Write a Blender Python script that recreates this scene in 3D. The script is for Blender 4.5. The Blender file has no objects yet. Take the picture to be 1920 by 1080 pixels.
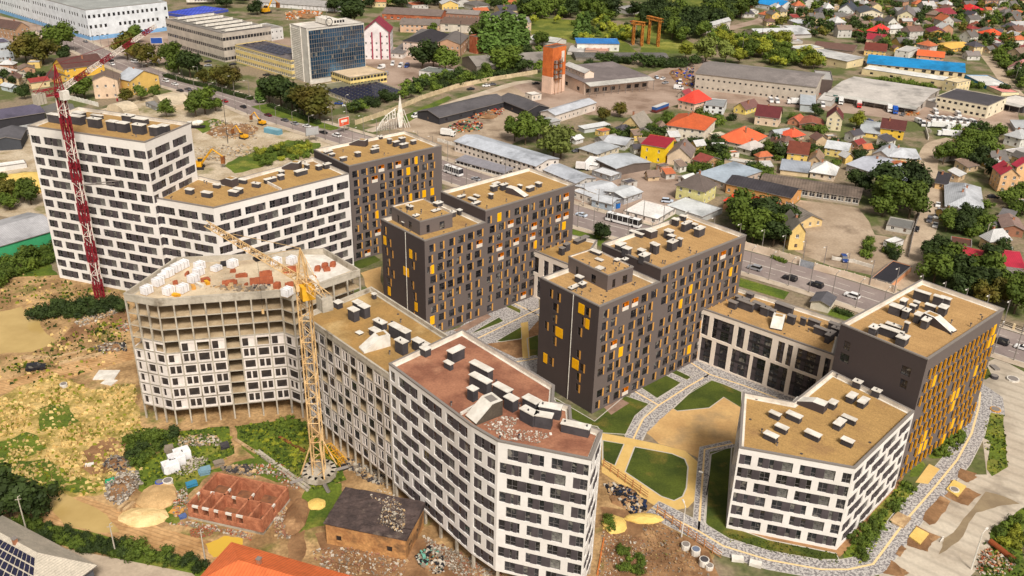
import bpy, math, random
from math import sin, cos, pi, radians, hypot, atan2, sqrt
from mathutils import Vector, Matrix
from mathutils.geometry import tessellate_polygon

# ---------------------------------------------------------------- camera, sky, sun, exposure
SC = bpy.context.scene
COL = SC.collection
CAM_H, FOC = 125.0, 1700.0
PITCH, ROLL = radians(25.9), radians(1.5)
FW = Vector((0, cos(PITCH), -sin(PITCH)))
_r = Vector((1, 0, 0)); _u = _r.cross(FW)
RT = _r * cos(ROLL) + _u * sin(ROLL)
UP = -_r * sin(ROLL) + _u * cos(ROLL)
cd = bpy.data.cameras.new('camera'); cam = bpy.data.objects.new('camera', cd); COL.objects.link(cam)
cd.sensor_width = 36; cd.lens = 36 * FOC / 1920; cd.clip_start = 1; cd.clip_end = 6000
cam.matrix_world = Matrix(((RT.x, UP.x, -FW.x, 0), (RT.y, UP.y, -FW.y, 0), (RT.z, UP.z, -FW.z, CAM_H), (0, 0, 0, 1)))
SC.camera = cam
CAMP = Vector((0, 0, CAM_H))
SUN_EL, SUN_AZ = radians(48), radians(160)      # azimuth clockwise from +Y
w = bpy.data.worlds.new('World'); SC.world = w; w.use_nodes = True
nt = w.node_tree
sky = nt.nodes.new('ShaderNodeTexSky'); sky.sky_type = 'NISHITA'; sky.sun_disc = False
sky.sun_elevation = SUN_EL; sky.sun_rotation = SUN_AZ; sky.air_density = 1.0; sky.dust_density = 3.5; sky.ozone_density = 0.6
bg = nt.nodes['Background']; bg.inputs[1].default_value = 0.105
tint = nt.nodes.new('ShaderNodeMix'); tint.data_type = 'RGBA'; tint.blend_type = 'MIX'; tint.inputs[0].default_value = 0.9
hs = nt.nodes.new('ShaderNodeRGBToBW'); nt.links.new(sky.outputs[0], hs.inputs[0])
gr = nt.nodes.new('ShaderNodeMix'); gr.data_type = 'RGBA'; gr.blend_type = 'MULTIPLY'; gr.inputs[0].default_value = 1; gr.inputs[7].default_value = (1.0, 0.95, 0.88, 1)
nt.links.new(hs.outputs[0], gr.inputs[6]); nt.links.new(sky.outputs[0], tint.inputs[6]); nt.links.new(gr.outputs[2], tint.inputs[7])   # thin overcast: most of the blue gone
nt.links.new(tint.outputs[2], bg.inputs[0])
sl = bpy.data.lights.new('sun', 'SUN'); sl.energy = 2.5; sl.angle = radians(12); sl.color = (1, 0.945, 0.87)
so = bpy.data.objects.new('sun', sl); COL.objects.link(so)
sd = Vector((sin(SUN_AZ) * cos(SUN_EL), cos(SUN_AZ) * cos(SUN_EL), sin(SUN_EL)))
so.rotation_euler = sd.to_track_quat('Z', 'Y').to_euler(); so.location = (0, 0, 400)
SC.view_settings.view_transform = 'Standard'; SC.view_settings.look = 'None'
SC.view_settings.exposure = 0.48; SC.view_settings.gamma = 1

# ---------------------------------------------------------------- picture point -> place on the ground (or at height z)
def G(x, y, z=0.0):
    d = RT * ((x - 960) / FOC) - UP * ((y - 540) / FOC) + FW
    return CAMP + d * ((z - CAM_H) / d.z)
def proj(p):
    v = Vector(p) - CAMP; d = v.dot(FW)
    return 960 + FOC * v.dot(RT) / d, 540 - FOC * v.dot(UP) / d
def hgt(ex, ey, by):
    lo, hi = 0.0, 60.0                              # height of a point seen at (ex, ey) whose foot is seen at y = by
    for _ in range(40):
        m = (lo + hi) / 2; g = G(ex, ey, m)
        if proj((g.x, g.y, 0))[1] < by: lo = m
        else: hi = m
    return lo
OFF = {i: (480 * (i % 4), 270 * (i // 4)) for i in range(16)}
def c(k, x, y): return OFF[k][0] + x / 4, OFF[k][1] + y / 4

# ---------------------------------------------------------------- materials
def lin(v):
    v /= 255.0
    return v / 12.92 if v <= 0.04045 else ((v + 0.055) / 1.055) ** 2.4
def rgb(t): return (lin(t[0]), lin(t[1]), lin(t[2]), 1)
MATS = {}
def mat(key, c1, c2=None, s=0.3, fine=4.0, amt=0.25, rough=0.85, bump=0.0, wave=None, metal=0.0, rnd=0.0, c3=None, s3=0.05, spec=0.3, hard=False, mh=0.12, world=False):
    """c1/c2 blotches at scale s, c3 larger patches, fine grain; wave = (scale, axis angle, depth) for seams; rnd = per object value change"""
    if key in MATS: return MATS[key]
    m = bpy.data.materials.new(key); m.use_nodes = True; n = m.node_tree.nodes; L = m.node_tree.links
    b = n['Principled BSDF']; b.inputs['Roughness'].default_value = rough; b.inputs['Metallic'].default_value = metal
    b.inputs['Specular IOR Level'].default_value = spec
    tc = n.new('ShaderNodeTexCoord'); co = n.new('ShaderNodeNewGeometry').outputs['Position'] if world else tc.outputs['Object']
    def noise(sc, det=3):
        t = n.new('ShaderNodeTexNoise'); t.inputs['Scale'].default_value = sc; t.inputs['Detail'].default_value = det; t.inputs['Roughness'].default_value = 0.6
        L.new(co, t.inputs['Vector']); return t.outputs['Fac']
    def mixc(f, a, bb):
        x = n.new('ShaderNodeMix'); x.data_type = 'RGBA'
        L.new(f, x.inputs[0]) if not isinstance(f, float) else setattr(x.inputs[0], 'default_value', f)
        for i, v in ((6, a), (7, bb)):
            if isinstance(v, tuple): x.inputs[i].default_value = v
            else: L.new(v, x.inputs[i])
        return x
    def ramp(f, lo, hi):
        r = n.new('ShaderNodeMapRange'); r.inputs[1].default_value = lo; r.inputs[2].default_value = hi; L.new(f, r.inputs[0]); return r.outputs[0]
    col = rgb(c1)
    if c2:
        f = ramp(noise(s, 4), 0.5 - mh, 0.5 + mh); col = mixc(f, rgb(c1), rgb(c2)).outputs[2]
    if c3:
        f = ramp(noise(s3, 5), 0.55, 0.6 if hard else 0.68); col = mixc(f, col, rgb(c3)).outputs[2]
    h = None
    if amt:
        fn = noise(fine, 2); h = fn
        v = n.new('ShaderNodeMapRange'); v.inputs[1].default_value = 0.3; v.inputs[2].default_value = 0.7; v.inputs[3].default_value = 1 - amt; v.inputs[4].default_value = 1 + amt
        L.new(fn, v.inputs[0])
        x = mixc(1.0, col, v.outputs[0]); x.blend_type = 'MULTIPLY'; col = x.outputs[2]
    if wave:
        wt = n.new('ShaderNodeTexWave'); wt.inputs['Scale'].default_value = wave[0]; wt.inputs['Distortion'].default_value = wave[3] if len(wave) > 3 else 0
        mp = n.new('ShaderNodeMapping'); mp.inputs['Rotation'].default_value = (0, 0, -radians(wave[1])); L.new(co, mp.inputs['Vector']); L.new(mp.outputs[0], wt.inputs['Vector'])
        v = n.new('ShaderNodeMapRange'); v.inputs[1].default_value = 0.0; v.inputs[2].default_value = 0.35; v.inputs[3].default_value = 1 - wave[2]; v.inputs[4].default_value = 1
        L.new(wt.outputs['Fac'], v.inputs[0])
        x = mixc(1.0, col, v.outputs[0]); x.blend_type = 'MULTIPLY'; col = x.outputs[2]
    if rnd:
        oi = n.new('ShaderNodeObjectInfo')
        v = n.new('ShaderNodeMapRange'); v.inputs[3].default_value = 1 - rnd; v.inputs[4].default_value = 1 + rnd; L.new(oi.outputs['Random'], v.inputs[0])
        x = mixc(1.0, col, v.outputs[0]); x.blend_type = 'MULTIPLY'; col = x.outputs[2]
    if isinstance(col, tuple): b.inputs['Base Color'].default_value = col
    else: L.new(col, b.inputs['Base Color'])
    if bump and h is not None:
        bp = n.new('ShaderNodeBump'); bp.inputs['Strength'].default_value = bump; bp.inputs['Distance'].default_value = 0.3
        L.new(h, bp.inputs['Height']); L.new(bp.outputs[0], b.inputs['Normal'])
    MATS[key] = m
    return m
def cm(col, kind='wall', ang=0):
    """plain material kinds in any colour, made once per colour"""
    k = '%s_%d_%d_%d_%d' % (kind, col[0], col[1], col[2], ang if kind in ('seam', 'tile', 'slate') else 0)
    d = tuple(int(v * 0.82) for v in col); l = tuple(min(255, int(v * 1.08)) for v in col)
    if kind == 'wall': return mat(k, col, d, s=0.25, fine=2.5, amt=0.08, mh=0.3)
    if kind == 'seam': return mat(k, col, tuple(int(v * 0.86) for v in col), s=0.12, fine=0.8, amt=0.1, rough=0.55, wave=(0.5, ang, 0.22), mh=0.2, c3=tuple(int(v * 0.72) for v in col), s3=0.09)
    if kind == 'tile': return mat(k, col, d, s=0.35, fine=3, amt=0.16, wave=(0.9, ang, 0.25), mh=0.3)
    if kind == 'slate': return mat(k, col, d, s=0.15, fine=1.2, amt=0.22, wave=(0.28, ang, 0.3), c3=tuple(int(v * 0.7) for v in col), s3=0.12)
    if kind == 'felt': return mat(k, col, d, s=0.07, fine=1.0, amt=0.14, c3=l, s3=0.05, mh=0.25)
    if kind == 'paint': return mat(k, col, None, amt=0, rough=0.3, spec=0.5)
    if kind == 'metal': return mat(k, col, d, s=0.8, fine=4, amt=0.12, rough=0.5)
    return mat(k, col)
glass = mat('window_glass', (26, 27, 32), (50, 50, 54), s=0.45, amt=0.0, rough=0.08, spec=0.6, rnd=0.6, mh=0.1, c3=(104, 100, 94), s3=0.6, hard=True, world=True)  # pale patches painted in as curtains and bright reflections
pane_curtained = mat('window_glass_curtained', (120, 118, 112), (60, 58, 58), s=1.2, amt=0, rough=0.15, spec=0.5, rnd=0.3)  # paler panes with curtains behind them
white_wall = mat('white_render', (234, 229, 224), (214, 206, 198), s=0.06, fine=1.2, amt=0.04, mh=0.3)
cream_wall = mat('cream_render', (240, 226, 210), (222, 206, 190), s=0.06, fine=1.2, amt=0.04, mh=0.3)
panel_grey = mat('grey_panel', (80, 72, 74), (70, 63, 65), s=0.5, amt=0.05, rnd=0.12)
frame_dark = mat('dark_frame', (46, 42, 44), amt=0, rough=0.5)
frame_mid = mat('grey_window_frame', (112, 106, 105), amt=0, rough=0.5)
frame_white = mat('white_frame', (215, 212, 206), amt=0, rough=0.5)
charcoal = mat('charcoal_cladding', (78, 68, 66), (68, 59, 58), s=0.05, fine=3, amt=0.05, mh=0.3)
charcoal_lit = mat('lit_charcoal_cladding', (108, 97, 93), (97, 87, 83), s=0.05, fine=3, amt=0.05, mh=0.3)  # same cladding as charcoal, with the sunlit side's brightness put into it
tan = mat('tan_reveal', (206, 150, 74), amt=0, rough=0.6)
yellow = mat('yellow_panel_paint', (250, 186, 14), (236, 170, 10), s=0.6, amt=0.04, rough=0.5)
orange = mat('orange_balcony_paint', (232, 138, 20), (214, 120, 16), s=0.6, amt=0.05, rough=0.5)
roof_tan = mat('tan_gravel_roof', (178, 142, 88), (160, 126, 78), s=0.12, fine=3.0, amt=0.2, c3=(150, 116, 76), s3=0.11, bump=0.3, mh=0.2, wave=(0.16, 47, .07))
roof_tan2 = mat('pale_gravel_roof', (184, 146, 96), (166, 130, 84), s=0.2, fine=3.0, amt=0.2, c3=(158, 128, 88), s3=0.13, bump=0.3, mh=0.2, wave=(0.16, 47, .07))
roof_old = mat('worn_tan_roof', (170, 132, 78), (140, 112, 68), s=0.1, fine=2.5, amt=0.14, c3=(190, 160, 110), s3=0.07, mh=0.15)
roof_red = mat('red_screed_roof', (160, 110, 84), (132, 86, 66), s=0.12, fine=2.5, amt=0.16, c3=(182, 134, 104), s3=0.09, mh=0.08)
cap_grey = mat('grey_coping', (128, 120, 114), amt=0.05)
cap_white = mat('white_coping', (224, 218, 208), (200, 192, 180), s=0.5, amt=0.06)
inner_white = mat('white_parapet_coat', (222, 214, 202), (196, 186, 172), s=0.3, amt=0.06)
shaft_dark = mat('dark_shaft', (74, 70, 72), (60, 57, 59), s=0.4, amt=0.08, rnd=0.12)
concrete = mat('raw_concrete', (190, 180, 164), (160, 150, 134), s=0.25, fine=2, amt=0.14, c3=(120, 108, 92), s3=0.18, mh=0.2)
concrete_panel = mat('pale_panel', (224, 214, 206), (202, 190, 180), s=0.2, fine=2, amt=0.08, rnd=0.06, mh=0.2)
concrete_dk = mat('shade_toned_concrete', (96, 86, 74), (66, 58, 50), s=0.2, fine=2, amt=0.15, mh=0.2)  # raw concrete with the shade of deep interiors put into its colour
brick = mat('red_brick', (172, 98, 66), (146, 78, 52), s=0.5, fine=4, amt=0.2, c3=(190, 124, 88), s3=0.2, wave=(1.6, 0, 0.12))
rust = mat('rusty_steel', (150, 96, 48), (104, 60, 34), s=0.6, amt=0.2)

# ---------------------------------------------------------------- meshes
class MB:
    def __init__(s): s.v = []; s.f = []; s.m = []; s.ml = []
    def mi(s, m):
        if m not in s.ml: s.ml.append(m)
        return s.ml.index(m)
    def face(s, pts, m):
        i = len(s.v); s.v += [tuple(p) for p in pts]; s.f.append(tuple(range(i, i + len(pts)))); s.m.append(s.mi(m))
    def box(s, cx, cy, z0, z1, lx, ly, ang=0, m=None, top=None, rot=None):
        ca, sa = cos(ang), sin(ang)
        q = [(cx + ca * a * lx / 2 - sa * b * ly / 2, cy + sa * a * lx / 2 + ca * b * ly / 2) for a, b in ((-1, -1), (1, -1), (1, 1), (-1, 1))]
        s.prism(q, z0, z1, m, top)
    def prism(s, q, z0, z1, m, top=None, bottom=True):
        n = len(q)
        if n > 2 and area(q) < 0: q = list(reversed(q))
        for i in range(n):
            a, b = q[i], q[(i + 1) % n]
            s.face([(a[0], a[1], z0), (b[0], b[1], z0), (b[0], b[1], z1), (a[0], a[1], z1)], m)
        s.poly(q, z1, top or m)
        if bottom: s.poly(q, z0, m, True)
    def poly(s, q, z, m, flip=False):
        pts = [Vector((a[0], a[1], 0)) for a in q]
        if len(q) <= 4 and convex(q):
            if area(q) < 0: q = list(reversed(q))
            if flip: q = list(reversed(q))
            s.face([(a[0], a[1], z) for a in q], m); return
        for t in tessellate_polygon([pts]):
            tri = [q[i] for i in t]
            if area(tri) < 0: tri.reverse()
            if flip: tri.reverse()
            s.face([(a[0], a[1], z) for a in tri], m)
    def bar(s, a, b, r, m, n=4, r2=None):
        a, b = Vector(a), Vector(b); d = b - a
        if d.length < 1e-6: return
        d.normalize(); x = d.orthogonal().normalized(); y = d.cross(x); r2 = r if r2 is None else r2
        A = [a + (x * cos(2 * pi * (i + .5) / n) + y * sin(2 * pi * (i + .5) / n)) * r for i in range(n)]
        B = [b + (x * cos(2 * pi * (i + .5) / n) + y * sin(2 * pi * (i + .5) / n)) * r2 for i in range(n)]
        for i in range(n): s.face([A[i], A[(i + 1) % n], B[(i + 1) % n], B[i]], m)
        s.face(list(reversed(A)), m); s.face(B, m)
    def blob(s, cx, cy, cz, rx, ry, rz, m, rnd, n=7, k=4, j=0.25, ang=0):
        """half-buried lumpy mound"""
        rings = []
        for a in range(k + 1):
            t = a / k * pi / 2; row = []
            for i in range(n):
                u = 2 * pi * i / n; q = 1 + rnd.uniform(-j, j) * (a < k)
                X, Y = rx * cos(t) * cos(u) * q, ry * cos(t) * sin(u) * q
                row.append((cx + X * cos(ang) - Y * sin(ang), cy + X * sin(ang) + Y * cos(ang), cz + rz * sin(t) * (1 + rnd.uniform(-j, j) * .6 * (a > 0))))
            rings.append(row)
        for a in range(k):
            for i in range(n): s.face([rings[a][i], rings[a][(i + 1) % n], rings[a + 1][(i + 1) % n], rings[a + 1][i]], m)
    def mesh(s, name, off=None):
        me = bpy.data.meshes.new(name)
        v = s.v if off is None else [(a[0] - off[0], a[1] - off[1], a[2] - off[2]) for a in s.v]
        me.from_pydata(v, [], s.f); [me.materials.append(m) for m in s.ml]
        me.polygons.foreach_set('material_index', s.m); me.update(); return me
    def build(s, name, parent=None):
        off = wloc(parent) if parent else None
        o = bpy.data.objects.new(name, s.mesh(name, off)); COL.objects.link(o)
        if parent: o.parent = parent
        return o
def area(q): return sum(q[i][0] * q[(i + 1) % len(q)][1] - q[(i + 1) % len(q)][0] * q[i][1] for i in range(len(q))) / 2
def convex(q):
    n = len(q); s = 0
    for i in range(n):
        a, b, d = q[i], q[(i + 1) % n], q[(i + 2) % n]
        cr = (b[0] - a[0]) * (d[1] - b[1]) - (b[1] - a[1]) * (d[0] - b[0])
        if cr * s < 0: return False
        s = cr or s
    return True
def inset(q, d):
    n = len(q); out = []                            # q counter-clockwise
    for i in range(n):
        a, b, e = Vector(q[i - 1]), Vector(q[i]), Vector(q[(i + 1) % n])
        u, v = (b - a).normalized(), (e - b).normalized(); n1, n2 = Vector((-u.y, u.x)), Vector((-v.y, v.x))
        k = 1 + n1.dot(n2); out.append(b + (n1 + n2) * (d / max(k, 0.3)))
    return [(p.x, p.y) for p in out]
def ccw(q): q = [(p[0], p[1]) for p in q]; return q if area(q) > 0 else q[::-1]
def wloc(o):
    p = Vector((0, 0, 0))
    while o: p = p + Vector(o.location); o = o.parent
    return p
LAND = []                                           # (x, y, short phrase) of named landmarks used to say where things stand
USED = {}
def tag(o, label, cat, group=None, kind=None):
    if label: o['label'] = label
    if cat: o['category'] = cat
    if group: o['group'] = group
    if kind: o['kind'] = kind
    return o
def thing(name, label, cat, loc, rz=0, group=None, short=None):
    o = bpy.data.objects.new(name, None); COL.objects.link(o); o.empty_display_size = 1
    o.location = (loc[0], loc[1], loc[2] if len(loc) > 2 else 0); o.rotation_euler = (0, 0, rz)
    tag(o, label, cat, group)
    if short: LAND.append((loc[0], loc[1], short))
    return o
def put(name, me, parent, loc=(0, 0, 0), rz=0, sc=None):
    o = bpy.data.objects.new(name, me); COL.objects.link(o); o.parent = parent
    o.location = loc; o.rotation_euler = (0, 0, rz)
    if sc: o.scale = sc
    return o
def struct(name, mb): o = mb.build(name); o['kind'] = 'structure'; return o
def copy_tree(root, loc, rz, sc=1.0, label=None, group=None, cat=None):
    r = root.copy(); COL.objects.link(r); r.location = loc; r.rotation_euler = (0, 0, rz); r.scale = (sc, sc, sc) if not isinstance(sc, tuple) else sc
    if label: r['label'] = label
    if group: r['group'] = group
    for ch in list(root.children):
        k = ch.copy(); COL.objects.link(k); k.parent = r
        for g in list(ch.children):
            h = g.copy(); COL.objects.link(h); h.parent = k
    return r
def inside(p, q):
    r = False; n = len(q)
    for i in range(n):
        a, b = q[i], q[(i + 1) % n]
        if (a[1] > p[1]) != (b[1] > p[1]) and p[0] < (b[0] - a[0]) * (p[1] - a[1]) / (b[1] - a[1]) + a[0]: r = not r
    return r
# ---------------------------------------------------------------- windows, shared meshes (x along the wall, -y outwards)
WM = {}
def bx(mb, x0, x1, y0, y1, z0, z1, m): mb.prism([(x0, y0), (x1, y0), (x1, y1), (x0, y1)], z0, z1, m)
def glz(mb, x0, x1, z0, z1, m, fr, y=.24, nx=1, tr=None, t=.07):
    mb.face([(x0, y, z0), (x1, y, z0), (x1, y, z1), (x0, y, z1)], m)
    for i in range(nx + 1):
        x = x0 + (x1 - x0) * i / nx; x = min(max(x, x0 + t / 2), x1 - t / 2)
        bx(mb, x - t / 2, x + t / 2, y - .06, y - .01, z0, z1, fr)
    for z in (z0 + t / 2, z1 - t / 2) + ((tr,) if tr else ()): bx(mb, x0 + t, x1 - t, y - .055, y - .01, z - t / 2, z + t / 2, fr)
def wmesh(kind, w, h):
    w, h = round(w, 1), round(h, 1); k = (kind, w, h)
    if k in WM: return WM[k]
    b = MB()
    if kind in ('band', 'bandr'):
        fr = [(.30, 'g'), (.24, 'p'), (.14, 'g'), (.18, 'p'), (.14, 'g')] if w > 3.5 else [(.55, 'g'), (.45, 'p')] if w > 1.8 else [(1, 'g')]
        if kind == 'bandr': fr = fr[::-1]
        x = 0; fm = frame_mid
        for q, t in fr:
            x1 = x + q * w
            if t == 'p': bx(b, x, x1, .1, .2, 0, h, panel_grey)
            else: glz(b, x, x1, 0, h, glass if random.Random(x + w).random() < .8 else pane_curtained, fm, .26, max(1, round((x1 - x) / .9)), h * .35)
            x = x1
    elif kind == 'dark':
        glz(b, 0, w, 0, h, glass, frame_dark, .24, 2 if w > 1.5 else 1, h * .36); bx(b, w, w + .48, -.04, .02, -.1, h + .1, tan)
    elif kind == 'louver':
        glz(b, 0, w, 0, h, glass, frame_dark, .2, 1); bx(b, w, w + .24, -.3, .05, -.15, h + .15, yellow_fin)
    elif kind == 'yellow': bx(b, 0, w, -.1, 0.02, 0, h, yellow)
    elif kind == 'balcony':
        bx(b, 0, w, .9, 1.0, 0, h, orange); bx(b, 0, .06, 0, .9, 0, h, orange); bx(b, w - .06, w, 0, .9, 0, h, orange)
        bx(b, .06, w - .06, 0, .9, 0, .08, cap_grey); bx(b, .06, w - .06, 0, .9, h - .06, h, orange); bx(b, .06, w - .06, -.06, 0, -.1, .95, inner_white)
        bx(b, w * .2, w * .7, .8, .88, .08, 2.1, glass)
    elif kind == 'rail':
        glz(b, 0, w, 0, h, glass, frame_dark, .3, 2, h * .4); bx(b, w, w + .38, -.04, .02, -.05, h + .05, tan)
        for i in range(int(w / .3) + 1): bx(b, i * .3, i * .3 + .05, -.1, -.06, 0, 1.0, frame_dark)
        bx(b, 0, w, -.12, -.04, 1.0, 1.05, frame_dark)
    elif kind == 'curtain':
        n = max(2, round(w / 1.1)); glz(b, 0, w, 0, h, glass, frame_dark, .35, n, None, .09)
        for i in (1, 2, 3): bx(b, 0, w, .2, .3, h * i / 4 - .3 * (i == 2), h * i / 4 + .1 + .3 * (i == 2), frame_dark)
        for i in range(n):
            if (i * 7 + n) % 3 == 0: bx(b, w * i / n, w * (i + 1) / n, .22, .32, 0, h, panel_grey)
    elif kind == 'white':
        glz(b, 0, w, 0, h, glass, frame_white, .16, 2 if w > .9 else 1, h * .62 if h > 1.4 else None, .1); bx(b, -.1, w + .1, -.12, .02, -.1, 0, frame_white)
    elif kind == 'brown':
        glz(b, 0, w, 0, h, glass, frame_dark, .16, 2 if w > .9 else 1, h * .4, .1)
    elif kind == 'two':                              # the grey frames of the half-built block
        glz(b, 0, w, 0, h, glass, frame_dark, .2, 2, h * .35, .1)
    elif kind == 'void': b.face([(0, .3, 0), (w, .3, 0), (w, .3, h), (0, .3, h)], void_shade)
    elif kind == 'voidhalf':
        b.face([(0, .35, 0), (w, .35, 0), (w, .35, h), (0, .35, h)], void_shade); bx(b, w * .5, w, .2, .3, 0, h, concrete_panel)
    elif kind == 'door': bx(b, 0, w, .02, .12, 0, h, cm((96, 78, 66), 'paint')); bx(b, w * .8, w * .9, -.05, .02, h * .45, h * .55, frame_white)
    WM[k] = b.mesh('window_' + kind); return WM[k]
yellow_fin = mat('amber_fin', (224, 158, 26), (200, 136, 30), s=0.6, amt=0.05, rough=0.5)
void_shade = mat('painted_interior_shade', (44, 38, 36), (70, 60, 52), s=0.4, amt=0.1)  # interior shade painted on flat sheets behind the openings
PN = {'yellow': 'yellow_panel', 'balcony': 'balcony', 'door': 'door'}
DEPTH = {'balcony': 1.0, 'curtain': .35, 'void': .3, 'voidhalf': .35, 'open': .35}

class Wall:
    """collects one building's outer wall with real openings and the windows that fill them"""
    def __init__(s, root): s.root = root; s.wins = []; s.mb = MB()
    def side(s, p, q, z0, z1, rows, m, mb=None):
        """wall from p to q (outside on the right-hand side going p -> q of a counter-clockwise plan); rows = [(za, zb, [(u0, u1, kind)])]"""
        mb = mb or s.mb; p, q = Vector(p).to_2d(), Vector(q).to_2d(); L = (q - p).length; e = (q - p) / L; nrm = Vector((e.y, -e.x))
        def P(u, z, d=0): v = p + e * u - nrm * d; return (v.x, v.y, z)
        def quad(u0, u1, a, b):
            if u1 - u0 > .005 and b - a > .005: mb.face([P(u0, a), P(u1, a), P(u1, b), P(u0, b)], m)
        z = z0
        for za, zb, ws in sorted(rows, key=lambda r: r[0]):
            ws = sorted([t for t in ws if t[1] - t[0] > .15], key=lambda t: t[0])
            flat = [t for t in ws if t[2] == 'yellow']; ws = [t for t in ws if t[2] != 'yellow']
            quad(0, L, z, za); u = 0
            for u0, u1, k in ws:
                quad(u, u0, za, zb); u = u1; d = DEPTH.get(k, .28)
                if k != 'balcony':
                    mb.face([P(u0, za), P(u0, za, d), P(u0, zb, d), P(u0, zb)], m); mb.face([P(u1, za, d), P(u1, za), P(u1, zb), P(u1, zb, d)], m)
                    mb.face([P(u0, za), P(u1, za), P(u1, za, d), P(u0, za, d)], m); mb.face([P(u0, zb, d), P(u1, zb, d), P(u1, zb), P(u0, zb)], m)
                if k != 'open': s.wins.append((P(u0, za), atan2(e.y, e.x), k, u1 - u0, zb - za, nrm))
            quad(u, L, za, zb); z = zb
            for u0, u1, k in flat: s.wins.append((P(u0, za - .25), atan2(e.y, e.x), k, u1 - u0, zb - za + .5, nrm))
        quad(0, L, z, z1)
    def finish(s, name='wall', cap=100, back='window_band'):
        o = s.mb.build(name, s.root); off = wloc(s.root); sc = []
        for i, wn in enumerate(s.wins):
            v = CAMP - Vector(wn[0]); d = v.length; fc = v.normalized().dot(Vector((wn[5].x, wn[5].y, 0)))
            x, y = proj(wn[0]); vis = -60 < x < 1980 and -60 < y < 1140
            sc.append(((fc > 0 and vis) * wn[3] * wn[4] * fc / d / d, i))
        sc.sort(reverse=True); rest = MB()
        for r, (v, i) in enumerate(sc):
            P, a, k, ww, hh, nr = s.wins[i]
            if r < cap and v > 0:
                put(PN.get(k, 'window'), wmesh(k, ww, hh), s.root, Vector(P) - off, a)
            else:
                me = wmesh(k, ww, hh); R = Matrix.Translation(P) @ Matrix.Rotation(a, 4, 'Z')
                for pl in me.polygons: rest.face([R @ me.vertices[j].co for j in pl.vertices], me.materials[pl.material_index])
        if rest.f: tag(rest.build(back, s.root), None, None, kind='stuff')
        return o

def rect(A, B, C, z, k=None):
    """picture points of three corners at height z: A-B one side (B nearest), C beyond B -> plan rectangle, counter-clockwise, starting with A, B"""
    if k is not None: A, B, C = c(k, *A), c(k, *B), c(k, *C)
    a, b, d = [G(p[0], p[1], z).to_2d() for p in (A, B, C)]
    e = (b - a).normalized(); n = Vector((-e.y, e.x)); t = (d - b).dot(n)
    return [tuple(a), tuple(b), tuple(b + n * t), tuple(a + n * t)]
def roof_slab(root, q, z, m, drop=.9, cap=cap_grey, inner=inner_white, w=.45, bits=True):
    q = ccw(q); i1 = inset(q, w); o1 = inset(q, -.06); n = len(q)
    b = MB()
    for i in range(n):
        j = (i + 1) % n
        b.face([(*o1[i], z), (*o1[j], z), (*i1[j], z), (*i1[i], z)], cap)
        b.face([(*o1[j], z), (*o1[i], z), (*o1[i], z - .3), (*o1[j], z - .3)][::-1] if False else [(*o1[i], z - .3), (*o1[j], z - .3), (*o1[j], z), (*o1[i], z)], cap)
        b.face([(*i1[j], z - drop), (*i1[i], z - drop), (*i1[i], z), (*i1[j], z)], inner)
        i2 = inset(q, w + .5); b.face([(*i1[i], z - drop + .02), (*i1[j], z - drop + .02), (*i2[j], z - drop + .02), (*i2[i], z - drop + .02)], inner) if drop > .8 else None
    b.build('parapet', root)
    r = MB(); r.poly(i1, z - drop, m); return r.build('roof', root)
def shafts(root, lst, z, ang, k=None, capm=cap_white, body=shaft_dark):
    """ventilation shafts: (x, y) centre of the top in the picture, size along ang, size across, height"""
    off = wloc(root)
    for t in lst:
        x, y, la, lb, h = t[:5]
        if k is not None: x, y = c(k, x, y)
        g = G(x, y, z + h); a = ang + (radians(t[5]) if len(t) > 5 else 0)
        b = MB(); b.box(g.x, g.y, z - .05, z + h - .15, la, lb, a, body); o = b.build('ventilation_shaft', root)
        b = MB(); b.box(g.x, g.y, z + h - .15, z + h, la + .3, lb + .3, a, capm)
        for i in range(int(la)):
            if (i * 3 + int(x)) % 4 == 0: b.bar((g.x + (i - la / 2 + .5) * cos(a), g.y + (i - la / 2 + .5) * sin(a), z + h), (g.x + (i - la / 2 + .5) * cos(a), g.y + (i - la / 2 + .5) * sin(a), z + h + .35), .15, shaft_dark, 6)
        b.build('cap', o)
def wedge(root, p, q, wd, z, h, m=charcoal, top=roof_tan):
    """stair hatch: high at p, sloping down to q (picture points on the top edge)"""
    a, b = G(*p, z + h).to_2d(), G(*q, z + .4).to_2d(); e = (b - a).normalized(); n = Vector((-e.y, e.x)) * wd / 2; L = (b - a).length
    prof = [(0, 0), (0, h), (L * .38, h), (L, .4), (L, 0)]; mb = MB()
    S = lambda s, t: [(*(a + e * u + n * t), z + v - .02) for u, v in prof]
    l, r = S(0, 1), S(0, -1)
    mb.face(l[::-1] if True else l, m); mb.face(r, m)
    for i in range(4):
        mb.face([r[i], l[i], l[i + 1], r[i + 1]][::-1], m if i in (0, 3) else cap_white)
    if h > 2: # sunk strip on the slope
        sl2 = [(*(a + e * u + n * t), z + v + .06) for u, v, t in ((.6, h, .6), (L * .38, h, .6), (L * .38, h, -.6), (.6, h, -.6))]
        mb.face(sl2[::-1], top)
    mb.build('stair_hatch', root)

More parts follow.
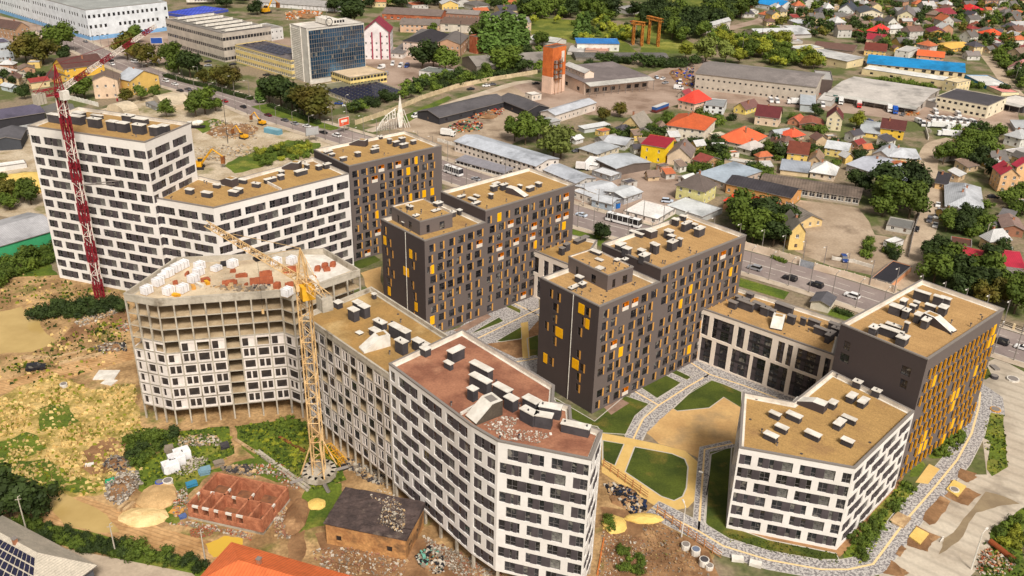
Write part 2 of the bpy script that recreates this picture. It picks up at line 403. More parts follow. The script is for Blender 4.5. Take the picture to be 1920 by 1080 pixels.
def band_rows(L, zs, h, per=7.9, w=6.6, ph=0, kind='band', e0=.5, jit=0, wh=2.35):
    rows = []
    for r, z in enumerate(zs):
        off = ph + (per / 2 if r % 2 else 0); ws = []; u = -per + off
        while u < L:
            a, b = max(u, e0), min(u + w, L - e0)
            if b - a > 1.1: ws.append((a, b, kind if (r + int(u)) % 2 else 'bandr'))
            u += per
        rows.append((z, z + wh, ws))
    return rows
def dark_rows(L, zs, rnd, pitch=3.35, e0=.9, edge=None, z_top=None):
    rows = []; n = int((L - e0) / pitch)
    for r, z in enumerate(zs):
        ws = []; u0 = e0 + (r % 3) * .35
        for i in range(n):
            u = u0 + i * pitch + rnd.uniform(-.15, .25); t = rnd.random(); w = rnd.choice((1.1, 1.5, 1.9, 1.9))
            if u + w > L - .7: continue
            if t < .05: ws.append((u, u + 2.3, 'balcony'))
            elif t < .095: ws.append((u, u + 1.5, 'yellow')) if rnd.random() < .4 else ws.extend([(u, u + .9, 'dark' if 0 else 'dark'), (u + 1.35, u + 2.3, 'yellow')])
            elif t < .97: ws.append((u, u + w, 'rail' if w > 1.6 and rnd.random() < .5 else 'dark'))
        rows.append((z, z + 2.15, ws))
    return rows
ANG_A = radians(47.3); ANG_B = radians(-42.7)
def floors(n, p, z0): return [z0 + i * p for i in range(n)]

# ---------------------------------------------------------------- the four charcoal blocks
def dark_block(front, rear, zf, zr, label, short, pent=None, seed=1, ends=None, roofm=roof_tan, nf=9, nr=10):
    rnd = random.Random(seed)
    q = rear[:]; base = ((q[0][0] + q[2][0]) / 2, (q[0][1] + q[2][1]) / 2)
    root = thing('apartment_block', label, 'apartment block', base, short=short)
    W = Wall(root); zs = floors(nf, 3.13, .75); zs2 = floors(nr, 3.13, .75)
    if front:
        a, b = Vector(front[0]), Vector(front[1]); e = (b - a).normalized(); n = Vector((-e.y, e.x)); wdt = (b - a).length
        r0 = Vector(rear[0]); r1 = Vector(rear[1]); d = (r0 - a).dot(n)
        r0 = a + n * d; r1 = b + n * d; D2 = (Vector(rear[2]) - r1).dot(n); r3, r2 = r0 + n * D2, r1 + n * D2
        er = ends or [(0, .3, 1, 'dark')]
        rows = {}
        for (r, u, w_, k) in er: rows.setdefault(r, []).append((u, u + w_, k))
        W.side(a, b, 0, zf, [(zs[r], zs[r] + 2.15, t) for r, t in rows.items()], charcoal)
        W.side(b, r1, 0, zf, dark_rows(d, zs, rnd), charcoal_lit)
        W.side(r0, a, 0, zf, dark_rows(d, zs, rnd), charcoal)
        W.side(r1, r2, 0, zr, dark_rows(D2, zs2, rnd), charcoal_lit)
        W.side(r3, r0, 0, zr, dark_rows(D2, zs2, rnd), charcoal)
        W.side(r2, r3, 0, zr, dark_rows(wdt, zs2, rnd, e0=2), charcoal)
        W.side(r0, r1, zf - 1, zr, [], charcoal)
        W.finish()
        for nm, pl, z, m in (('f', [a, b, r1, r0], zf, roofm), ('r', [r0, r1, r2, r3], zr, roofm)):
            roof_slab(root, [tuple(v) for v in pl], z, m)
    else:
        a, b, r2, r3 = [Vector(t) for t in rear]; wdt = (b - a).length; D = (r2 - b).length
        rows = {}
        for (r, u, w_, k) in ends: rows.setdefault(r, []).append((u, u + w_, k))
        W.side(a, b, 0, zr, [(zs2[r], zs2[r] + 2.15, t) for r, t in rows.items()], charcoal)
        if seed == 1:
            rr = []
            for r, z in enumerate(zs2[:nr]):
                u = .5 + (r * .75) % 2.25; ws = []; lastk = 0
                while u < D - 1.6:
                    t = rnd.random()
                    if t < .05: ws.append((u, u + 1.3, 'yellow'))
                    elif t < .93: ws.append((u, u + .85, 'louver'))
                    u += 2.25
                rr.append((z, z + 2.2, ws))
            W.side(b, r2, 0, zr, rr, charcoal_lit)
        else: W.side(b, r2, 0, zr, dark_rows(D, zs2, rnd), charcoal_lit)
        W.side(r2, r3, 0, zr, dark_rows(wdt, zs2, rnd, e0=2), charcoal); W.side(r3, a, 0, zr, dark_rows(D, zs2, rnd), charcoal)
        W.finish(); roof_slab(root, [tuple(v) for v in rear], zr, roofm)
    mb = MB()                                         # drain pipe and plinth
    mb.bar((*((a * .42 + b * .58) - (Vector((0, 0)))), 0.2), (*(a * .42 + b * .58), (zf if front else zr) - .3), .07, cap_white, 6) if front else None
    if front:
        nn = Vector((e.y, -e.x)) * .14; p = a * .42 + b * .58 + nn; mb = MB(); mb.bar((p.x, p.y, .2), (p.x, p.y, zf - .3), .1, cap_white, 6); mb.build('drain_pipe', root)
    if pent:
        p = rect(*pent, zf + 3.3); P = Wall(root)
        for i in range(4):
            A_, B_ = p[i], p[(i + 1) % 4]; L = (Vector(B_) - Vector(A_)).length
            P.side(A_, B_, zf - 1, zf + 3.3, [(zf + .1 - .9 + .2, zf + 1.6, [(L * .2, L * .2 + 1, 'brown'), (L * .6, L * .6 + 1.6, 'brown')] if i in (0, 1) else [])], charcoal_lit)
        P.finish('penthouse_wall', 8, 'penthouse_window'); roof_slab(root, p, zf + 3.3, roofm, .35, w=.25)
        y_ = MB(); bq = Vector(p[1]); ee = (Vector(p[0]) - bq).normalized(); nn = Vector((-ee.y, ee.x)) * -1
        q0 = bq + ee * .3; q1 = bq + ee * 2.6; off2 = Vector((ee.y, -ee.x)) * -.12
        y_.face([(*(q0 - off2), zf - .7), (*(q1 - off2), zf - .7), (*(q1 - off2), zf + 2.2), (*(q0 - off2), zf + 2.2)], yellow)
        y_.face([(*(q1 - off2), zf - .7), (*(q0 - off2), zf - .7), (*(q0 - off2), zf + 2.2), (*(q1 - off2), zf + 2.2)], yellow); y_.build('yellow_panel', root)
    return root
# ends: rows counted from the ground; (row, u from the left corner, width, kind)
E_C = [(8, 3.2, .9, 'dark'), (8, 5.9, .9, 'dark'), (8, 13.4, 1.9, 'yellow'), (8, 15.6, 1.3, 'dark'), (7, 4.6, 1.6, 'dark'), (7, 14.5, .9, 'dark'), (7, 16, 1.2, 'yellow'),
       (6, 4.6, 1.3, 'dark'), (5, 4.9, 1, 'dark'), (5, 6.2, 2.4, 'yellow'), (6, 13.6, 1, 'dark'), (5, 2.0, 1.1, 'dark'), (4, 5, 1.1, 'dark'), (4, 13.6, 1, 'dark'), (3, 12.4, 2.2, 'yellow'), (3, 15, 1.3, 'dark'),
       (2, 2.2, 1.4, 'yellow'), (2, 4.2, 1.3, 'dark'), (2, 14, 1.1, 'dark'), (1, 14, 1.1, 'dark')]
E_D = [(8, 1.2, .9, 'dark'), (7, 1, 1.3, 'yellow'), (7, 3, 1.2, 'dark'), (6, 1.3, 1.1, 'dark'), (6, 4, 1.1, 'dark'), (5, 2, 1.3, 'dark'), (4, 4, 1.3, 'dark'), (4, 1.6, 1, 'dark'), (3, 1.8, 1.9, 'dark'), (2, 2.2, 1.3, 'yellow'),
       (7, 13.3, 1.3, 'yellow'), (7, 15.1, .9, 'dark'), (6, 14, 1.1, 'dark'), (5, 10.3, 2.5, 'yellow'), (4, 13.5, 1.1, 'dark'), (3, 14.5, 1.1, 'dark'), (2, 15.2, 1.3, 'yellow'), (1, 13.3, 1.4, 'dark')]
E_R = [(8, 1.6, 1.5, 'brown'), (7, 1.3, 2.2, 'brown'), (8, 15.2, 2.1, 'brown'), (7, 15.6, 1.6, 'brown')]
E_4 = [(8, 2, 1.4, 'dark'), (6, 9, 1.2, 'dark'), (5, 3, 1.3, 'dark'), (7, 14, 1.3, 'yellow'), (4, 15, 1.2, 'dark')]
b1 = dark_block(None, rect((1577, 606), (1740, 673), (1851, 567), 31.6), 0, 31.6, 'charcoal apartment block with dense amber fins on its long wall, nearest the wide pavement', 'the amber-finned charcoal block', None, 1, E_R, roof_tan2, 9, 9)
b2 = dark_block(rect((1014, 520), (1124, 574), (1229, 521), 29.8), rect((1127.5, 456), (1234, 505), (1380, 432.5), 33.2), 29.8, 33.2, 'charcoal apartment block with yellow panels and roof house, standing over the sandy courtyard', 'the middle charcoal block', ((1066, 480), (1140, 516), (1181, 496)), 2, E_C, roof_tan2)
b3 = dark_block(rect((714, 410), (796, 451), (912, 414), 29.8), rect((830, 360), (915, 399), (1072.5, 342.5), 33.2), 29.8, 33.2, 'charcoal apartment block with yellow panels and a yellow-sided roof house, behind the red-roofed white block', 'the second charcoal block', ((734, 386), (787, 415), (840, 395)), 3, E_D)
b4 = dark_block(None, rect((588, 280), (654, 311), (822, 270), 33.2), 0, 33.2, 'charcoal apartment block joined to the end of the long white terrace with brown windows', 'the far charcoal block', None, 4, E_4)
shafts(b1, [(1160, 25, 1, 3.6, 2.4), (1285, 60, 1, 2.2, 2.4), (1335, 70, 1.2, 2.2, 2), (1320, 135, 2.2, 1.6, 2.2), (1222, 125, 1, 2.2, 1.6), (1022, 85, 2, 1.1, 2.2), (965, 130, 1.8, 2.6, 2.2), (1117, 100, .9, 1.2, 1.9), (1090, 125, .9, 1.2, 1.9), (1042, 160, 1.8, 1.2, 2.2),
            (1132, 190, 2, 1.2, 2.2), (1190, 230, 2.2, 1.3, 2.2), (800, 285, 2.2, 1.5, 2), (945, 272, 1, 3.2, .8), (925, 305, 1.2, 5.2, 2), (1015, 360, 2.4, 2, 2), (1046, 255, .7, .9, 2.6)], 30.7, ANG_A, 11)
wedge(b1, c(11, 1185, 175), c(11, 1395, 325), 2.4, 30.7, 2.2)
shafts(b2, [(815, 745, 2.6, 1.6, 2.3), (862, 775, 1.6, 1.9, 2.3), (972, 790, 1.4, 1.6, 1.6), (995, 825, 2.8, 1.6, 2.2), (1060, 740, 1.4, 1, 2.6), (1085, 752, 1.4, 1, 2.6), (1178, 645, 1.9, 1.9, 2.2), (1198, 682, 1.3, 1.7, 1.6), (1205, 725, 2.6, 1.6, 2.6),
            (1262, 705, .9, 1, 2.4), (1228, 560, 1.2, 1.7, 2), (1285, 535, 1, 1.6, 1.6), (1312, 585, 3.6, 1.1, 2.4), (1372, 597, 1.1, 1.2, 1.6), (1410, 625, 3, 1.6, 2.4), (935, 660, 1, 4, 1.1)], 32.3, ANG_A, 6)
wedge(b2, c(6, 1070, 655), c(6, 930, 640), 2.6, 32.3, 2.0)
shafts(b2, [(505, 990, 1.2, 1.8, 1.7), (530, 1040, 1.6, 1.2, 1.2), (465, 1065, 3.0, 1.0, .6)], 28.9, ANG_A, 6)
shafts(b2, [(630, 800, 1.2, 3, .9), (655, 862, .9, 1.9, .5), (790, 862, 1.4, .9, .6), (848, 858, 1.4, .9, .6), (660, 925, 1.6, 1.6, .4)], 32.75, ANG_A, 6)
def O(ox, oy, l): return [(ox + t[0] / 4, oy + t[1] / 4) + tuple(t[2:]) for t in l]
shafts(b3, O(680, 340, [(740, 105, 2.6, .9, .9), (855, 102, .8, 1.8, .8), (822, 125, .9, 2.6, .9), (850, 155, 2.8, 1, 1), (962, 92, .9, 1.2, 1.6), (985, 30, 2, 1.3, 1.8), (1000, 10, 2.4, 1, 1.4), (1060, 18, 2.4, 1.1, 1.9), (1180, 25, .8, 1.2, 1.2), (1258, 38, 2.6, 1.2, 1.5), (1320, 8, 1.4, 1.6, 1.4)]), 32.3, ANG_A)
wedge(b3, (680 + 1090 / 4, 340 + 35 / 4), (680 + 1230 / 4, 340 + 110 / 4), 2.2, 32.3, 1.9)
shafts(b3, O(680, 340, [(328, 295, 2.6, .9, 1.3), (675, 225, 1.5, 1.2, 1.6), (735, 208, 2, 1.2, 1.6)]), 28.9, ANG_A)
shafts(b3, O(680, 340, [(352, 180, 1, 2, 1.2), (400, 250, 1.6, 1, .6), (550, 212, 2.6, 1.1, .5), (565, 155, 2.2, 1.6, 1.2)]), 32.75, ANG_A)
shafts(b4, O(480, 270, [(540, 50, 3, 1.1, .9), (570, 70, 1.6, 1.1, 1.1), (655, 97, 2.2, 1, 1.4), (762, 60, 1.6, 1.4, 1.6), (890, 32, 3, 1, 1.6), (895, 12, 2, 1, .9), (1110, -5, 3, 1.2, 1.6), (1050, -22, 2.2, 1.2, 1.8), (1095, -50, 2, 1.4, 1.8), (1180, -30, 1.8, 1.2, 1.5), (1000, -40, 1.2, 1.2, 1.8), (930, -60, 1.2, 1.6, 1)]), 32.3, ANG_A)
wedge(b4, (480 + 830 / 4, 262), (480 + 700 / 4, 268), 2.4, 32.3, 2.2)

# ---------------------------------------------------------------- white blocks with staggered dark window bands
def white_block(px, z, label, short, rows_n, pitch, z0, skip=(), wallm=white_wall, roofm=roof_tan, open_base=0, per=7.9, w=6.6, drop=.9, phs=None, base=None):
    q = ccw([G(*p, z).to_2d() for p in px]); cx = sum(p[0] for p in q) / len(q); cy = sum(p[1] for p in q) / len(q)
    root = thing('apartment_block', label, 'apartment block', base or (cx, cy), short=short)
    W = Wall(root); zs = floors(rows_n, pitch, z0)
    for i in range(len(q)):
        a, b = q[i], q[(i + 1) % len(q)]; L = hypot(b[0] - a[0], b[1] - a[1])
        W.side(a, b, open_base, z, [] if i in skip or L < 3 else band_rows(L, zs, 2, per, w, (phs or {}).get(i, (i * 1.7) % 4), e0=.35 if L > 8 else .6), wallm)
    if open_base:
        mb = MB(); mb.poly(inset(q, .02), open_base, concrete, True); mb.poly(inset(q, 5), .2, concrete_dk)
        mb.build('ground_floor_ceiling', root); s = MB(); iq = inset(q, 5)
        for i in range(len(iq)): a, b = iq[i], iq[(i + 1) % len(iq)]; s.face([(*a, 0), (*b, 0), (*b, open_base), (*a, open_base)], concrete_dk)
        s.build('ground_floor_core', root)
        for i in range(len(q)):
            a, b = Vector(q[i]), Vector(q[(i + 1) % len(q)]); L = (b - a).length; n = max(1, round(L / 5.2)); e = (b - a) / L; nn = Vector((-e.y, e.x)) * .4
            for k in range(n):
                p = a + e * (L * k / n + .35) + nn; m = MB(); m.box(p.x, p.y, 0, open_base, .5, .5, atan2(e.y, e.x), concrete); m.build('column', root)
    W.finish(); roof_slab(root, q, z, roofm, drop)
    return root, q
w1, _ = white_block([(1393, 735), (1487, 753), (1560, 694), (1715, 770), (1604, 877), (1386, 838)], 20.3, 'low white apartment block with angled tan roof and brown window bands, beside the amber-finned block', 'the low white block', 6, 3.13, .7)
shafts(w1, [(205, 1 - 1080 + 1080, 0, 0, 0)][:0] + O(1440, 540, [(675, 695, 1.4, 1.7, 1.7), (818, 762, 1.3, 1.7, 1.7), (632, 800, 2.6, 1.4, 1.6), (718, 838, 2.8, 1.4, 1.5), (490, 850, 1.9, 1.4, 1.6), (612, 968, 1, 2.8, 1.4), (540, 1000, 2.9, 1.4, 1.5), (55, 935, 1, 2.2, 1.4), (200, 945, 1.3, 3, 1.5), (105, 1035, 1.2, 2.4, 1.4), (340, 1085, 1.3, 3, 1.4), (25, 1095, 1.3, 2.6, 1.4), (600, 1135, 1.2, 2.2, 1.4)]), 19.4, ANG_A)
wedge(w1, (1440 + 440 / 4, 540 + 870 / 4), (1440 + 200 / 4, 540 + 830 / 4), 2.4, 19.4, 2.0)
w2px = [(729, 681), (867, 617), (1040, 722), (1038, 752), (1070, 760), (1072, 785), (1130, 807), (1109, 861), (934, 826), (884, 797)]
w2, w2q = white_block(w2px, 33, 'near white apartment block with red-brown roof, concrete ramp and brown window bands', 'the red-roofed white block', 9, 3.15, 4.1, open_base=3.6, roofm=roof_red)
wt, wtq = white_block([(51, 235), (147, 200), (357, 230), (271, 266)], 49, 'tallest white tower block with grey roof shafts, behind the red tower crane', 'the white tower block', 14, 3.3, .9)
ww, wwq = white_block([(289, 370), (400, 389), (654, 325), (588, 295), (420, 341), (369, 329)], 32, 'long bent white terrace of flats with tan roof, joining the tower to a charcoal block', 'the bent white terrace', 9, 3.3, .9)
shafts(wt, O(0, 0, [(415, 855, 1.6, 5, 2.6), (490, 855, 1.6, 3, 2.6), (570, 865, 2, 4.5, 2.6), (590, 840, 2, 3.6, 2.2), (705, 885, 1.6, 4, 2.8), (725, 860, 1, 4, 1.2), (840, 905, 2, 3, 2.8), (920, 917, 2, 3.2, 2.8), (960, 860, 2, 3.5, 2), (1040, 930, 2, 3.6, 2.8), (1050, 885, 2, 4.6, 1.8), (1160, 945, 2, 2.8, 2.8), (1225, 935, 2, 2.8, 2.8)]), 48.1, radians(70))
shafts(ww, O(0, 270, [(1420, 335, 1.5, 2.2, 1.6), (1550, 358, 1.5, 3, 1.6), (1750, 350, 1.4, 2.8, 1.6), (1785, 330, 1.4, 2.6, 1.6), (1820, 262, 1.2, 2.4, 1.4), (1920, 290, 1.3, 2.4, 1.4), (1625, 300, 1.2, 2, 1.2)]), 31.1, radians(70))
shafts(ww, O(480, 270, [(190, 200, 1.5, 1.2, 1.4), (185, 230, 1.7, 1.4, 1.6), (105, 255, 3.8, 1.2, 1.4), (335, 195, 4, 1.6, 1.6), (380, 150, 1, 1.6, 1.6), (470, 158, 1.6, 1.5, 1.6), (530, 145, 2.4, 1.4, 1.6)]), 31.1, ANG_A)
wedge(ww, (0 + 1760 / 4, 270 + 262 / 4), (1640 / 4, 270 + 275 / 4), 2.6, 31.1, 2.4); wedge(ww, (480 + 330 / 4, 270 + 135 / 4), (480 + 190 / 4, 270 + 170 / 4), 2.8, 31.1, 2.4)
def divider(root, p, q, z, h=.9):
    a, b = G(*p, z), G(*q, z); e = atan2(b.y - a.y, b.x - a.x); m = MB(); m.box((a.x + b.x) / 2, (a.y + b.y) / 2, z - h, z, (b - a).length, .4, e, inner_white, cap_white); m.build('dividing_wall', root)
divider(ww, (500, 339), (527, 353), 31.9)
shafts(w2, O(720, 600, [(540, 215, 3.4, 1.5, 2.6, 0), (485, 315, .9, 1.8, 1.5), (730, 340, 1.4, 5, 2.6), (725, 430, 1.4, 4.6, 2.8), (890, 500, 1.4, 3.8, 2.2), (665, 508, 1.3, 1.6, 2.6), (955, 578, 1.5, 2.2, 2.6), (312, 205, 1.5, 1.6, 1.8), (1110, 590, 1.6, 3.2, 2.2), (1250, 640, 3.9, 1.6, 2.4, -62), (1090, 675, 1.5, 3.2, 2.6), (1200, 705, 3, 1.5, 2.6, -62), (1440, 780, 5, 1.4, 1.9, -66)]), 32.1, ANG_A)
wedge(w2, (720 + 850 / 4, 600 + 570 / 4), (720 + 650 / 4, 600 + 745 / 4), 3.4, 32.1, 3.2, concrete_dk, cap_grey)
divider(w2, (720 + 575 / 4, 600 + 695 / 4), (720 + 760 / 4, 600 + 590 / 4), 32.6, .6)
rnd = random.Random(8)

# podiums between the charcoal blocks
def podium(px, z, label, short, tiers, roofm=roof_tan2):
    q = ccw([G(*p, z).to_2d() for p in px]); root = thing('shop_podium', label, 'commercial building', (sum(p[0] for p in q) / len(q), sum(p[1] for p in q) / len(q)), short=short)
    a = G(*px[0], z).to_2d(); i0 = min(range(len(q)), key=lambda i: (Vector(q[i]) - a).length); W = Wall(root)
    for k in range(len(q)):
        i = (i0 + k) % len(q); s, t = q[i], q[(i + 1) % len(q)]; L = hypot(t[0] - s[0], t[1] - s[1])
        rows = []
        if k == 0:
            for z0, z1, fr in tiers: rows.append((z0, z1, [(f0 * L, f1 * L, 'curtain') for f0, f1 in fr]))
        else:
            for z0, z1, fr in tiers: rows.append((z0, z1, [(u, u + 2.5, 'curtain') for u in [1.5 + 4 * j for j in range(int((L - 3) / 4))]]))
        W.side(s, t, 0, z, rows, cream_wall)
    W.finish('wall', 60); roof_slab(root, q, z, roofm); return root
T1 = [(8.4, 14.4, [(.03, .08), (.1, .15), (.18, .33), (.36, .41), (.44, .6), (.64, .685), (.705, .74), (.77, .92), (.95, .985)]), (.4, 7.6, [(.03, .08), (.11, .19), (.22, .31), (.34, .47), (.49, .58), (.61, .73), (.76, .92), (.95, .985)])]
p1 = podium([(1295, 570), (1565, 665), (1582, 602), (1380, 538)], 16, 'three-storey shop podium with white frame and tall dark glazing, between two charcoal blocks', 'the white-framed podium', T1)
T2 = [(8.4, 13.6, [(.06, .22), (.32, .42), (.5, .8)]), (.4, 7.4, [(.06, .14), (.2, .3), (.5, .8)])]
p2 = podium([(991, 465), (1085, 503), (1120, 450), (1064, 438)], 15.5, 'small white-framed podium with brown flat roof, wedged behind the middle charcoal block', 'the small white-framed podium', T2, roof_old)
shafts(p1, O(960, 540, [(1660, 100, 1.2, 2.2, 2), (1730, 70, 1.2, 4, 1.6), (1755, 100, 1, 4.6, 2.4), (1790, 35, 1.6, 1.6, 1.4), (1850, 110, 1.2, 3, 2.2), (1905, 140, 1.6, 2.2, 2.4)]) + O(1440, 540, [(125, 125, 1.2, 5, 2.2), (180, 205, 1.2, 2, 2.4), (268, 222, .6, 1.4, 2.2), (350, 240, 1, 3, 2), (420, 305, 1, 5, 2), (470, 335, 3.4, 1.2, 2.4), (505, 265, 1.2, 3, 2), (515, 295, 1.2, 2, 2.2), (30, 160, 1.2, 2, 2)]), 15.1, ANG_A, None, cap_grey)
wedge(p1, (1440 + 90 / 4, 540 + 190 / 4), (1440 + 60 / 4, 540 + 305 / 4), 3, 15.1, 2.6)
shafts(p2, O(960, 270, [(375, 775, 1.4, 1.4, 2.4), (410, 745, 2, 1.4, 2.4), (520, 705, 6, 1.6, 1.2)]), 14.6, ANG_A, None, cap_grey)
# ---------------------------------------------------------------- ground: one sheet, then thin sheets laid on it
g_town = mat('town_earth', (136, 120, 98), (88, 94, 50), s=0.045, fine=0.9, amt=0.25, c3=(62, 76, 34), s3=0.04, mh=0.06)
g_site = mat('building_site_earth', (182, 148, 104), (138, 108, 72), s=0.11, fine=1.3, amt=0.26, c3=(98, 100, 44), s3=0.09, mh=0.08, bump=.4)
g_mud = mat('brown_mud', (148, 112, 78), (118, 86, 58), s=0.2, fine=1.6, amt=0.22, c3=(178, 140, 100), s3=0.12, mh=0.1, bump=.4)
g_dry = mat('dry_straw_grass', (198, 168, 108), (146, 128, 66), s=0.22, fine=1.4, amt=0.26, c3=(92, 94, 38), s3=0.1, mh=0.08, bump=.5)
g_grass = mat('rough_grass', (98, 112, 34), (70, 88, 26), s=0.12, fine=1.5, amt=0.28, c3=(134, 130, 56), s3=0.08, mh=0.12, bump=.5)
g_green = mat('meadow_grass', (120, 122, 46), (84, 96, 32), s=0.03, fine=0.6, amt=0.22, c3=(150, 146, 70), s3=0.04, mh=0.1)
g_lawn = mat('mown_lawn', (80, 90, 28), (56, 68, 20), s=0.12, fine=2.5, amt=0.2, c3=(116, 102, 44), s3=0.1, mh=0.12)
g_sand = mat('courtyard_sand', (206, 168, 112), (184, 146, 96), s=0.15, fine=1.5, amt=0.08, c3=(160, 134, 98), s3=0.07, mh=0.15)
g_tanpath = mat('tan_path', (212, 178, 110), (202, 166, 98), s=0.3, fine=3, amt=0.05)
g_cob = mat('speckled_paving', (184, 178, 172), (122, 116, 116), s=2.0, fine=3.2, amt=0.2, mh=0.05)
g_line = mat('cream_inlay', (226, 194, 142), amt=0.05)
g_road = mat('asphalt', (146, 132, 126), (128, 114, 110), s=0.05, fine=1.5, amt=0.07, c3=(160, 146, 138), s3=0.04, mh=0.2)
g_walk = mat('pavement_slabs', (192, 176, 156), (172, 154, 134), s=0.15, fine=2, amt=0.1, wave=(0.5, 48, .1))
g_conc = mat('concrete_apron', (196, 184, 166), (172, 158, 140), s=0.08, fine=1.5, amt=0.08, c3=(150, 138, 122), s3=0.06, mh=0.15, wave=(0.09, 50, .15))
g_yard = mat('yard_ground', (176, 156, 134), (150, 130, 108), s=0.06, fine=1.1, amt=0.14, c3=(118, 100, 82), s3=0.05, mh=0.12)
g_pink = mat('pinkish_yard', (168, 146, 130), (142, 120, 104), s=0.05, fine=1.1, amt=0.12, c3=(126, 104, 88), s3=0.05, mh=0.12)
g_water = mat('murky_water', (190, 162, 104), (176, 148, 92), s=0.1, amt=0.0, rough=0.12, spec=.5)
g_kerb = mat('kerb_stone', (190, 182, 170), amt=.08)
m = MB(); m.poly([(-2500, -60), (2500, -60), (2500, 4500), (-2500, 4500)], 0, g_town); struct('ground', m)
LAY = [0]; grnd = random.Random(4)
def smooth(q, n=2, j=0):
    for _ in range(n):
        o = []
        for i in range(len(q)):
            a, b = q[i], q[(i + 1) % len(q)]; mx, my = (a[0] + b[0]) / 2, (a[1] + b[1]) / 2; L = hypot(b[0] - a[0], b[1] - a[1])
            o += [a, (mx + grnd.uniform(-j, j) * L, my + grnd.uniform(-j, j) * L)]
        q = o
    return q
def patch(name, px, m, lay, rough=0, k=None, kind='structure', z=None):
    q = [G(*(c(k, *p) if k is not None else p)).to_2d() for p in px]
    if rough: q = smooth(q, 3, rough)
    LAY[0] += 1; b = MB(); zz = z if z else .004 * lay + .0002 * (LAY[0] % 15); b.poly(ccw(q), zz, m)
    if 'lawn' in name: ribbon(q + q[:1], .3, zz + .012, b, g_kerb)
    o = b.build(name); o['kind'] = kind; return o
def ribbon(pts, w, z, b, m, off=0):
    pts = [Vector(p).to_2d() for p in pts]; L = []; R = []
    for i, p in enumerate(pts):
        t = (pts[min(i + 1, len(pts) - 1)] - pts[max(i - 1, 0)]).normalized(); n = Vector((-t.y, t.x))
        L.append(p + n * (off + w / 2)); R.append(p + n * (off - w / 2))
    for i in range(len(pts) - 1): b.face([(*R[i], z), (*R[i + 1], z), (*L[i + 1], z), (*L[i], z)], m)
    return L, R
def gp(px): return [G(*p).to_2d() for p in px]
def densify(pts, step=12):
    o = []
    for a, b in zip(pts, pts[1:]):
        n = max(1, int((b - a).length / step)); o += [a + (b - a) * (i / n) for i in range(n)]
    return o + [pts[-1]]
def catmull(pts, n=6):
    o = []
    for i in range(len(pts) - 1):
        p0, p1, p2, p3 = pts[max(i - 1, 0)], pts[i], pts[i + 1], pts[min(i + 2, len(pts) - 1)]
        for k in range(n):
            t = k / n; o.append(.5 * ((2 * p1) + (p2 - p0) * t + (2 * p0 - 5 * p1 + 4 * p2 - p3) * t * t + (3 * p1 - p0 - 3 * p2 + p3) * t ** 3))
    return o + [pts[-1]]
# large areas
patch('field', [(980, 30), (1130, 40), (1200, 100), (1230, -20), (1360, -20), (1370, 14), (1250, 40), (1330, 100), (1150, 105), (980, 60)], g_green, 1, .05)
patch('field', [(0, 505), (70, 480), (110, 520), (225, 560), (250, 640), (215, 690), (0, 730)], g_grass, 2, .08)
patch('building_site_ground', [(-60, 520), (120, 515), (300, 560), (600, 520), (740, 580), (900, 700), (1050, 760), (1130, 880), (1350, 1020), (1300, 1140), (-60, 1140)], g_site, 3, .02)
patch('building_site_ground', [(-40, 290), (60, 240), (330, 170), (480, 210), (640, 262), (600, 300), (420, 340), (330, 330), (100, 420), (-40, 400)], mat('pale_rubble_earth', (192, 176, 152), (160, 140, 112), s=.1, fine=1.2, amt=.22, c3=(104, 106, 52), s3=.05), 4, .03)
patch('yard', [(300, 120), (420, 90), (560, 130), (720, 190), (800, 150), (900, 170), (850, 110), (700, 80), (300, 60), (120, 60), (0, 30), (0, 90), (180, 110)], g_pink, 4, .02)
patch('yard', [(690, 235), (960, 155), (1080, 190), (1010, 250), (900, 300), (840, 290), (780, 250)], g_yard, 4, .03)
patch('yard', [(990, 150), (1150, 170), (1240, 130), (1320, 110), (1480, 160), (1900, 190), (1920, 250), (1800, 240), (1480, 200), (1290, 190), (1210, 215), (1100, 215), (1010, 195), (960, 160)], g_pink, 4, .02)
patch('yard', [(820, 290), (1050, 340), (1180, 310), (1280, 330), (1290, 390), (1150, 420), (1000, 370), (840, 330)], g_pink, 4, .02)
patch('verge', [(480, 285), (540, 262), (600, 268), (590, 285), (520, 300), (440, 325), (420, 312)], g_grass, 6, .12)
patch('verge', [(345, 235), (400, 222), (430, 235), (380, 250)], g_grass, 6, .12)
patch('yard', [(1500, 375), (1610, 390), (1640, 440), (1700, 450), (1690, 530), (1560, 500), (1490, 470), (1480, 400)], g_yard, 4, .03)
# main road
MAIN = catmull(gp([(90, 55), (140, 80), (205, 110), (300, 146), (425, 183), (520, 218), (640, 255), (740, 285), (850, 326), (960, 362), (1080, 404), (1200, 437), (1385, 486), (1540, 531), (1720, 590), (1880, 641), (2010, 682)]), 8)
m = MB(); ribbon(MAIN, 17, .03, m, g_road); struct('road', m)
m = MB()
for s in (-1, 1):
    ribbon(MAIN, 3.2, .16, m, g_walk, s * 10.6)
    ribbon(MAIN, .3, .17, m, g_kerb, s * 8.9)
struct('pavement', m)
m = MB(); pr = densify(MAIN, 3)
for i in range(0, len(pr) - 1, 2):
    for off in (-4.2, 4.2): ribbon(pr[i:i + 2], .16, .036, m, inner_white, off)
ribbon(MAIN, .16, .036, m, inner_white, .15); ribbon(MAIN, .16, .036, m, inner_white, -.15); struct('road_markings', m)
BACK = catmull(gp([(690, 246), (760, 225), (860, 190), (960, 158), (1000, 152)]), 6)
m = MB(); ribbon(BACK, 6, .028, m, g_walk); struct('service_road', m)
LANE = catmull(gp([(1694, 545), (1705, 510), (1722, 455), (1738, 410), (1745, 375), (1742, 340), (1738, 310), (1752, 275), (1790, 262)]), 6)
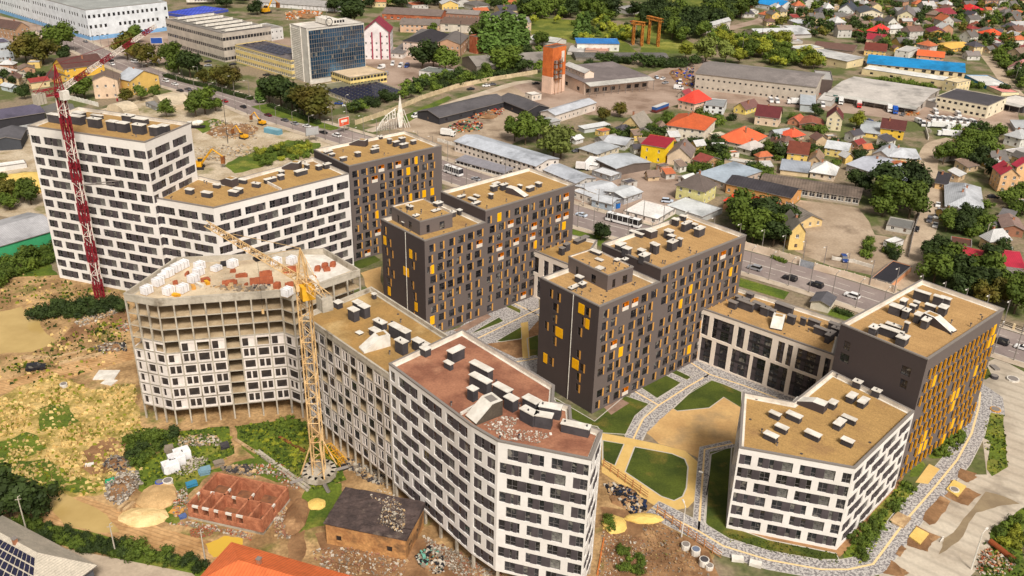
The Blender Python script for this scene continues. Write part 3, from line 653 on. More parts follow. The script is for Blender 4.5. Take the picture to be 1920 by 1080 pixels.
m = MB(); ribbon(LANE, 9, .032, m, mat('lane_surface', (186, 166, 142), (162, 142, 120), s=.1, fine=1.2, amt=.12)); struct('lane', m)
L2 = catmull(gp([(1850, 105), (1868, 128), (1890, 158), (1915, 185)]), 5)
m = MB(); ribbon(L2, 8, .03, m, mat('lane_surface', (0, 0, 0))); struct('lane', m)
L3 = gp([(1340, 60), (1420, 40), (1470, 20)]); m = MB(); ribbon(L3, 10, .03, m, g_pink); struct('lane', m)
for q in ([(1075, 425), (1140, 445), (1125, 462), (1068, 437)], [(1368, 515), (1480, 548), (1470, 562), (1362, 530)], [(1555, 578), (1605, 592), (1590, 602), (1552, 590)], [(1830, 690), (1852, 688), (1860, 705), (1848, 712), (1817, 708), (1820, 665)],
          [(640, 500), (700, 478), (714, 488), (680, 503)], [(745, 222), (840, 180), (848, 184), (760, 232)]): patch('verge', q, g_lawn if q[0][0] < 700 or q[0][0] > 1800 else g_grass, 12)
patch('verge', [(470, 200), (620, 245), (640, 240), (560, 205), (500, 195)], g_grass, 12, .05)
# courtyards
patch('courtyard_paving', [(930, 560), (1010, 540), (1010, 700), (900, 720), (780, 640), (860, 615)], g_cob, 8)
patch('courtyard_paving', [(1185, 735), (1285, 665), (1420, 705), (1560, 770), (1480, 760), (1395, 745), (1240, 820), (1160, 780)], g_cob, 8)
patch('courtyard_lawn', [(1038, 745), (1115, 790), (1172, 742), (1225, 760), (1200, 790), (1178, 815), (1130, 812), (1120, 800), (1060, 790)], g_lawn, 10)
patch('courtyard_lawn', [(1200, 726), (1243, 701), (1277, 718), (1235, 749)], g_lawn, 10)
patch('courtyard_lawn', [(1252, 696), (1259, 689), (1296, 707), (1288, 713)], g_lawn, 10)
patch('courtyard_lawn', [(1300, 730), (1335, 711), (1391, 735), (1390, 765), (1357, 745), (1330, 765), (1270, 771), (1262, 766)], g_lawn, 11)
patch('courtyard_sand', [(1212, 812), (1262, 766), (1335, 762), (1357, 745), (1388, 762), (1383, 832), (1317, 844), (1310, 860), (1280, 845), (1235, 832)], g_sand, 10, .03)
patch('play_lawn', [(1190, 838), (1260, 851), (1284, 861), (1290, 876), (1287, 915), (1280, 931), (1264, 939), (1240, 931), (1172, 885)], g_lawn, 12)
patch('play_path', [(1128, 812), (1178, 821), (1240, 834), (1285, 846), (1308, 866), (1314, 898), (1307, 934), (1290, 952), (1262, 958), (1230, 950), (1128, 886)], g_tanpath, 11)
patch('play_lawn', [(1130, 826), (1170, 833), (1153, 873), (1130, 862)], g_lawn, 12)
patch('paved_bed', [(1132, 764), (1164, 748), (1180, 756), (1146, 778)], mat('brick_bed', (150, 122, 104), (130, 104, 88), s=.4, amt=.15), 12)
patch('courtyard_lawn', [(905, 612), (935, 595), (945, 603), (880, 628)], g_lawn, 10)
patch('courtyard_lawn', [(945, 574), (965, 564), (978, 575), (975, 588)], g_lawn, 10)
patch('courtyard_lawn', [(930, 640), (978, 612), (978, 635), (940, 641)], g_lawn, 10)
patch('courtyard_mud', [(912, 645), (978, 636), (1010, 600), (1010, 680), (975, 675)], g_mud, 9)
patch('courtyard_lawn', [(988, 635), (1010, 628), (1010, 672), (992, 672)], g_lawn, 11)
patch('play_path', [(976, 606), (990, 603), (994, 672), (980, 672)], g_tanpath, 12)
patch('paved_bed', [(850, 620), (912, 588), (922, 594), (866, 625)], mat('brick_bed', (0, 0, 0)), 11)
patch('courtyard_lawn', [(1333, 852), (1372, 838), (1362, 985), (1440, 1012), (1568, 1038), (1580, 1066), (1510, 1052), (1360, 1025), (1320, 978)], g_lawn, 10)
patch('gravel_strip', [(1362, 940), (1358, 994), (1436, 1014), (1575, 1044), (1590, 1030), (1690, 905), (1700, 880), (1660, 890), (1560, 990)], mat('brown_gravel_strip', (164, 124, 84), (140, 104, 70), s=.4, amt=.15), 9)
patch('verge', [(1580, 1040), (1690, 905), (1720, 915), (1715, 935), (1690, 965), (1668, 990), (1618, 1060), (1590, 1068)], g_grass, 11, .06)
patch('verge', [(1735, 850), (1780, 785), (1815, 785), (1808, 830), (1780, 860), (1745, 860)], g_grass, 11, .03)
patch('verge', [(1795, 765), (1805, 755), (1829, 755), (1825, 778), (1797, 775)], g_lawn, 12)
patch('verge', [(1848, 780), (1858, 774), (1882, 778), (1890, 875), (1860, 893), (1850, 880), (1860, 830), (1843, 820)], g_grass, 12, .03)
patch('verge', [(1708, 880), (1730, 865), (1735, 872), (1722, 893), (1706, 895)], g_grass, 12)
patch('apron', [(1830, 690), (1870, 670), (1925, 700), (1940, 960), (1800, 1100), (1640, 1100), (1660, 1050), (1740, 950), (1800, 890), (1850, 890), (1835, 760), (1800, 730)], g_conc, 7)
patch('verge', [(1860, 990), (1925, 950), (1930, 1100), (1810, 1100)], g_grass, 12, .06)
patch('plaza_paving', [(1805, 720), (1835, 715), (1880, 745), (1885, 780), (1848, 778), (1836, 830), (1820, 790), (1800, 760)], g_cob, 8)
patch('puddle', [(1848, 922), (1880, 930), (1912, 945), (1870, 950), (1830, 962), (1760, 1040), (1770, 1010)], mat('wet_concrete', (150, 132, 104), (134, 116, 92), s=.2, amt=.05, rough=.25), 13, .06)
def path(pts, w, line=True, z=.04):
    P_ = densify(gp(pts), 6); m = MB(); ribbon(P_, w, z, m, g_cob)
    if line: ribbon(P_, .45, z + .005, m, g_line)
    for s in (-1, 1): ribbon(P_, .15, z + .006, m, g_kerb, s * w / 2)
    struct('footpath', m)
path([(1163, 880), (1193, 812)], 4); path([(1188, 822), (1206, 785), (1235, 760), (1290, 725), (1330, 702)], 4.4, z=.045)
path([(1282, 672), (1330, 702), (1397, 724), (1460, 748)], 5, z=.05); path([(1182, 729), (1235, 760)], 3.2, z=.042)
path([(1222, 952), (1310, 996), (1356, 1024), (1440, 1050), (1540, 1068), (1590, 1068), (1637, 1058), (1700, 974), (1750, 917), (1795, 862), (1822, 812), (1836, 760), (1838, 735)], 5.6, z=.055)
path([(1310, 994), (1321, 843), (1374, 832)], 2.6, z=.05); path([(868, 648), (1012, 578)], 4, z=.05); path([(950, 562), (1012, 592)], 3, z=.045); path([(960, 680), (1010, 672)], 3.4, z=.045)
patch('tan_square', [(1716, 905), (1742, 870), (1762, 880), (1740, 908)], g_tanpath, 18)
for q in ([(1795, 895), (1803, 880), (1832, 888), (1812, 905)],): patch('soil_bed', q, g_mud, 18)
# building site surfaces
patch('pond', [(-30, 590), (40, 575), (75, 600), (105, 640), (60, 660), (-30, 668)], g_water, 6, .08)
patch('puddle', [(85, 935), (100, 920), (175, 950), (215, 985), (225, 998), (180, 1000), (120, 985)], g_water, 7, .06)
patch('puddle', [(385, 1020), (420, 1005), (455, 1010), (450, 1040), (400, 1045)], mat('yellow_water', (206, 168, 66), amt=0, rough=.15), 7, .08)
TR = gp([(-40, 735), (30, 720), (120, 700), (185, 680), (250, 662)]); m = MB(); ribbon(catmull(TR, 6), 7, .02, m, mat('rutted_track', (200, 160, 112), (164, 124, 80), s=.2, fine=1, amt=.15, wave=(.35, 70, .25, 3.0))); struct('dirt_track', m)
TR = gp([(60, 930), (180, 975), (270, 1015), (400, 1050), (520, 1075)]); m = MB(); ribbon(catmull(TR, 6), 9, .018, m, mat('rutted_track', (0, 0, 0))); struct('dirt_track', m)
patch('dirt_track', [(530, 900), (560, 920), (580, 960), (575, 1030), (560, 1060), (540, 1050), (548, 990), (530, 940)], g_mud, 6, .08)
patch('dry_grass', [(-30, 760), (100, 700), (170, 730), (255, 720), (265, 800), (300, 850), (250, 900), (180, 930), (95, 930), (-30, 860)], g_dry, 5, .08)
patch('rough_grass_ground', [(440, 800), (560, 785), (640, 870), (650, 900), (590, 920), (540, 900), (450, 830)], g_grass, 6, .06)
patch('rough_grass_ground', [(255, 800), (330, 810), (430, 800), (440, 850), (380, 890), (300, 930), (260, 920), (250, 860)], g_grass, 6, .1)
patch('rough_grass_ground', [(-30, 965), (100, 985), (240, 1020), (390, 1060), (380, 1085), (200, 1040), (-30, 990)], g_grass, 8, .05)
patch('rough_grass_ground', [(290, 930), (400, 880), (500, 860), (560, 900), (520, 905), (400, 885), (350, 940), (330, 985), (250, 960)], g_grass, 6, .12)
patch('rough_grass_ground', [(575, 915), (640, 905), (650, 950), (610, 985), (560, 1000)], g_grass, 6, .12)
patch('rough_grass_ground', [(-30, 880), (90, 860), (190, 905), (180, 925), (95, 915), (-30, 925)], g_grass, 8, .12)
patch('mud', [(150, 850), (210, 820), (250, 850), (230, 890), (170, 890)], g_mud, 9, .14)
patch('mud', [(60, 770), (130, 760), (150, 790), (80, 810)], g_grass, 9, .14)
patch('mud', [(-30, 840), (50, 810), (90, 840), (20, 870)], g_grass, 9, .14)
patch('mud', [(590, 1000), (800, 1010), (900, 1060), (900, 1120), (600, 1100)], g_mud, 6, .08)
patch('mud', [(1125, 950), (1200, 960), (1330, 1030), (1360, 1110), (1120, 1110)], g_mud, 6, .06)
patch('car_park', [(-60, 998), (130, 1030), (360, 1075), (420, 1130), (-60, 1200)], mat('pale_tarmac', (186, 168, 146), (166, 148, 128), s=.1, fine=1.5, amt=.1), 9)
patch('mud', [(140, 600), (240, 570), (240, 600), (150, 640), (100, 650)], g_mud, 6, .08)
patch('sandy_ground', [(676, 512), (715, 500), (722, 560), (700, 560)], g_sand, 8, .04)
# ---------------------------------------------------------------- concrete frame blocks
def frame_block(px, z, label, short, nfl, pitch, z0, closed, roofm, par, pick, base=None, slabm=concrete, panelm=concrete_panel, rows_ok=None, cap=100, bay=3.4, skip=()):
    q = ccw([G(*p, z).to_2d() for p in px]); root = thing('unfinished_block', label, 'building under construction', base or (sum(p[0] for p in q) / len(q), sum(p[1] for p in q) / len(q)), short=short)
    zs = floors(nfl + 1, pitch, z0); iq = inset(q, .12); npan = 0
    for i, zz in enumerate(zs):
        m = MB(); m.prism(iq, zz - .3, zz, slabm, mat('dusty_slab_top', (190, 168, 136), (160, 138, 108), s=.3, amt=.12)); m.build('floor_slab' if i < nfl else 'roof_slab', root)
    core = inset(q, 8.5)
    m = MB(); r = random.Random(5)
    for i in range(-1, nfl):
        for k in range(len(core)):                    # broken lines of inner walls on every floor
            a, b = Vector(core[k]), Vector(core[(k + 1) % len(core)]); L = (b - a).length; u = r.uniform(0, 2); e = (b - a) / max(L, .01)
            while u < L - 1.5:
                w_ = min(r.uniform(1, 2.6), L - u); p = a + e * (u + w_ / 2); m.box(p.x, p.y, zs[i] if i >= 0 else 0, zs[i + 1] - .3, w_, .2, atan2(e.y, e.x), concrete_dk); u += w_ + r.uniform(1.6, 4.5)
    m.build('inner_walls', root)
    W = Wall(root)
    for k in range(len(q)):
        a, b = Vector(q[k]), Vector(q[(k + 1) % len(q)]); L = (b - a).length; n = max(1, round(L / bay)); e = (b - a) / L; nn = Vector((-e.y, e.x)); t = atan2(e.y, e.x)
        for j in range(n):
            p = a + e * (L * j / n + .16) + nn * .16; m = MB(); m.box(p.x, p.y, 0, z - par + .0, .34, .34, t, slabm); m.build('column', root)
            if k in skip: continue
            for f in range(nfl):
                A_, B_ = a + e * (L * j / n + .33), a + e * (L * (j + 1) / n); w_ = L / n - .33
                if rows_ok and not rows_ok(k, j, f, n): continue
                rows = pick(k, j, f, n, w_, zs[f], r)
                if rows is None: continue
                if npan < cap - 1:
                    mb = MB(); W.side(A_, B_, zs[f], zs[f + 1] - .3, rows, panelm, mb); mb.build('wall_panel', root); npan += 1
                else: W.side(A_, B_, zs[f], zs[f + 1] - .3, rows, panelm)
    if W.mb.f:
        o = W.finish('further_wall_panels', cap); o['kind'] = 'stuff'
    elif W.wins: W.finish('wall', cap)
    roof_slab(root, q, z, roofm, par, concrete, concrete, .35)
    m = MB()
    for k in range(len(q)):
        a, b = q[k], q[(k + 1) % len(q)]; m.face([(*a, z - par - .45), (*b, z - par - .45), (*b, z - .02), (*a, z - .02)], slabm)
    m.build('parapet_band', root)
    return root, q
def uc_pick(k, j, f, n, w, z, r):
    if f > 5 or (f < 5 and (j + k) % 7 == 4): return None
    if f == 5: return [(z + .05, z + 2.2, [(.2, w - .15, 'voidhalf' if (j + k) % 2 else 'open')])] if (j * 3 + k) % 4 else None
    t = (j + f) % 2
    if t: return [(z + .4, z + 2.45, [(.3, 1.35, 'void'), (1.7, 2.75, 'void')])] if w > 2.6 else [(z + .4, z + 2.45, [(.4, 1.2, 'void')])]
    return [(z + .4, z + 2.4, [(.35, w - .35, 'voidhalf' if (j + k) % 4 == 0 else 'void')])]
uc, ucq = frame_block([(231, 550), (330, 482), (445, 477), (607, 465), (675, 505), (597, 531), (547, 552), (524, 544), (292, 561)], 33.3, 'unfinished concrete frame block with open upper floors, pallets and bricks on its flat roof', 'the unfinished concrete block', 9, 3.05, 4.2, 5, mat('dusty_slab', (206, 188, 160), (186, 166, 138), s=.2, fine=2, amt=.08, c3=(166, 146, 122), s3=.15), 1.35, uc_pick)
def ub_pick(k, j, f, n, w, z, r):
    t = (j * 2 + f) % 5
    if t == 3 and f > 1: return None
    if (j + f) % 2: return [(z + .3, z + 2.6, [(.3, w - .35, 'two')])]
    return [(z + .35, z + 2.5, [(.6, 1.1, 'two'), (1.5, 2.3, 'two')])]
ub, ubq = frame_block([(567, 590), (696, 537), (842, 630), (730, 702)], 30.3, 'pale panel-clad wing with square windows and a worn tan roof, behind the lattice crane', 'the pale unfinished wing', 8, 3.1, 4.0, 8, roof_old, .9, ub_pick, bay=3.1)
shafts(ub, O(480, 540, [(615, 100, 1.4, 1.6, 1.6), (760, 100, 1.5, 1.8, 2.6), (810, 130, 1.6, 2.2, 2.8), (730, 155, 1.5, 2.2, 2.8), (885, 40, .8, .8, 1.4), (930, 245, 1.4, 3, 1.8), (890, 308, 1.4, 2.2, 1.6), (1050, 280, 1.5, 3.2, 3), (1110, 312, 1.5, 2.6, 2.8), (1090, 390, 1.5, 2.5, 3), (1215, 388, 1.5, 2.2, 2.4), (1270, 415, 1.3, 2.4, 1.8), (1270, 445, 1.2, 2, 1.6), (775, 330, 1, 1.2, .5)]), 29.4, ANG_A)
wedge(ub, (480 + 985 / 4, 540 + 330 / 4), (480 + 790 / 4, 540 + 460 / 4), 2.6, 29.4, 2.8, cap_white, roof_old)

# ---------------------------------------------------------------- tower cranes
def lattice(mb, p, q, w, r, step, m, m2=None, n2=0, tri=False):
    p, q = Vector(p), Vector(q); d = (q - p); L = d.length; d.normalize(); x = d.cross(Vector((0, 0, 1)))
    if x.length < .1: x = Vector((1, 0, 0))
    x.normalize(); y = x.cross(d); N = max(1, round(L / step))
    off = [(-1, -1), (1, -1), (1, 1), (-1, 1)] if not tri else [(-1, -.6), (1, -.6), (0, .9)]
    for i in range(N):
        mm = m2 if m2 and (i // n2) % 2 else m; a, b = p + d * (L * i / N), p + d * (L * (i + 1) / N)
        A = [a + x * (u * w / 2) + y * (v * w / 2) for u, v in off]; B = [b + x * (u * w / 2) + y * (v * w / 2) for u, v in off]
        for k in range(len(off)):
            mb.bar(A[k], B[k], r, mm); j = (k + 1) % len(off); mb.bar(A[k], B[j] if i % 2 else A[j], r * .6, mm); mb.bar(A[j] if i % 2 == 0 else A[k], B[k] if i % 2 == 0 else B[j], r * .6, mm)
def crane(label, base, z, w, tip, back, apex, m, m2, jm, jm2, short):
    g = G(*base); root = thing('tower_crane', label, 'tower crane', (g.x, g.y), short=short)
    b = MB(); lattice(b, (g.x, g.y, 0), (g.x, g.y, z), w, .16, w * 1.05, m, m2, 3); b.build('mast', root)
    top = Vector((g.x, g.y, z)); t = G(*tip, z + 1.5); bk = G(*back, z + 1.2)
    b = MB(); lattice(b, top + Vector((0, 0, 1.2)), t, 1.5, .12, 1.6, jm, jm2, 7, True); j = b.build('jib', root)
    b = MB(); lattice(b, top + Vector((0, 0, 1)), bk, 1.6, .12, 1.8, jm if not jm2 else m, None, 0); b.build('counter_jib', root)
    d = (bk - top); d.z = 0; d.normalize(); b = MB()
    for k in range(3): b.box(bk.x - d.x * k * .9, bk.y - d.y * k * .9, z - 1.4, z + 1.4, .75, 2.2, atan2(d.y, d.x), concrete)
    b.build('counterweight', root)
    ap = Vector((g.x, g.y, apex)); b = MB()
    for u, v in ((-1, -1), (1, -1), (1, 1), (-1, 1)): b.bar((g.x + u * w * .5, g.y + v * w * .5, z), ap, .14, m)
    for f in (.35, .7): b.bar(ap, top + (t - top) * f + Vector((0, 0, 1.5)), .06, m)
    b.bar(ap, bk, .07, m); lattice(b, (g.x, g.y, z), (g.x, g.y, z + (apex - z) * .6), w * .7, .08, 1.4, m); b.build('apex_frame', root)
    b = MB(); s = Vector((-d.y, d.x, 0)); p = top + s * 1.8; b.box(p.x, p.y, z - 1.2, z + 1.2, 2, 1.6, atan2(d.y, d.x), cap_white); bx_ = MB()
    cb = b.build('operator_cab', root); bx_.box(p.x - d.x * .95, p.y - d.y * .95, z - .5, z + .8, .3, 1.3, atan2(d.y, d.x), glass); bx_.build('cab_window', cb)
    b = MB(); b.box(g.x, g.y, z - .5, z + .6, w * 1.4, w * 1.4, .4, m); b.build('slewing_ring', root)
    q = top + (t - top) * .45; b = MB(); b.box(q.x, q.y, q.z - 1.0, q.z - .5, 1.6, 1.3, atan2(d.y, d.x), frame_dark); tr = b.build('trolley', root)
    b = MB(); b.bar(q, (q.x, q.y, z - 12), .03, frame_dark); b.box(q.x, q.y, z - 13, z - 12, .5, .3, 0, m); b.build('hook', root)
    return root, g
cream = mat('cream_crane_paint', (224, 190, 140), (196, 158, 106), s=.5, amt=.12); crane_y = mat('yellow_crane_paint', (226, 170, 44), (200, 140, 30), s=.5, amt=.1)
red_p = mat('red_crane_paint', (140, 30, 42), (120, 24, 36), s=.5, amt=.08); wht_p = mat('white_crane_paint', (222, 208, 196), amt=.06)
cy, gy = crane('tall cream lattice tower crane on a concrete ballast ring beside the pale unfinished wing', (599, 893), 46.5, 2.3, (388, 419), (612, 560), 54.5, cream, None, cream, None, 'the cream tower crane')
r = random.Random(3); b = MB()
for k in range(14):
    a = k / 14 * 2 * pi; b.box(gy.x + 3.2 * cos(a), gy.y + 3.2 * sin(a), .5, 1.9, 1.0, 2.0, a, concrete)
b.bar((gy.x, gy.y, 0), (gy.x, gy.y, 1.2), 3.0, concrete, 14); b.build('ballast_ring', cy); b = MB()
for k in range(4):
    a = k * pi / 2 + .5; b.bar((gy.x + 4 * cos(a), gy.y + 4 * sin(a), 1.9), (gy.x + 1.1 * cos(a + .3), gy.y + 1.1 * sin(a + .3), 10), .16, cream); b.bar((gy.x, gy.y, .4), (gy.x + 6.5 * cos(a), gy.y + 6.5 * sin(a), .4), .45, cap_grey)
b.build('undercarriage', cy); b = MB(); b.box(gy.x + 1.2, gy.y - 1.8, 44.6, 47.4, 2.6, 2.2, .5, crane_y); b.build('winch_housing', cy)
cr, gr = crane('red and white lattice tower crane in front of the white tower block', (188, 560), 62, 2.0, (292, 48), (66, 178), 70, red_p, wht_p, wht_p, red_p, 'the red tower crane')
b = MB(); lattice(b, (gr.x, gr.y, 0), (gr.x, gr.y, 62), 1.5, .2, 5.6, red_p, red_p, 1)
b.build('climbing_ladder', cr); b = MB(); q1 = G(228, 338, 38); q2 = G(215, 345, 38)
b.bar((gr.x, gr.y, 36), q1, .14, cap_grey); b.bar((gr.x - 1, gr.y, 36), q2, .14, cap_grey); b.build('wall_tie', cr)
# spare yellow crane section lying by the mast
p, q = G(615, 838, 1), G(645, 870, 1); s = thing('crane_section', 'yellow lattice crane section lying on the ground behind the cream crane base', 'crane section', (p.x, p.y)); b = MB(); lattice(b, p, q, 1.6, .12, 1.5, crane_y); b.build('lattice_frame', s)
b = MB(); b.box(q.x, q.y, 0, .3, 2, 2, .6, frame_dark); b.build('timber_sleeper', s)

# ---------------------------------------------------------------- brick shells and ruins by the crane
def shell(px, z, label, short):
    q = [G(*p, z).to_2d() for p in px]; a, b, d = q[0], q[1], q[3]; e = (b - a).normalized(); n = Vector((-e.y, e.x)); L = (b - a).length; D = abs((d - a).dot(n)); n = n if (d - a).dot(n) > 0 else -n
    root = thing('brick_shell', label, 'unfinished house', ((a.x + b.x) / 2, (a.y + b.y) / 2), short=short); bt = mat('orange_brick', (184, 120, 88), (150, 92, 66), s=.8, fine=4, amt=.14)
    def wl(u0, v0, u1, v1, gaps=(), nm='brick_wall'):
        s, t = a + e * u0 + n * v0, a + e * u1 + n * v1; LL = (t - s).length; f = (t - s) / LL; m = MB(); u = 0
        for g0, g1 in list(gaps) + [(LL, LL)]:
            if g0 - u > .05: p = s + f * ((u + g0) / 2); m.box(p.x, p.y, .6, z, g0 - u, .38, atan2(f.y, f.x), bt)
            if g1 > g0: p = s + f * ((g1 + g0) / 2); m.box(p.x, p.y, z - .5, z - .02, g1 - g0, .34, atan2(f.y, f.x), cap_white); m.box(p.x, p.y, .6, 1.5, g1 - g0, .34, atan2(f.y, f.x), bt) if g1 - g0 < 1.6 else None
            u = g1
        m.build(nm, root)
    wl(0, 0, L, 0, [(1, 2.4), (3.3, 4.8), (6, 7), (8.6, 10), (11, 12.5)]); wl(L, 0, L, D, [(D * .4, D * .4 + 1)]); wl(0, 0, 0, D, [(D * .3, D * .3 + .9)]); wl(0, D, L, D)
    for f in (.33, .66): wl(L * f, .2, L * f, D - .2, [(D * .55, D * .55 + .9)], 'partition')
    wl(.2, D * .45, L - .2, D * .45, [(2, 2.9), (7, 7.9)], 'partition'); wl(L * .17, .2, L * .17, D * .45, (), 'partition'); wl(L * .83, .2, L * .83, D * .45, (), 'partition')
    m = MB(); c0_ = a + e * L / 2 + n * D / 2; m.box(c0_.x, c0_.y, 0, .6, L + .5, D + .5, atan2(e.y, e.x), concrete, mat('bare_floor', (142, 96, 66), (104, 74, 56), s=.5, amt=.15)); m.build('foundation', root)
    return root
shell([(352, 945), (490, 975), (533, 918), (400, 885)], 3.6, 'roofless orange brick shell of rooms on a concrete base, below the heap of white rubble', 'the roofless brick shell')
q = rect((610, 982), (760, 1013), (790, 950), 5); cx, cy_ = sum(p[0] for p in q) / 4, sum(p[1] for p in q) / 4
ru = thing('ruined_shed', 'crumbling brick shed with tattered dark felt roof, at the foot of the red-roofed white block', 'shed', (cx, cy_), short='the crumbling dark-roofed shed')
W = Wall(ru)
for k in range(4):
    L = (Vector(q[(k + 1) % 4]) - Vector(q[k])).length; W.side(q[k], q[(k + 1) % 4], 0, 5.1, [(1.2, 2.6, [(2, 3.2, 'void'), (L - 4, L - 2.8, 'void')])] if L > 8 else [], mat('old_orange_wall', (196, 146, 92), (160, 112, 70), s=.3, fine=2, amt=.2, c3=(112, 84, 58), s3=.2))
W.finish(); r = random.Random(9); b = MB(); N = 12
e = Vector(q[1]) - Vector(q[0]); n = Vector(q[3]) - Vector(q[0]); hz = {}
def HZ(i, j):
    if (i, j) not in hz: hz[i, j] = 5.3 + r.uniform(-.12, .12) + .9 * (j / N) + (-.5 if i > 8 and 3 < j < 9 else 0)
    p = Vector(q[0]) + e * (i / N * 1.04 - .02) + n * (j / N * 1.04 - .02); return (p.x + r.uniform(-.1, .1) * (0 < i < N), p.y, hz[i, j])
P = [[HZ(i, j) for j in range(N + 1)] for i in range(N + 1)]
mr = mat('tattered_felt', (84, 70, 66), (62, 52, 50), s=.4, fine=2, amt=.2, c3=(140, 124, 110), s3=.16, bump=.5)
for i in range(N):
    for j in range(N): b.face([P[i][j], P[i + 1][j], P[i + 1][j + 1], P[i][j + 1]], mr)
for i in range(N): b.face([P[i][0], (P[i][0][0], P[i][0][1], 5.0), (P[i + 1][0][0], P[i + 1][0][1], 5.0), P[i + 1][0]], mr); b.face([P[N][i], (P[N][i][0], P[N][i][1], 5), (P[N][i + 1][0], P[N][i + 1][1], 5), P[N][i + 1]], mr)
b.build('roof', ru)
# ---------------------------------------------------------------- houses, halls and works beyond the road
def gable_roof(b, q, z, rh, m, ov=.5, axis=0, thick=.25):
    a, bb, cc, d = [Vector(p) for p in q]
    if axis == 1: a, bb, cc, d = bb, cc, d, a        # ridge always runs parallel to a-bb
    e = (bb - a).normalized(); n = (d - a).normalized(); L = (bb - a).length; D = (d - a).length
    a = a - e * ov - n * ov; L += 2 * ov; D += 2 * ov
    P = lambda u, v, z_: (*(a + e * u + n * v), z_)
    z0 = z - rh * ov / (D / 2) * .8
    for s in (0, 1):
        v0 = 0 if s == 0 else D
        f = [P(0, v0, z0), P(L, v0, z0), P(L, D / 2, z + rh), P(0, D / 2, z + rh)]; f = f if s == 0 else f[::-1]
        b.face(f, m); g = [P(0, v0, z0 - thick), P(L, v0, z0 - thick), P(L, v0, z0), P(0, v0, z0)]; b.face(g if s == 0 else g[::-1], cap_grey)
    for u in (0, L):
        b.face([P(u, 0, z0), P(u, D / 2, z + rh), P(u, D / 2, z + rh - thick), P(u, 0, z0 - thick)], cap_grey); b.face([P(u, D, z0), P(u, D / 2, z + rh), P(u, D / 2, z + rh - thick), P(u, D, z0 - thick)], cap_grey)
    return e, n
def hip_roof(b, q, z, rh, m, ov=.6):
    q = inset(ccw(q), -ov); L = [(Vector(q[(i + 1) % 4]) - Vector(q[i])).length for i in range(4)]
    if L[0] < L[1]: q = q[1:] + q[:1]; L = L[1:] + L[:1]
    a, bb, cc, d = [Vector(p) for p in q]; e = (bb - a).normalized(); W_ = L[1] / 2; r = min(W_, L[0] / 2 - .1)
    m1 = (a + d) / 2 + e * r; m2 = (bb + cc) / 2 - e * r; z0 = z - .1
    R1, R2 = (*m1, z + rh), (*m2, z + rh)
    b.face([(*a, z0), (*bb, z0), R2, R1], m); b.face([(*bb, z0), (*cc, z0), R2], m); b.face([(*cc, z0), (*d, z0), R1, R2], m); b.face([(*d, z0), (*a, z0), R1], m)
    for i in range(4): s, t = q[i], q[(i + 1) % 4]; b.face([(*s, z0 - .25), (*t, z0 - .25), (*t, z0), (*s, z0)], cap_grey)
HN = [0]
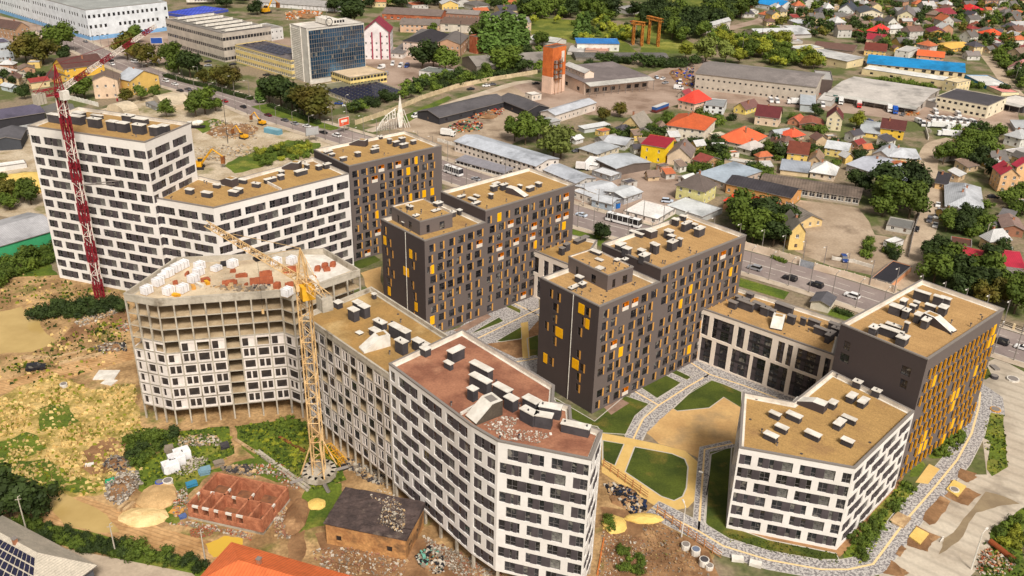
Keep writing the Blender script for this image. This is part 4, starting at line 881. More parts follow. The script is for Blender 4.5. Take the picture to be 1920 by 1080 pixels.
def H(k, A, B, C, by, kind, rh, wall, roofc, label, cat='house', short=None, name='house', st=None, win='white', nw=None, rk=None, chim=None, fl=None, ww=1.1, wh=1.3, base_band=None, z=None, door=True, band=False, parts=None, wallm=None, roofm=None):
    """one building from three picture points on its eaves (left, near, right end) and the picture row of its foot under B"""
    p = [c(k, *t) if k is not None else t for t in (A, B, C)]; byp = OFF[k][1] + by / 4 if k is not None else by
    hh = z or max(2.2, hgt(p[1][0], p[1][1], byp)); q = rect(*p, hh)
    if area(q) < 0: q = [q[1], q[0], q[3], q[2]]
    r = random.Random(HN[0]); HN[0] += 1
    cx, cy_ = sum(t[0] for t in q) / 4, sum(t[1] for t in q) / 4
    root = thing(name, label, cat, (cx, cy_), short=short)
    W = Wall(root); wm = wallm or cm(wall, 'wall'); st = st or max(1, int(hh / 2.9)); fh = hh / st; fp = []
    for i in range(4):
        a, b = Vector(q[i]), Vector(q[(i + 1) % 4]); L = (b - a).length; f = L > 3 and hh > 2; rows = []
        if win and f:
            n = nw[i % 2] if nw else max(1, int(L / (3.3 if not band else 2.2))); n = min(n, 40)
            for s in range(st):
                g = L / n; ws = []
                for j in range(n):
                    cw = min(ww, g * .8) if not band else g * .86
                    u = g * (j + .5) - cw / 2
                    if door and s == 0 and i == 0 and j == n // 2: ws.append((u, u + min(1.0, cw), 'door')); continue
                    if not nw and not band and r.random() < .12: continue
                    ws.append((u, u + cw, win))
                if ws: h0 = s * fh + min(fh * .32, 1); rows.append((h0, min(h0 + wh, s * fh + fh - .25), ws))
        W.side(a, b, 0, hh, rows, wm)
    rk = rk or ('felt' if kind == 'flat' else 'tile'); ang = math.degrees(atan2(q[1][1] - q[0][1], q[1][0] - q[0][0]))
    L0, L1 = (Vector(q[1]) - Vector(q[0])).length, (Vector(q[2]) - Vector(q[1])).length
    if kind == 'gable': kind = 'g0' if L0 >= L1 else 'g1'
    rm = roofm or cm(roofc, rk, int(round(ang / 10)) * 10 + (0 if kind != 'g1' else 90)); b = MB()
    if kind in ('g0', 'g1'):
        ax = 0 if kind == 'g0' else 1; gable_roof(b, q, hh, rh, rm, .45, ax)
        for s in ((1, 3) if ax == 0 else (0, 2)):
            s0, s1 = q[s], q[(s + 1) % 4]; mid = ((s0[0] + s1[0]) / 2, (s0[1] + s1[1]) / 2); W.mb.face([(*s0, hh), (*s1, hh), (*mid, hh + rh - .1)], wm)
    elif kind == 'hip': hip_roof(b, q, hh, rh, rm)
    elif kind == 'shed':
        o = inset(ccw(q), -.4); b.face([(*o[0], hh), (*o[1], hh), (*o[2], hh + rh), (*o[3], hh + rh)], rm); b.face([(*o[0], hh - .25), (*o[1], hh - .25), (*o[1], hh), (*o[0], hh)], cap_grey)
        b.face([(*o[1], hh - .25), (*o[2], hh + rh - .25), (*o[2], hh + rh), (*o[1], hh)], cap_grey); b.face([(*o[3], hh + rh - .25), (*o[0], hh - .25), (*o[0], hh), (*o[3], hh + rh)], cap_grey)
        W.mb.face([(*q[1], hh), (*q[2], hh), (*q[2], hh + rh)], wm); W.mb.face([(*q[3], hh), (*q[0], hh), (*q[3], hh + rh)], wm); W.mb.face([(*q[2], hh), (*q[3], hh), (*q[3], hh + rh), (*q[2], hh + rh)], wm)
    elif kind == 'arch':
        a, bb, cc, d = [Vector(t) for t in q]; N = 9; wdt = (bb - a).length
        for i in range(N):
            t0, t1 = pi * i / N, pi * (i + 1) / N; f0, f1 = (1 - cos(t0)) / 2, (1 - cos(t1)) / 2
            b.face([(*(a + (bb - a) * f0), hh + rh * sin(t0)), (*(a + (bb - a) * f1), hh + rh * sin(t1)), (*(d + (cc - d) * f1), hh + rh * sin(t1)), (*(d + (cc - d) * f0), hh + rh * sin(t0))], rm)
            W.mb.face([(*(a + (bb - a) * .5), hh), (*(a + (bb - a) * f0), hh + rh * sin(t0)), (*(a + (bb - a) * f1), hh + rh * sin(t1))], rm)
    else: pass
    W.finish(cap=36)
    if kind == 'flat': ro = roof_slab(root, q, hh + .02, rm, .3 if hh < 8 else .5, cap_grey, cm(wall, 'wall'), .25)
    else: ro = b.build('roof', root)
    if base_band:
        m = MB(); i1 = inset(ccw(q), -.05)
        for i in range(4): m.face([(*i1[i], 0), (*i1[(i + 1) % 4], 0), (*i1[(i + 1) % 4], base_band[0]), (*i1[i], base_band[0])], cm(base_band[1], 'wall'))
        m.build('plinth', root)
    if chim is None and name == 'house' and kind in ('g0', 'g1', 'hip') and hh < 9 and min(L0, L1) > 4: chim = 1
    if chim:
        for i in range(chim):
            f = .3 + .4 * r.random(); p_ = (Vector(q[0]) + (Vector(q[1]) - Vector(q[0])) * f + (Vector(q[3]) - Vector(q[0])) * (.35 + .3 * r.random())); m = MB()
            m.box(p_.x, p_.y, hh + (0 if kind != 'flat' else -.1), hh + max(rh, .6) + .8, .7, .7, radians(ang), cm((178, 120, 90), 'wall'), shaft_dark); m.box(p_.x, p_.y, hh + max(rh, .6) + .8, hh + max(rh, .6) + .95, .9, .9, radians(ang), cap_grey); m.build('chimney', ro)
    return root, q, hh, ro
def skylights(root, q, z, n, m=cap_white, ang=None, rows=1, h=1.6, w=.5):
    a, b, d = Vector(q[0]), Vector(q[1]), Vector(q[3]); L = (b - a).length; D = (d - a).length; e = (b - a) / L; n_ = (d - a) / D
    for i in range(n):
        p = a + e * (L * (i + .5) / n); m_ = MB(); s = L / n * w / 2; v0, v1 = D * .12, D * .88
        P = lambda u, v, zz: (*(p + e * u + n_ * v), z + zz)
        m_.face([P(-s, v0, 0), P(s, v0, 0), P(s, v0, h)], m); m_.face([P(s, v1, 0), P(-s, v1, 0), P(s, v1, h)], m)
        m_.face([P(-s, v0, 0), P(s, v0, h), P(s, v1, h), P(-s, v1, 0)], cm((98, 92, 88), 'felt')); m_.face([P(s, v0, 0), P(s, v1, 0), P(s, v1, h), P(s, v0, h)], m); m_.build('roof_monitor', root)
def solar(root, q, z, nu, nv, f=(.1, .9, .1, .9), tilt=.5):
    a, b, d = Vector(q[0]), Vector(q[1]), Vector(q[3]); pm = mat('solar_panel', (38, 36, 62), (28, 28, 48), s=.8, amt=0, rough=.15, spec=.6)
    for i in range(nu):
        for j in range(nv):
            u0, u1 = f[0] + (f[1] - f[0]) * i / nu, f[0] + (f[1] - f[0]) * (i + .86) / nu; v0, v1 = f[2] + (f[3] - f[2]) * j / nv, f[2] + (f[3] - f[2]) * (j + .7) / nv
            P = lambda u, v, zz: (*(a + (b - a) * u + (d - a) * v), z + zz)
            m = MB(); m.face([P(u0, v0, .15), P(u1, v0, .15), P(u1, v1, .15 + tilt), P(u0, v1, .15 + tilt)], pm); m.face([P(u1, v0, .1), P(u0, v0, .1), P(u0, v1, .1 + tilt), P(u1, v1, .1 + tilt)], cap_grey)
            m.build('solar_panel', root)
def canopy(root, q, z, depth, drop=.6, m=None, posts=6, side=0, nm='canopy'):
    a, b = Vector(q[side]), Vector(q[(side + 1) % 4]); e = (b - a).normalized(); n = Vector((e.y, -e.x)); L = (b - a).length
    mb = MB(); mb.face([(*(a + n * depth), z - drop), (*(b + n * depth), z - drop), (*b, z), (*a, z)], m or cm((200, 196, 188), 'seam')); mb.face([(*(a + n * depth), z - drop - .3), (*(b + n * depth), z - drop - .3), (*(b + n * depth), z - drop), (*(a + n * depth), z - drop)], cap_grey)
    mb.face([(*(b + n * depth), z - drop - .3), (*(a + n * depth), z - drop - .3), (*a, z - .3), (*b, z - .3)], cap_grey); mb.build(nm, root)
    for i in range(posts):
        p = a + e * (L * (i + .05) / (posts - .9)) + n * (depth - .4); m2 = MB(); m2.bar((p.x, p.y, 0), (p.x, p.y, z - drop - .2), .14, cap_grey); m2.build('post', root)

W_, CR = (232, 226, 216), (226, 206, 168)
# --- top left works (crop 0, 1)
x, q, z, _ = H(0, (-60, -112), (640, 75), (1225, 5), 305, 'flat', 0, (226, 230, 234), (160, 162, 158), 'large white four-storey factory with light blue plinth and grey roof, behind the leafy corner', 'factory', 'the white blue-based factory', 'factory', st=3, ww=1.7, wh=2.2, base_band=(2.6, (130, 176, 220)), door=False, win='brown')
x, q, z, _ = H(0, (1240, 140), (1665, 248), (1930, 175), 468, 'flat', 0, (196, 184, 170), (128, 122, 116), 'grey three-storey works with ribbed roof monitors and dark ground floor', 'factory', 'the grey works with roof ridges', 'factory', st=3, band=True, wh=2.0, door=False, win='brown'); skylights(x, q, z, 6)
x, q, z, _ = H(0, (1740, 205), (1860, 235), (2100, 195), 330, 'flat', 0, (214, 212, 208), (150, 144, 138), 'plain white hall block linking the grey works to the yellow-striped offices', 'factory', 'the plain white hall', 'factory', ww=.9, wh=.9, st=2, door=False, win='brown')
x, q, z, _ = H(None, (440, 83), (545, 112), (590, 99), 148, 'flat', 0, (234, 208, 140), (116, 108, 108), 'long low yellow and white striped office wing beside the blue glass tower', 'office building', 'the yellow-striped offices', 'office_building', st=3, band=True, wh=1.6, win='white', door=False); solar(x, q, z - .4, 9, 3, (.05, .75, .15, .9))
x, q, z, _ = H(1, (255, 178), (385, 216), (742, 150), 632, 'flat', 0, (214, 208, 198), (214, 206, 196), 'tall slab tower with dark blue glass front and white ribbed side wall', 'office tower', 'the blue glass tower', 'office_tower', st=10, win=None)
gl = mat('blue_curtain_glass', (24, 44, 62), (34, 70, 96), s=.12, amt=.0, rough=.08, spec=.8, c3=(60, 110, 140), s3=.06)
a, b_ = Vector(q[1]), Vector(q[2]); e = (b_ - a).normalized(); n = Vector((e.y, -e.x)); L = (b_ - a).length; m = MB()
m.face([(*(a + e * .5 + n * .1), 3), (*(b_ - e * .5 + n * .1), 3), (*(b_ - e * .5 + n * .1), z - 1.2), (*(a + e * .5 + n * .1), z - 1.2)], gl); m.build('glass_front', x); m = MB(); r = random.Random(2)
for i in range(25): p = a + e * (.5 + (L - 1) * i / 24) + n * .2; m.box(p.x, p.y, 3, z - 1.2, .14, .2, atan2(e.y, e.x), cap_grey)
for i in range(12): zz = 3 + (z - 4.2) * i / 11; p = (a + b_) / 2 + n * .2; m.box(p.x, p.y, zz - .08, zz + .08, L - 1, .16, atan2(e.y, e.x), cap_grey)
for i in range(16):
    u, f = r.randrange(24), r.randrange(11); p = a + e * (.5 + (L - 1) * (u + .5) / 24) + n * .3; zz = 3 + (z - 4.2) * f / 11; m.box(p.x, p.y, zz + .3, zz + 2.3, .9, .1, atan2(e.y, e.x), pane_curtained)
m.build('facade_grid', x); a, b_ = Vector(q[0]), Vector(q[1]); e = (b_ - a).normalized(); n = Vector((e.y, -e.x)); L = (b_ - a).length; m = MB()
for i in range(28): zz = 1 + (z - 2) * i / 28; p = a + e * L * .3 + n * .12; m.box(p.x, p.y, zz, zz + .45, L * .55, .24, atan2(e.y, e.x), cap_white)
for f in (.02, .6, .98): p = a + e * L * f + n * .2; m.box(p.x, p.y, 0, z, .5, .5, atan2(e.y, e.x), cap_white)
m.build('side_ribs', x); m = MB(); cc_ = (Vector(q[0]) + Vector(q[2])) / 2; m.box(cc_.x, cc_.y, z, z + 3, 14, 7, atan2(e.y, e.x), cap_white); m.build('plant_room', x)
m = MB(); p = (Vector(q[1]) * .62 + Vector(q[2]) * .38); f2 = (Vector(q[2]) - Vector(q[1])).normalized(); an = atan2(f2.y, f2.x)
for i in range(20): t = 2 * pi * i / 20; t2 = 2 * pi * (i + 1) / 20; m.bar((p.x + f2.x * 2.1 * cos(t), p.y + f2.y * 2.1 * cos(t), z + 2.4 + 2.1 * sin(t)), (p.x + f2.x * 2.1 * cos(t2), p.y + f2.y * 2.1 * cos(t2), z + 2.4 + 2.1 * sin(t2)), .22, frame_dark)
for i in range(4): p2 = p + f2 * (4 + i * 1.8); m.box(p2.x, p2.y, z + 1.4, z + 2.8, 1.1, .3, an, frame_dark)
m.build('roof_sign', x); m = MB(); m.bar((*cc_, z + 3), (*cc_, z + 12), .12, cap_grey); m.build('mast', x)
x, q, z, _ = H(1, (510, 515), (705, 582), (920, 520), 660, 'flat', 0, (240, 214, 140), (214, 190, 158), 'square pale yellow two-storey annex at the foot of the blue glass tower', 'office building', 'the pale yellow annex', 'office_building', st=2, band=True, wh=1.5, win='brown', door=False)
x, q, z, _ = H(1, (420, 640), (735, 765), (1060, 660), 792, 'flat', 0, (216, 200, 170), (124, 120, 96), 'single-storey flat building covered with dark solar panels before the yellow annex', 'office building', 'the solar-panelled flat building', 'office_building', st=1, ww=1.6); solar(x, q, z - .25, 10, 9, (.3, .98, .03, .97), .4)
x, q, z, _ = H(1, (0, 12), (700, 62), (720, 30), 95, 'gable', 3, (230, 226, 224), (170, 165, 160), 'very long white three-storey barracks block with small grey windows at the far edge', 'apartment building', 'the long white barracks', 'apartment_building', st=3, ww=1.2)
x, q, z, _ = H(1, (800, 240), (1000, 244), (1010, 200), 446, 'g1', 7, (236, 226, 224), (150, 56, 72), 'tall white gabled house with maroon mansard roof and maroon corner strips', 'house', 'the maroon and white gabled house', st=4, ww=1.2, wh=1.2)
a, b_ = Vector(q[0]), Vector(q[1]); e = (b_ - a).normalized(); n = Vector((e.y, -e.x)); L = (b_ - a).length; m = MB()
for f in (.01, .34, .66, .99): p = a + e * L * f + n * .15; m.box(p.x, p.y, 0, z, .9, .3, atan2(e.y, e.x), cm((160, 60, 80), 'wall'))
m.build('corner_strip', x)
H(1, (1008, 395), (1100, 402), (1105, 260), 440, 'shed', 5, (220, 212, 204), (120, 114, 112), 'grey sloping lean-to between the maroon gabled house and the black mansard house', 'shed', name='lean_to', st=1)
H(1, (1102, 305), (1330, 325), (1340, 250), 442, 'hip', 5, (228, 205, 190), (58, 54, 58), 'cream and brick house with black mansard roof and white skylights', short='the black mansard house', st=3, ww=1.1)
H(1, (1340, 320), (1530, 330), (1535, 265), 430, 'gable', 3, (190, 150, 120), (118, 110, 106), 'old brick range with weathered grey roof beside the square brick chimney tower', 'workshop', name='workshop')
H(1, (1600, 262), (1652, 275), (1672, 256), 405, 'flat', 0, (200, 112, 66), (110, 80, 70), 'square red brick tower stub between old workshops and tall poplars', 'tower', 'the square brick stub tower', 'brick_tower', win=None, wallm=brick)
H(1, (945, 98), (1385, 120), (1395, 82), 165, 'gable', 3, (176, 104, 76), (128, 112, 104), 'long old brick warehouse with grey roof, behind the beige workshops', 'warehouse', name='warehouse', wallm=brick, ww=2, nw=(9, 3))
H(1, (1080, 180), (1372, 188), (1378, 150), 250, 'gable', 2.5, (216, 176, 146), (132, 120, 112), 'beige workshop with red sign and faded roof, before the long brick warehouse', 'workshop', name='workshop', ww=1.6)
H(1, (1382, 172), (1662, 188), (1672, 140), 252, 'gable', 2.5, (218, 206, 190), (118, 96, 84), 'pale workshop with brown roof and tall doors next to the poplars', 'workshop', name='workshop', nw=(3, 2), ww=2)
H(1, (1400, 95), (1665, 110), (1670, 85), 150, 'gable', 2, (160, 120, 100), (150, 140, 134), 'low grey-roofed brick store behind the pale workshop with brown roof', 'warehouse', name='warehouse')
x, q, z, _ = H(1, (1545, 432), (1655, 495), (2170, 425), 556, 'g1', 3.5, (150, 140, 128), (146, 138, 130), 'long grey hangar with dark open end beside the hedged concrete fence', 'warehouse', 'the long grey hangar', 'warehouse', rk='seam', win=None)
H(1, (1222, 528), (1415, 552), (1432, 515), 602, 'flat', 0, (226, 222, 216), (120, 124, 118), 'small white building with dark flat roof by the service road trees', 'workshop', name='workshop')
x, q, z, _ = H(1, (1210, 832), (1375, 880), (1815, 737), 935, 'g1', 2.2, (62, 60, 64), (98, 94, 96), 'charcoal gabled hall with long dark roof and white door, at the scrapyard', 'warehouse', 'the charcoal scrapyard hall', 'warehouse', rk='seam', win='brown', st=1, nw=(1, 5), ww=1.6)
x, q, z, _ = H(1, (1815, 737), (2040, 827), (2165, 790), 888, 'g0', 2.2, (56, 54, 58), (94, 90, 92), 'shorter charcoal hall closing the far side of the scrapyard', 'warehouse', 'the shorter charcoal hall', 'warehouse', rk='seam', win='brown', nw=(3, 1), ww=2)
# left edge
H(0, (395, 478), (480, 515), (690, 440), 592, 'gable', 4.5, (240, 190, 76), (98, 68, 62), 'bright yellow house with dark brown roof behind the red crane jib', short='the bright yellow house', st=2)
H(0, (330, 560), (412, 590), (482, 562), 622, 'gable', 2, (220, 180, 90), (96, 72, 66), 'low brown-roofed outbuilding beside the bright yellow house', 'outbuilding', name='outbuilding')
H(0, (870, 580), (975, 605), (1180, 560), 715, 'g0', 4, (226, 186, 104), (184, 188, 194), 'old ochre two-storey house with pale metal roof beside the main road', short='the old ochre house', st=2, rk='seam', roofm=None)
H(0, (690, 600), (878, 594), (885, 555), 735, 'gable', 2.5, (228, 198, 168), (124, 104, 92), 'peach two-storey house with brown roof adjoining the old ochre house', short='the peach house', st=2)
H(0, (-100, 330), (80, 312), (92, 275), 450, 'flat', 0, (196, 200, 206), (96, 90, 106), 'grey shop building with bright blue fascia at the picture edge', 'shop', name='shop', st=2, band=True, base_band=None)
H(0, (-60, 190), (115, 218), (132, 188), 300, 'gable', 4, (176, 140, 110), (104, 80, 72), 'old brown-roofed brick tenement behind the blue-fascia shop', st=3)
H(0, (-60, 532), (75, 562), (165, 532), 600, 'gable', 2, (222, 212, 196), (206, 196, 186), 'low white-roofed house below the olive trees near the edge', st=1)
H(0, (5, 638), (80, 655), (112, 636), 692, 'gable', 1.2, (196, 204, 206), (204, 206, 206), 'tiny white cabin beside the dark hall with purple roof', 'cabin', name='cabin')
x, q, z, _ = H(0, (-170, 850), (-90, 905), (205, 765), 980, 'g1', 2.5, (58, 56, 60), (96, 90, 108), 'dark hall with purplish panel roof and pale lower slope near the edge', 'warehouse', 'the dark purple-roofed hall', 'warehouse', rk='seam', win=None)
H(0, (-60, 985), (-20, 1012), (238, 880), 1045, 'shed', .6, (120, 118, 120), (186, 184, 180), 'long narrow pale canopy roof beside the dark purple-roofed hall', 'shed', name='shed', win=None, rk='seam')
H(0, (-60, 1055), (150, 1042), (150, 960), 1120, 'gable', 1.5, (70, 72, 78), (104, 100, 104), 'dark grey shed standing left of the white tower block', 'shed', name='shed', rk='seam', win=None)
H(0, (325, 800), (345, 850), (560, 822), 905, 'gable', 1.5, (150, 144, 138), (120, 116, 112), 'low dark-roofed garage row behind the roof of the white tower', 'garage', name='garage', win=None)
for A, B, C, by, t in (((1150, 745), (1215, 800), (1370, 740), 822, 'larger beige arched hangar beside the road behind the white tower'), ((800, 820), (930, 850), (1010, 815), 862, 'smaller beige arched tent behind the roof of the white tower')):
    H(0, A, B, C, by, 'arch', 3.5, (206, 186, 158), (214, 196, 168), t, 'hangar', name='hangar', win=None, rk='seam')
H(0, (1090, 765), (1180, 805), (1220, 770), 830, 'flat', 0, (150, 148, 146), (136, 134, 132), 'plain grey box building beside the larger beige arched hangar', 'shed', name='shed')
x, q, z, _ = H(4, (-330, 660), (-100, 790), (350, 588), 930, 'g1', 2.2, (66, 166, 112), (184, 182, 184), 'green-walled shed with light grey metal roof beside the weedy site edge', 'warehouse', 'the green-walled shed', 'warehouse', rk='seam', win=None)
x, q, z, _ = H(4, (-60, 150), (-45, 175), (165, 95), 185, 'flat', 0, (226, 222, 216), (232, 228, 220), 'long white container shed on the sandy lot left of the white tower', 'container', name='container', win=None)
# bottom left
x, q, z, ro = H(None, *[proj(p) for p in ((-104, 128.3, 5), (-81, 116, 5), (-76, 126.5, 5))], 0, 'hip', 5, (90, 92, 98), (206, 194, 176), 'dark-walled house with cream hipped roof carrying rows of solar panels', 'house', 'the solar-roofed house', z=5, win=None)
# --- centre of the far side (crop 2)
x, q, z, _ = H(2, (235, 343), (308, 357), (405, 335), 706, 'flat', 0, (214, 116, 58), (110, 80, 66), 'tall orange brick tower with pale base and outside ducts', 'tower', 'the orange brick tower', 'brick_tower', win=None, wallm=mat('vivid_brick', (204, 110, 54), (180, 92, 46), s=.3, fine=3, amt=.1), base_band=(9.5, (236, 200, 176)))
a, b_ = Vector(q[1]), Vector(q[2]); e = (b_ - a).normalized(); n = Vector((e.y, -e.x)); L = (b_ - a).length; m = MB()
for i, zz in enumerate((8, 13, 18)): p = a + e * L * .35 + n * 1.1; m.box(p.x, p.y, zz, zz + .3, 5, 2, atan2(e.y, e.x), rust)
m.build('steel_platform', x); m = MB()
for f in (.15, .5):
    for i, zz in enumerate((9, 11.5, 14.5, 17)): p = a + e * L * f + n * 1.2; m.box(p.x, p.y, zz, zz + 1.7, 1.5, 1.4, atan2(e.y, e.x), cap_grey)
for f in (.05, .3, .55): p = a + e * L * f + n * 2; m.bar((*p, 0), (*p, 20), .15, rust)
p = a + e * L * .75 + n * .2; m.box(p.x, p.y, 17, 23, 2.2, .4, atan2(e.y, e.x), inner_white); m.build('duct_stack', x)
H(2, (395, 485), (547, 546), (592, 530), 682, 'g0', 1.5, (240, 216, 196), (200, 196, 190), 'cream gabled block against the orange brick tower', 'workshop', 'the cream block by the brick tower', 'workshop', st=3, ww=.9, rk='seam')
x, q, z, _ = H(2, (545, 618), (1028, 570), (812, 462), 660, 'shed', .5, (214, 190, 170), (122, 112, 110), 'wide hall with dark felt roof and long open loading canopy', 'warehouse', 'the wide dark-roofed loading hall', 'warehouse', rk='felt', win='brown', nw=(8, 3), st=1, ww=3, wh=2.2); canopy(x, q, z, 6, 1, posts=10)
H(2, (215, 836), (325, 862), (580, 757), 926, 'g1', 1.5, (222, 208, 196), (194, 196, 202), 'long white shed with pale ridge roof below the orange brick tower', 'shed', 'the long white shed', 'shed', rk='seam', ww=.9)
H(2, (185, 895), (250, 925), (325, 893), 960, 'shed', .5, (180, 176, 170), (190, 188, 186), 'small lean-to canopy at the end of the long white shed', 'lean-to', name='lean_to', win=None)
H(2, (100, 695), (150, 712), (215, 698), 758, 'flat', 0, (226, 214, 200), (226, 220, 212), 'tiny white gatehouse cabin below the orange brick tower', 'cabin', name='cabin')
H(2, (125, 290), (330, 318), (445, 298), 350, 'gable', 1.8, (226, 220, 210), (216, 214, 208), 'white low-pitched store behind the orange brick tower', 'warehouse', name='warehouse', rk='seam', win=None)
H(2, (490, 325), (805, 330), (805, 302), 386, 'shed', 1.2, (228, 224, 214), (52, 124, 196), 'white store with a bright blue mono-pitch roof near the meadow', 'warehouse', 'the blue mono-pitch store', 'warehouse', rk='seam', nw=(6, 2), ww=1.6)
H(2, (540, 375), (725, 385), (725, 352), 400, 'flat', 0, (190, 160, 140), (196, 146, 126), 'low store with pinkish flat roof before the blue mono-pitch store', 'warehouse', name='warehouse', win=None)
H(2, (415, 385), (540, 392), (545, 345), 405, 'flat', 0, (210, 200, 188), (190, 184, 178), 'low pale flat store tucked right behind the orange brick tower', 'warehouse', name='warehouse', win=None)
H(2, (480, 428), (1172, 430), (1150, 394), 446, 'gable', 1.2, (140, 132, 122), (112, 108, 104), 'very long low dark shed striped with roof lights, behind the hedge', 'warehouse', 'the long striped shed', 'warehouse', rk='slate', win=None)
H(1, (1850, 165), (2065, 168), (2065, 125), 250, 'flat', 0, (206, 180, 150), (150, 146, 142), 'tall cream works block with blue tarpaulin beside the poplars', 'factory', name='factory', st=3)
x, q, z, _ = H(2, (1380, 548), (2280, 652), (2275, 545), 776, 'g0', 2.5, (198, 186, 170), (132, 124, 120), 'long grey warehouse with twin rows of small windows and entrance porch', 'warehouse', 'the long grey warehouse', 'warehouse', rk='felt', nw=(22, 4), ww=1.1, wh=1.0, st=2, win='brown')
H(2, (820, 932), (960, 958), (1030, 910), 992, 'g1', 5, (226, 196, 136), (158, 148, 136), 'steep gabled ochre cottage with grey roof among gardens', short='the steep gabled cottage', ww=1)
H(2, (1250, 748), (1370, 776), (1406, 722), 842, 'hip', 5, (244, 208, 184), (232, 76, 60), 'slim pink house with steep bright red hipped roof', short='the slim red-roofed house', st=2)
H(2, (1158, 935), (1440, 975), (1490, 885), 1065, 'hip', 4, (240, 226, 206), (206, 98, 56), 'large cream twin villa with orange-brown roof and dormer gables', short='the orange twin villa', st=2, chim=2)
H(2, (1440, 788), (1590, 803), (1622, 748), 865, 'flat', 0, (228, 228, 226), (150, 152, 152), 'white modern cube house with flat grey roof', short='the white cube house', st=2, win='brown', ww=1.6)
H(2, (1665, 800), (1752, 820), (1790, 775), 862, 'g1', 3, (240, 214, 120), (128, 92, 86), 'small yellow house with brown gable facing the viewer', st=1)
H(2, (1535, 1040), (1772, 1090), (1808, 1000), 1150, 'hip', 5, (232, 216, 190), (238, 112, 70), 'broad villa with vivid orange pyramid roof', short='the vivid orange-roofed villa', st=2)
H(2, (1475, 1000), (1530, 1022), (1562, 985), 1072, 'flat', 0, (226, 214, 190), (206, 196, 176), 'narrow cream annex next to the vivid orange-roofed villa', 'outbuilding', name='outbuilding')
H(2, (1245, 702), (1300, 712), (1312, 685), 742, 'gable', 2, (190, 176, 160), (156, 66, 72), 'tiny maroon-roofed hut behind the slim red-roofed house', 'hut', name='hut')
H(2, (420, 1030), (478, 1048), (500, 1022), 1084, 'gable', 1.2, (222, 220, 216), (224, 224, 222), 'small white-roofed cabin next to the weeping willow', 'cabin', name='cabin')
H(2, (620, 1032), (690, 1060), (742, 1015), 1092, 'gable', 1.5, (190, 184, 178), (156, 150, 146), 'small grey gabled shed beside the pale long-roofed workshop', 'shed', name='shed')
H(2, (690, 1062), (848, 1088), (866, 1030), 1130, 'g0', 1.5, (206, 200, 192), (196, 198, 202), 'pale long-roofed workshop next to the yellow cube house', 'workshop', name='workshop', rk='seam')
H(2, (500, 945), (545, 966), (626, 892), 985, 'shed', .5, (200, 200, 198), (228, 228, 226), 'white awning roof over a shed in the gardens', 'shed', name='shed', win=None)
H(2, (930, 35), (1020, 52), (1052, 30), 102, 'gable', 2, (228, 214, 180), (200, 194, 184), 'cream farm building with pale roof at the far edge of the meadow', 'farm building', name='farm_building')
H(2, (735, 62), (900, 88), (930, 38), 112, 'gable', 2, (190, 184, 178), (170, 166, 164), 'grey farm shed beside the cream farm building', 'farm building', name='farm_building', win=None)
H(2, (470, 22), (700, 30), (710, 5), 50, 'gable', 2, (214, 208, 198), (196, 190, 180), 'long pale farm barn left of the grey farm shed', 'farm building', name='farm_building', win=None)
H(2, (1640, 20), (1700, 30), (1740, 10), 60, 'gable', 2, (224, 214, 196), (160, 150, 146), 'pale cottage behind the meadow beside the blue-roofed hall', 'house')
H(2, (1500, 190), (1640, 150), (1690, 120), 215, 'gable', 2, (214, 206, 194), (196, 194, 192), 'angled row of white garages by the far rail yard', 'garage', name='garage')
H(2, (1740, 225), (1850, 265), (1925, 150), 290, 'g1', 3, (216, 206, 190), (206, 206, 206), 'long pale barn with ridge roof at the end of the far lane', 'barn', name='barn', rk='seam')
H(2, (1850, 250), (1920, 290), (1960, 200), 320, 'g1', 3, (226, 200, 180), (190, 170, 160), 'pinkish barn right next to the long pale barn', 'barn', name='barn')
# --- far right quarter (crop 3)
H(3, (-90, 22), (92, 50), (115, 20), 86, 'gable', 4, (226, 224, 220), (40, 146, 216), 'far white hall with vivid sky-blue roof at the top edge', 'hall', 'the sky-blue-roofed hall', 'hall', rk='seam')
for i, (A, B, C, by) in enumerate((((75, 262), (168, 305), (185, 270), 325), ((88, 238), (188, 268), (205, 225), 290), ((105, 190), (208, 228), (225, 185), 250), ((132, 145), (232, 178), (245, 140), 205))):
    H(3, A, B, C, by, 'flat', 0, (196, 190, 182), [(196, 198, 200), (128, 112, 104), (206, 206, 206), (200, 202, 206)][i], ['low pale garage nearest in the slanting far row', 'low brown-roofed garage in the slanting far row', 'low white garage second from the top of the slanting far row', 'low pale garage at the top of the slanting far row'][i], 'garage', name='garage', win=None)
H(3, (528, 72), (645, 82), (660, 50), 130, 'g1', 5, (232, 230, 226), (74, 78, 88), 'white house with rounded dark gable among far trees', st=2)
H(3, (380, 105), (515, 130), (532, 100), 165, 'gable', 1.5, (238, 196, 116), (126, 122, 118), 'far low yellow building with grey roof beside a dark-gabled white house', 'building', name='low_building')
H(3, (540, 130), (640, 140), (650, 115), 170, 'gable', 1.5, (230, 196, 120), (140, 130, 120), 'short yellow wing below the dark-gabled white house', 'building', name='low_building')
H(3, (695, 95), (865, 102), (880, 70), 150, 'gable', 3, (236, 222, 196), (86, 90, 96), 'long cream house with dark slate roof behind the red-roofed pink house', st=2)
H(3, (910, 70), (980, 92), (1050, 60), 125, 'g1', 3, (226, 222, 214), (150, 146, 144), 'far white house with grey gable beside a cream gabled twin', st=2)
H(3, (975, 112), (1100, 122), (1106, 75), 165, 'g1', 4, (230, 218, 180), (132, 124, 122), 'far cream house with wide grey gable facing the camera', st=2)
H(3, (1180, 92), (1290, 112), (1312, 82), 146, 'g1', 4, (228, 210, 176), (148, 58, 66), 'cream house with maroon gable roof on the far slope', st=2)
H(3, (1185, 215), (1215, 240), (1292, 208), 292, 'gable', 2.5, (238, 178, 92), (122, 52, 70), 'narrow orange house with white side wall and maroon roof', short='the narrow orange house', st=3)
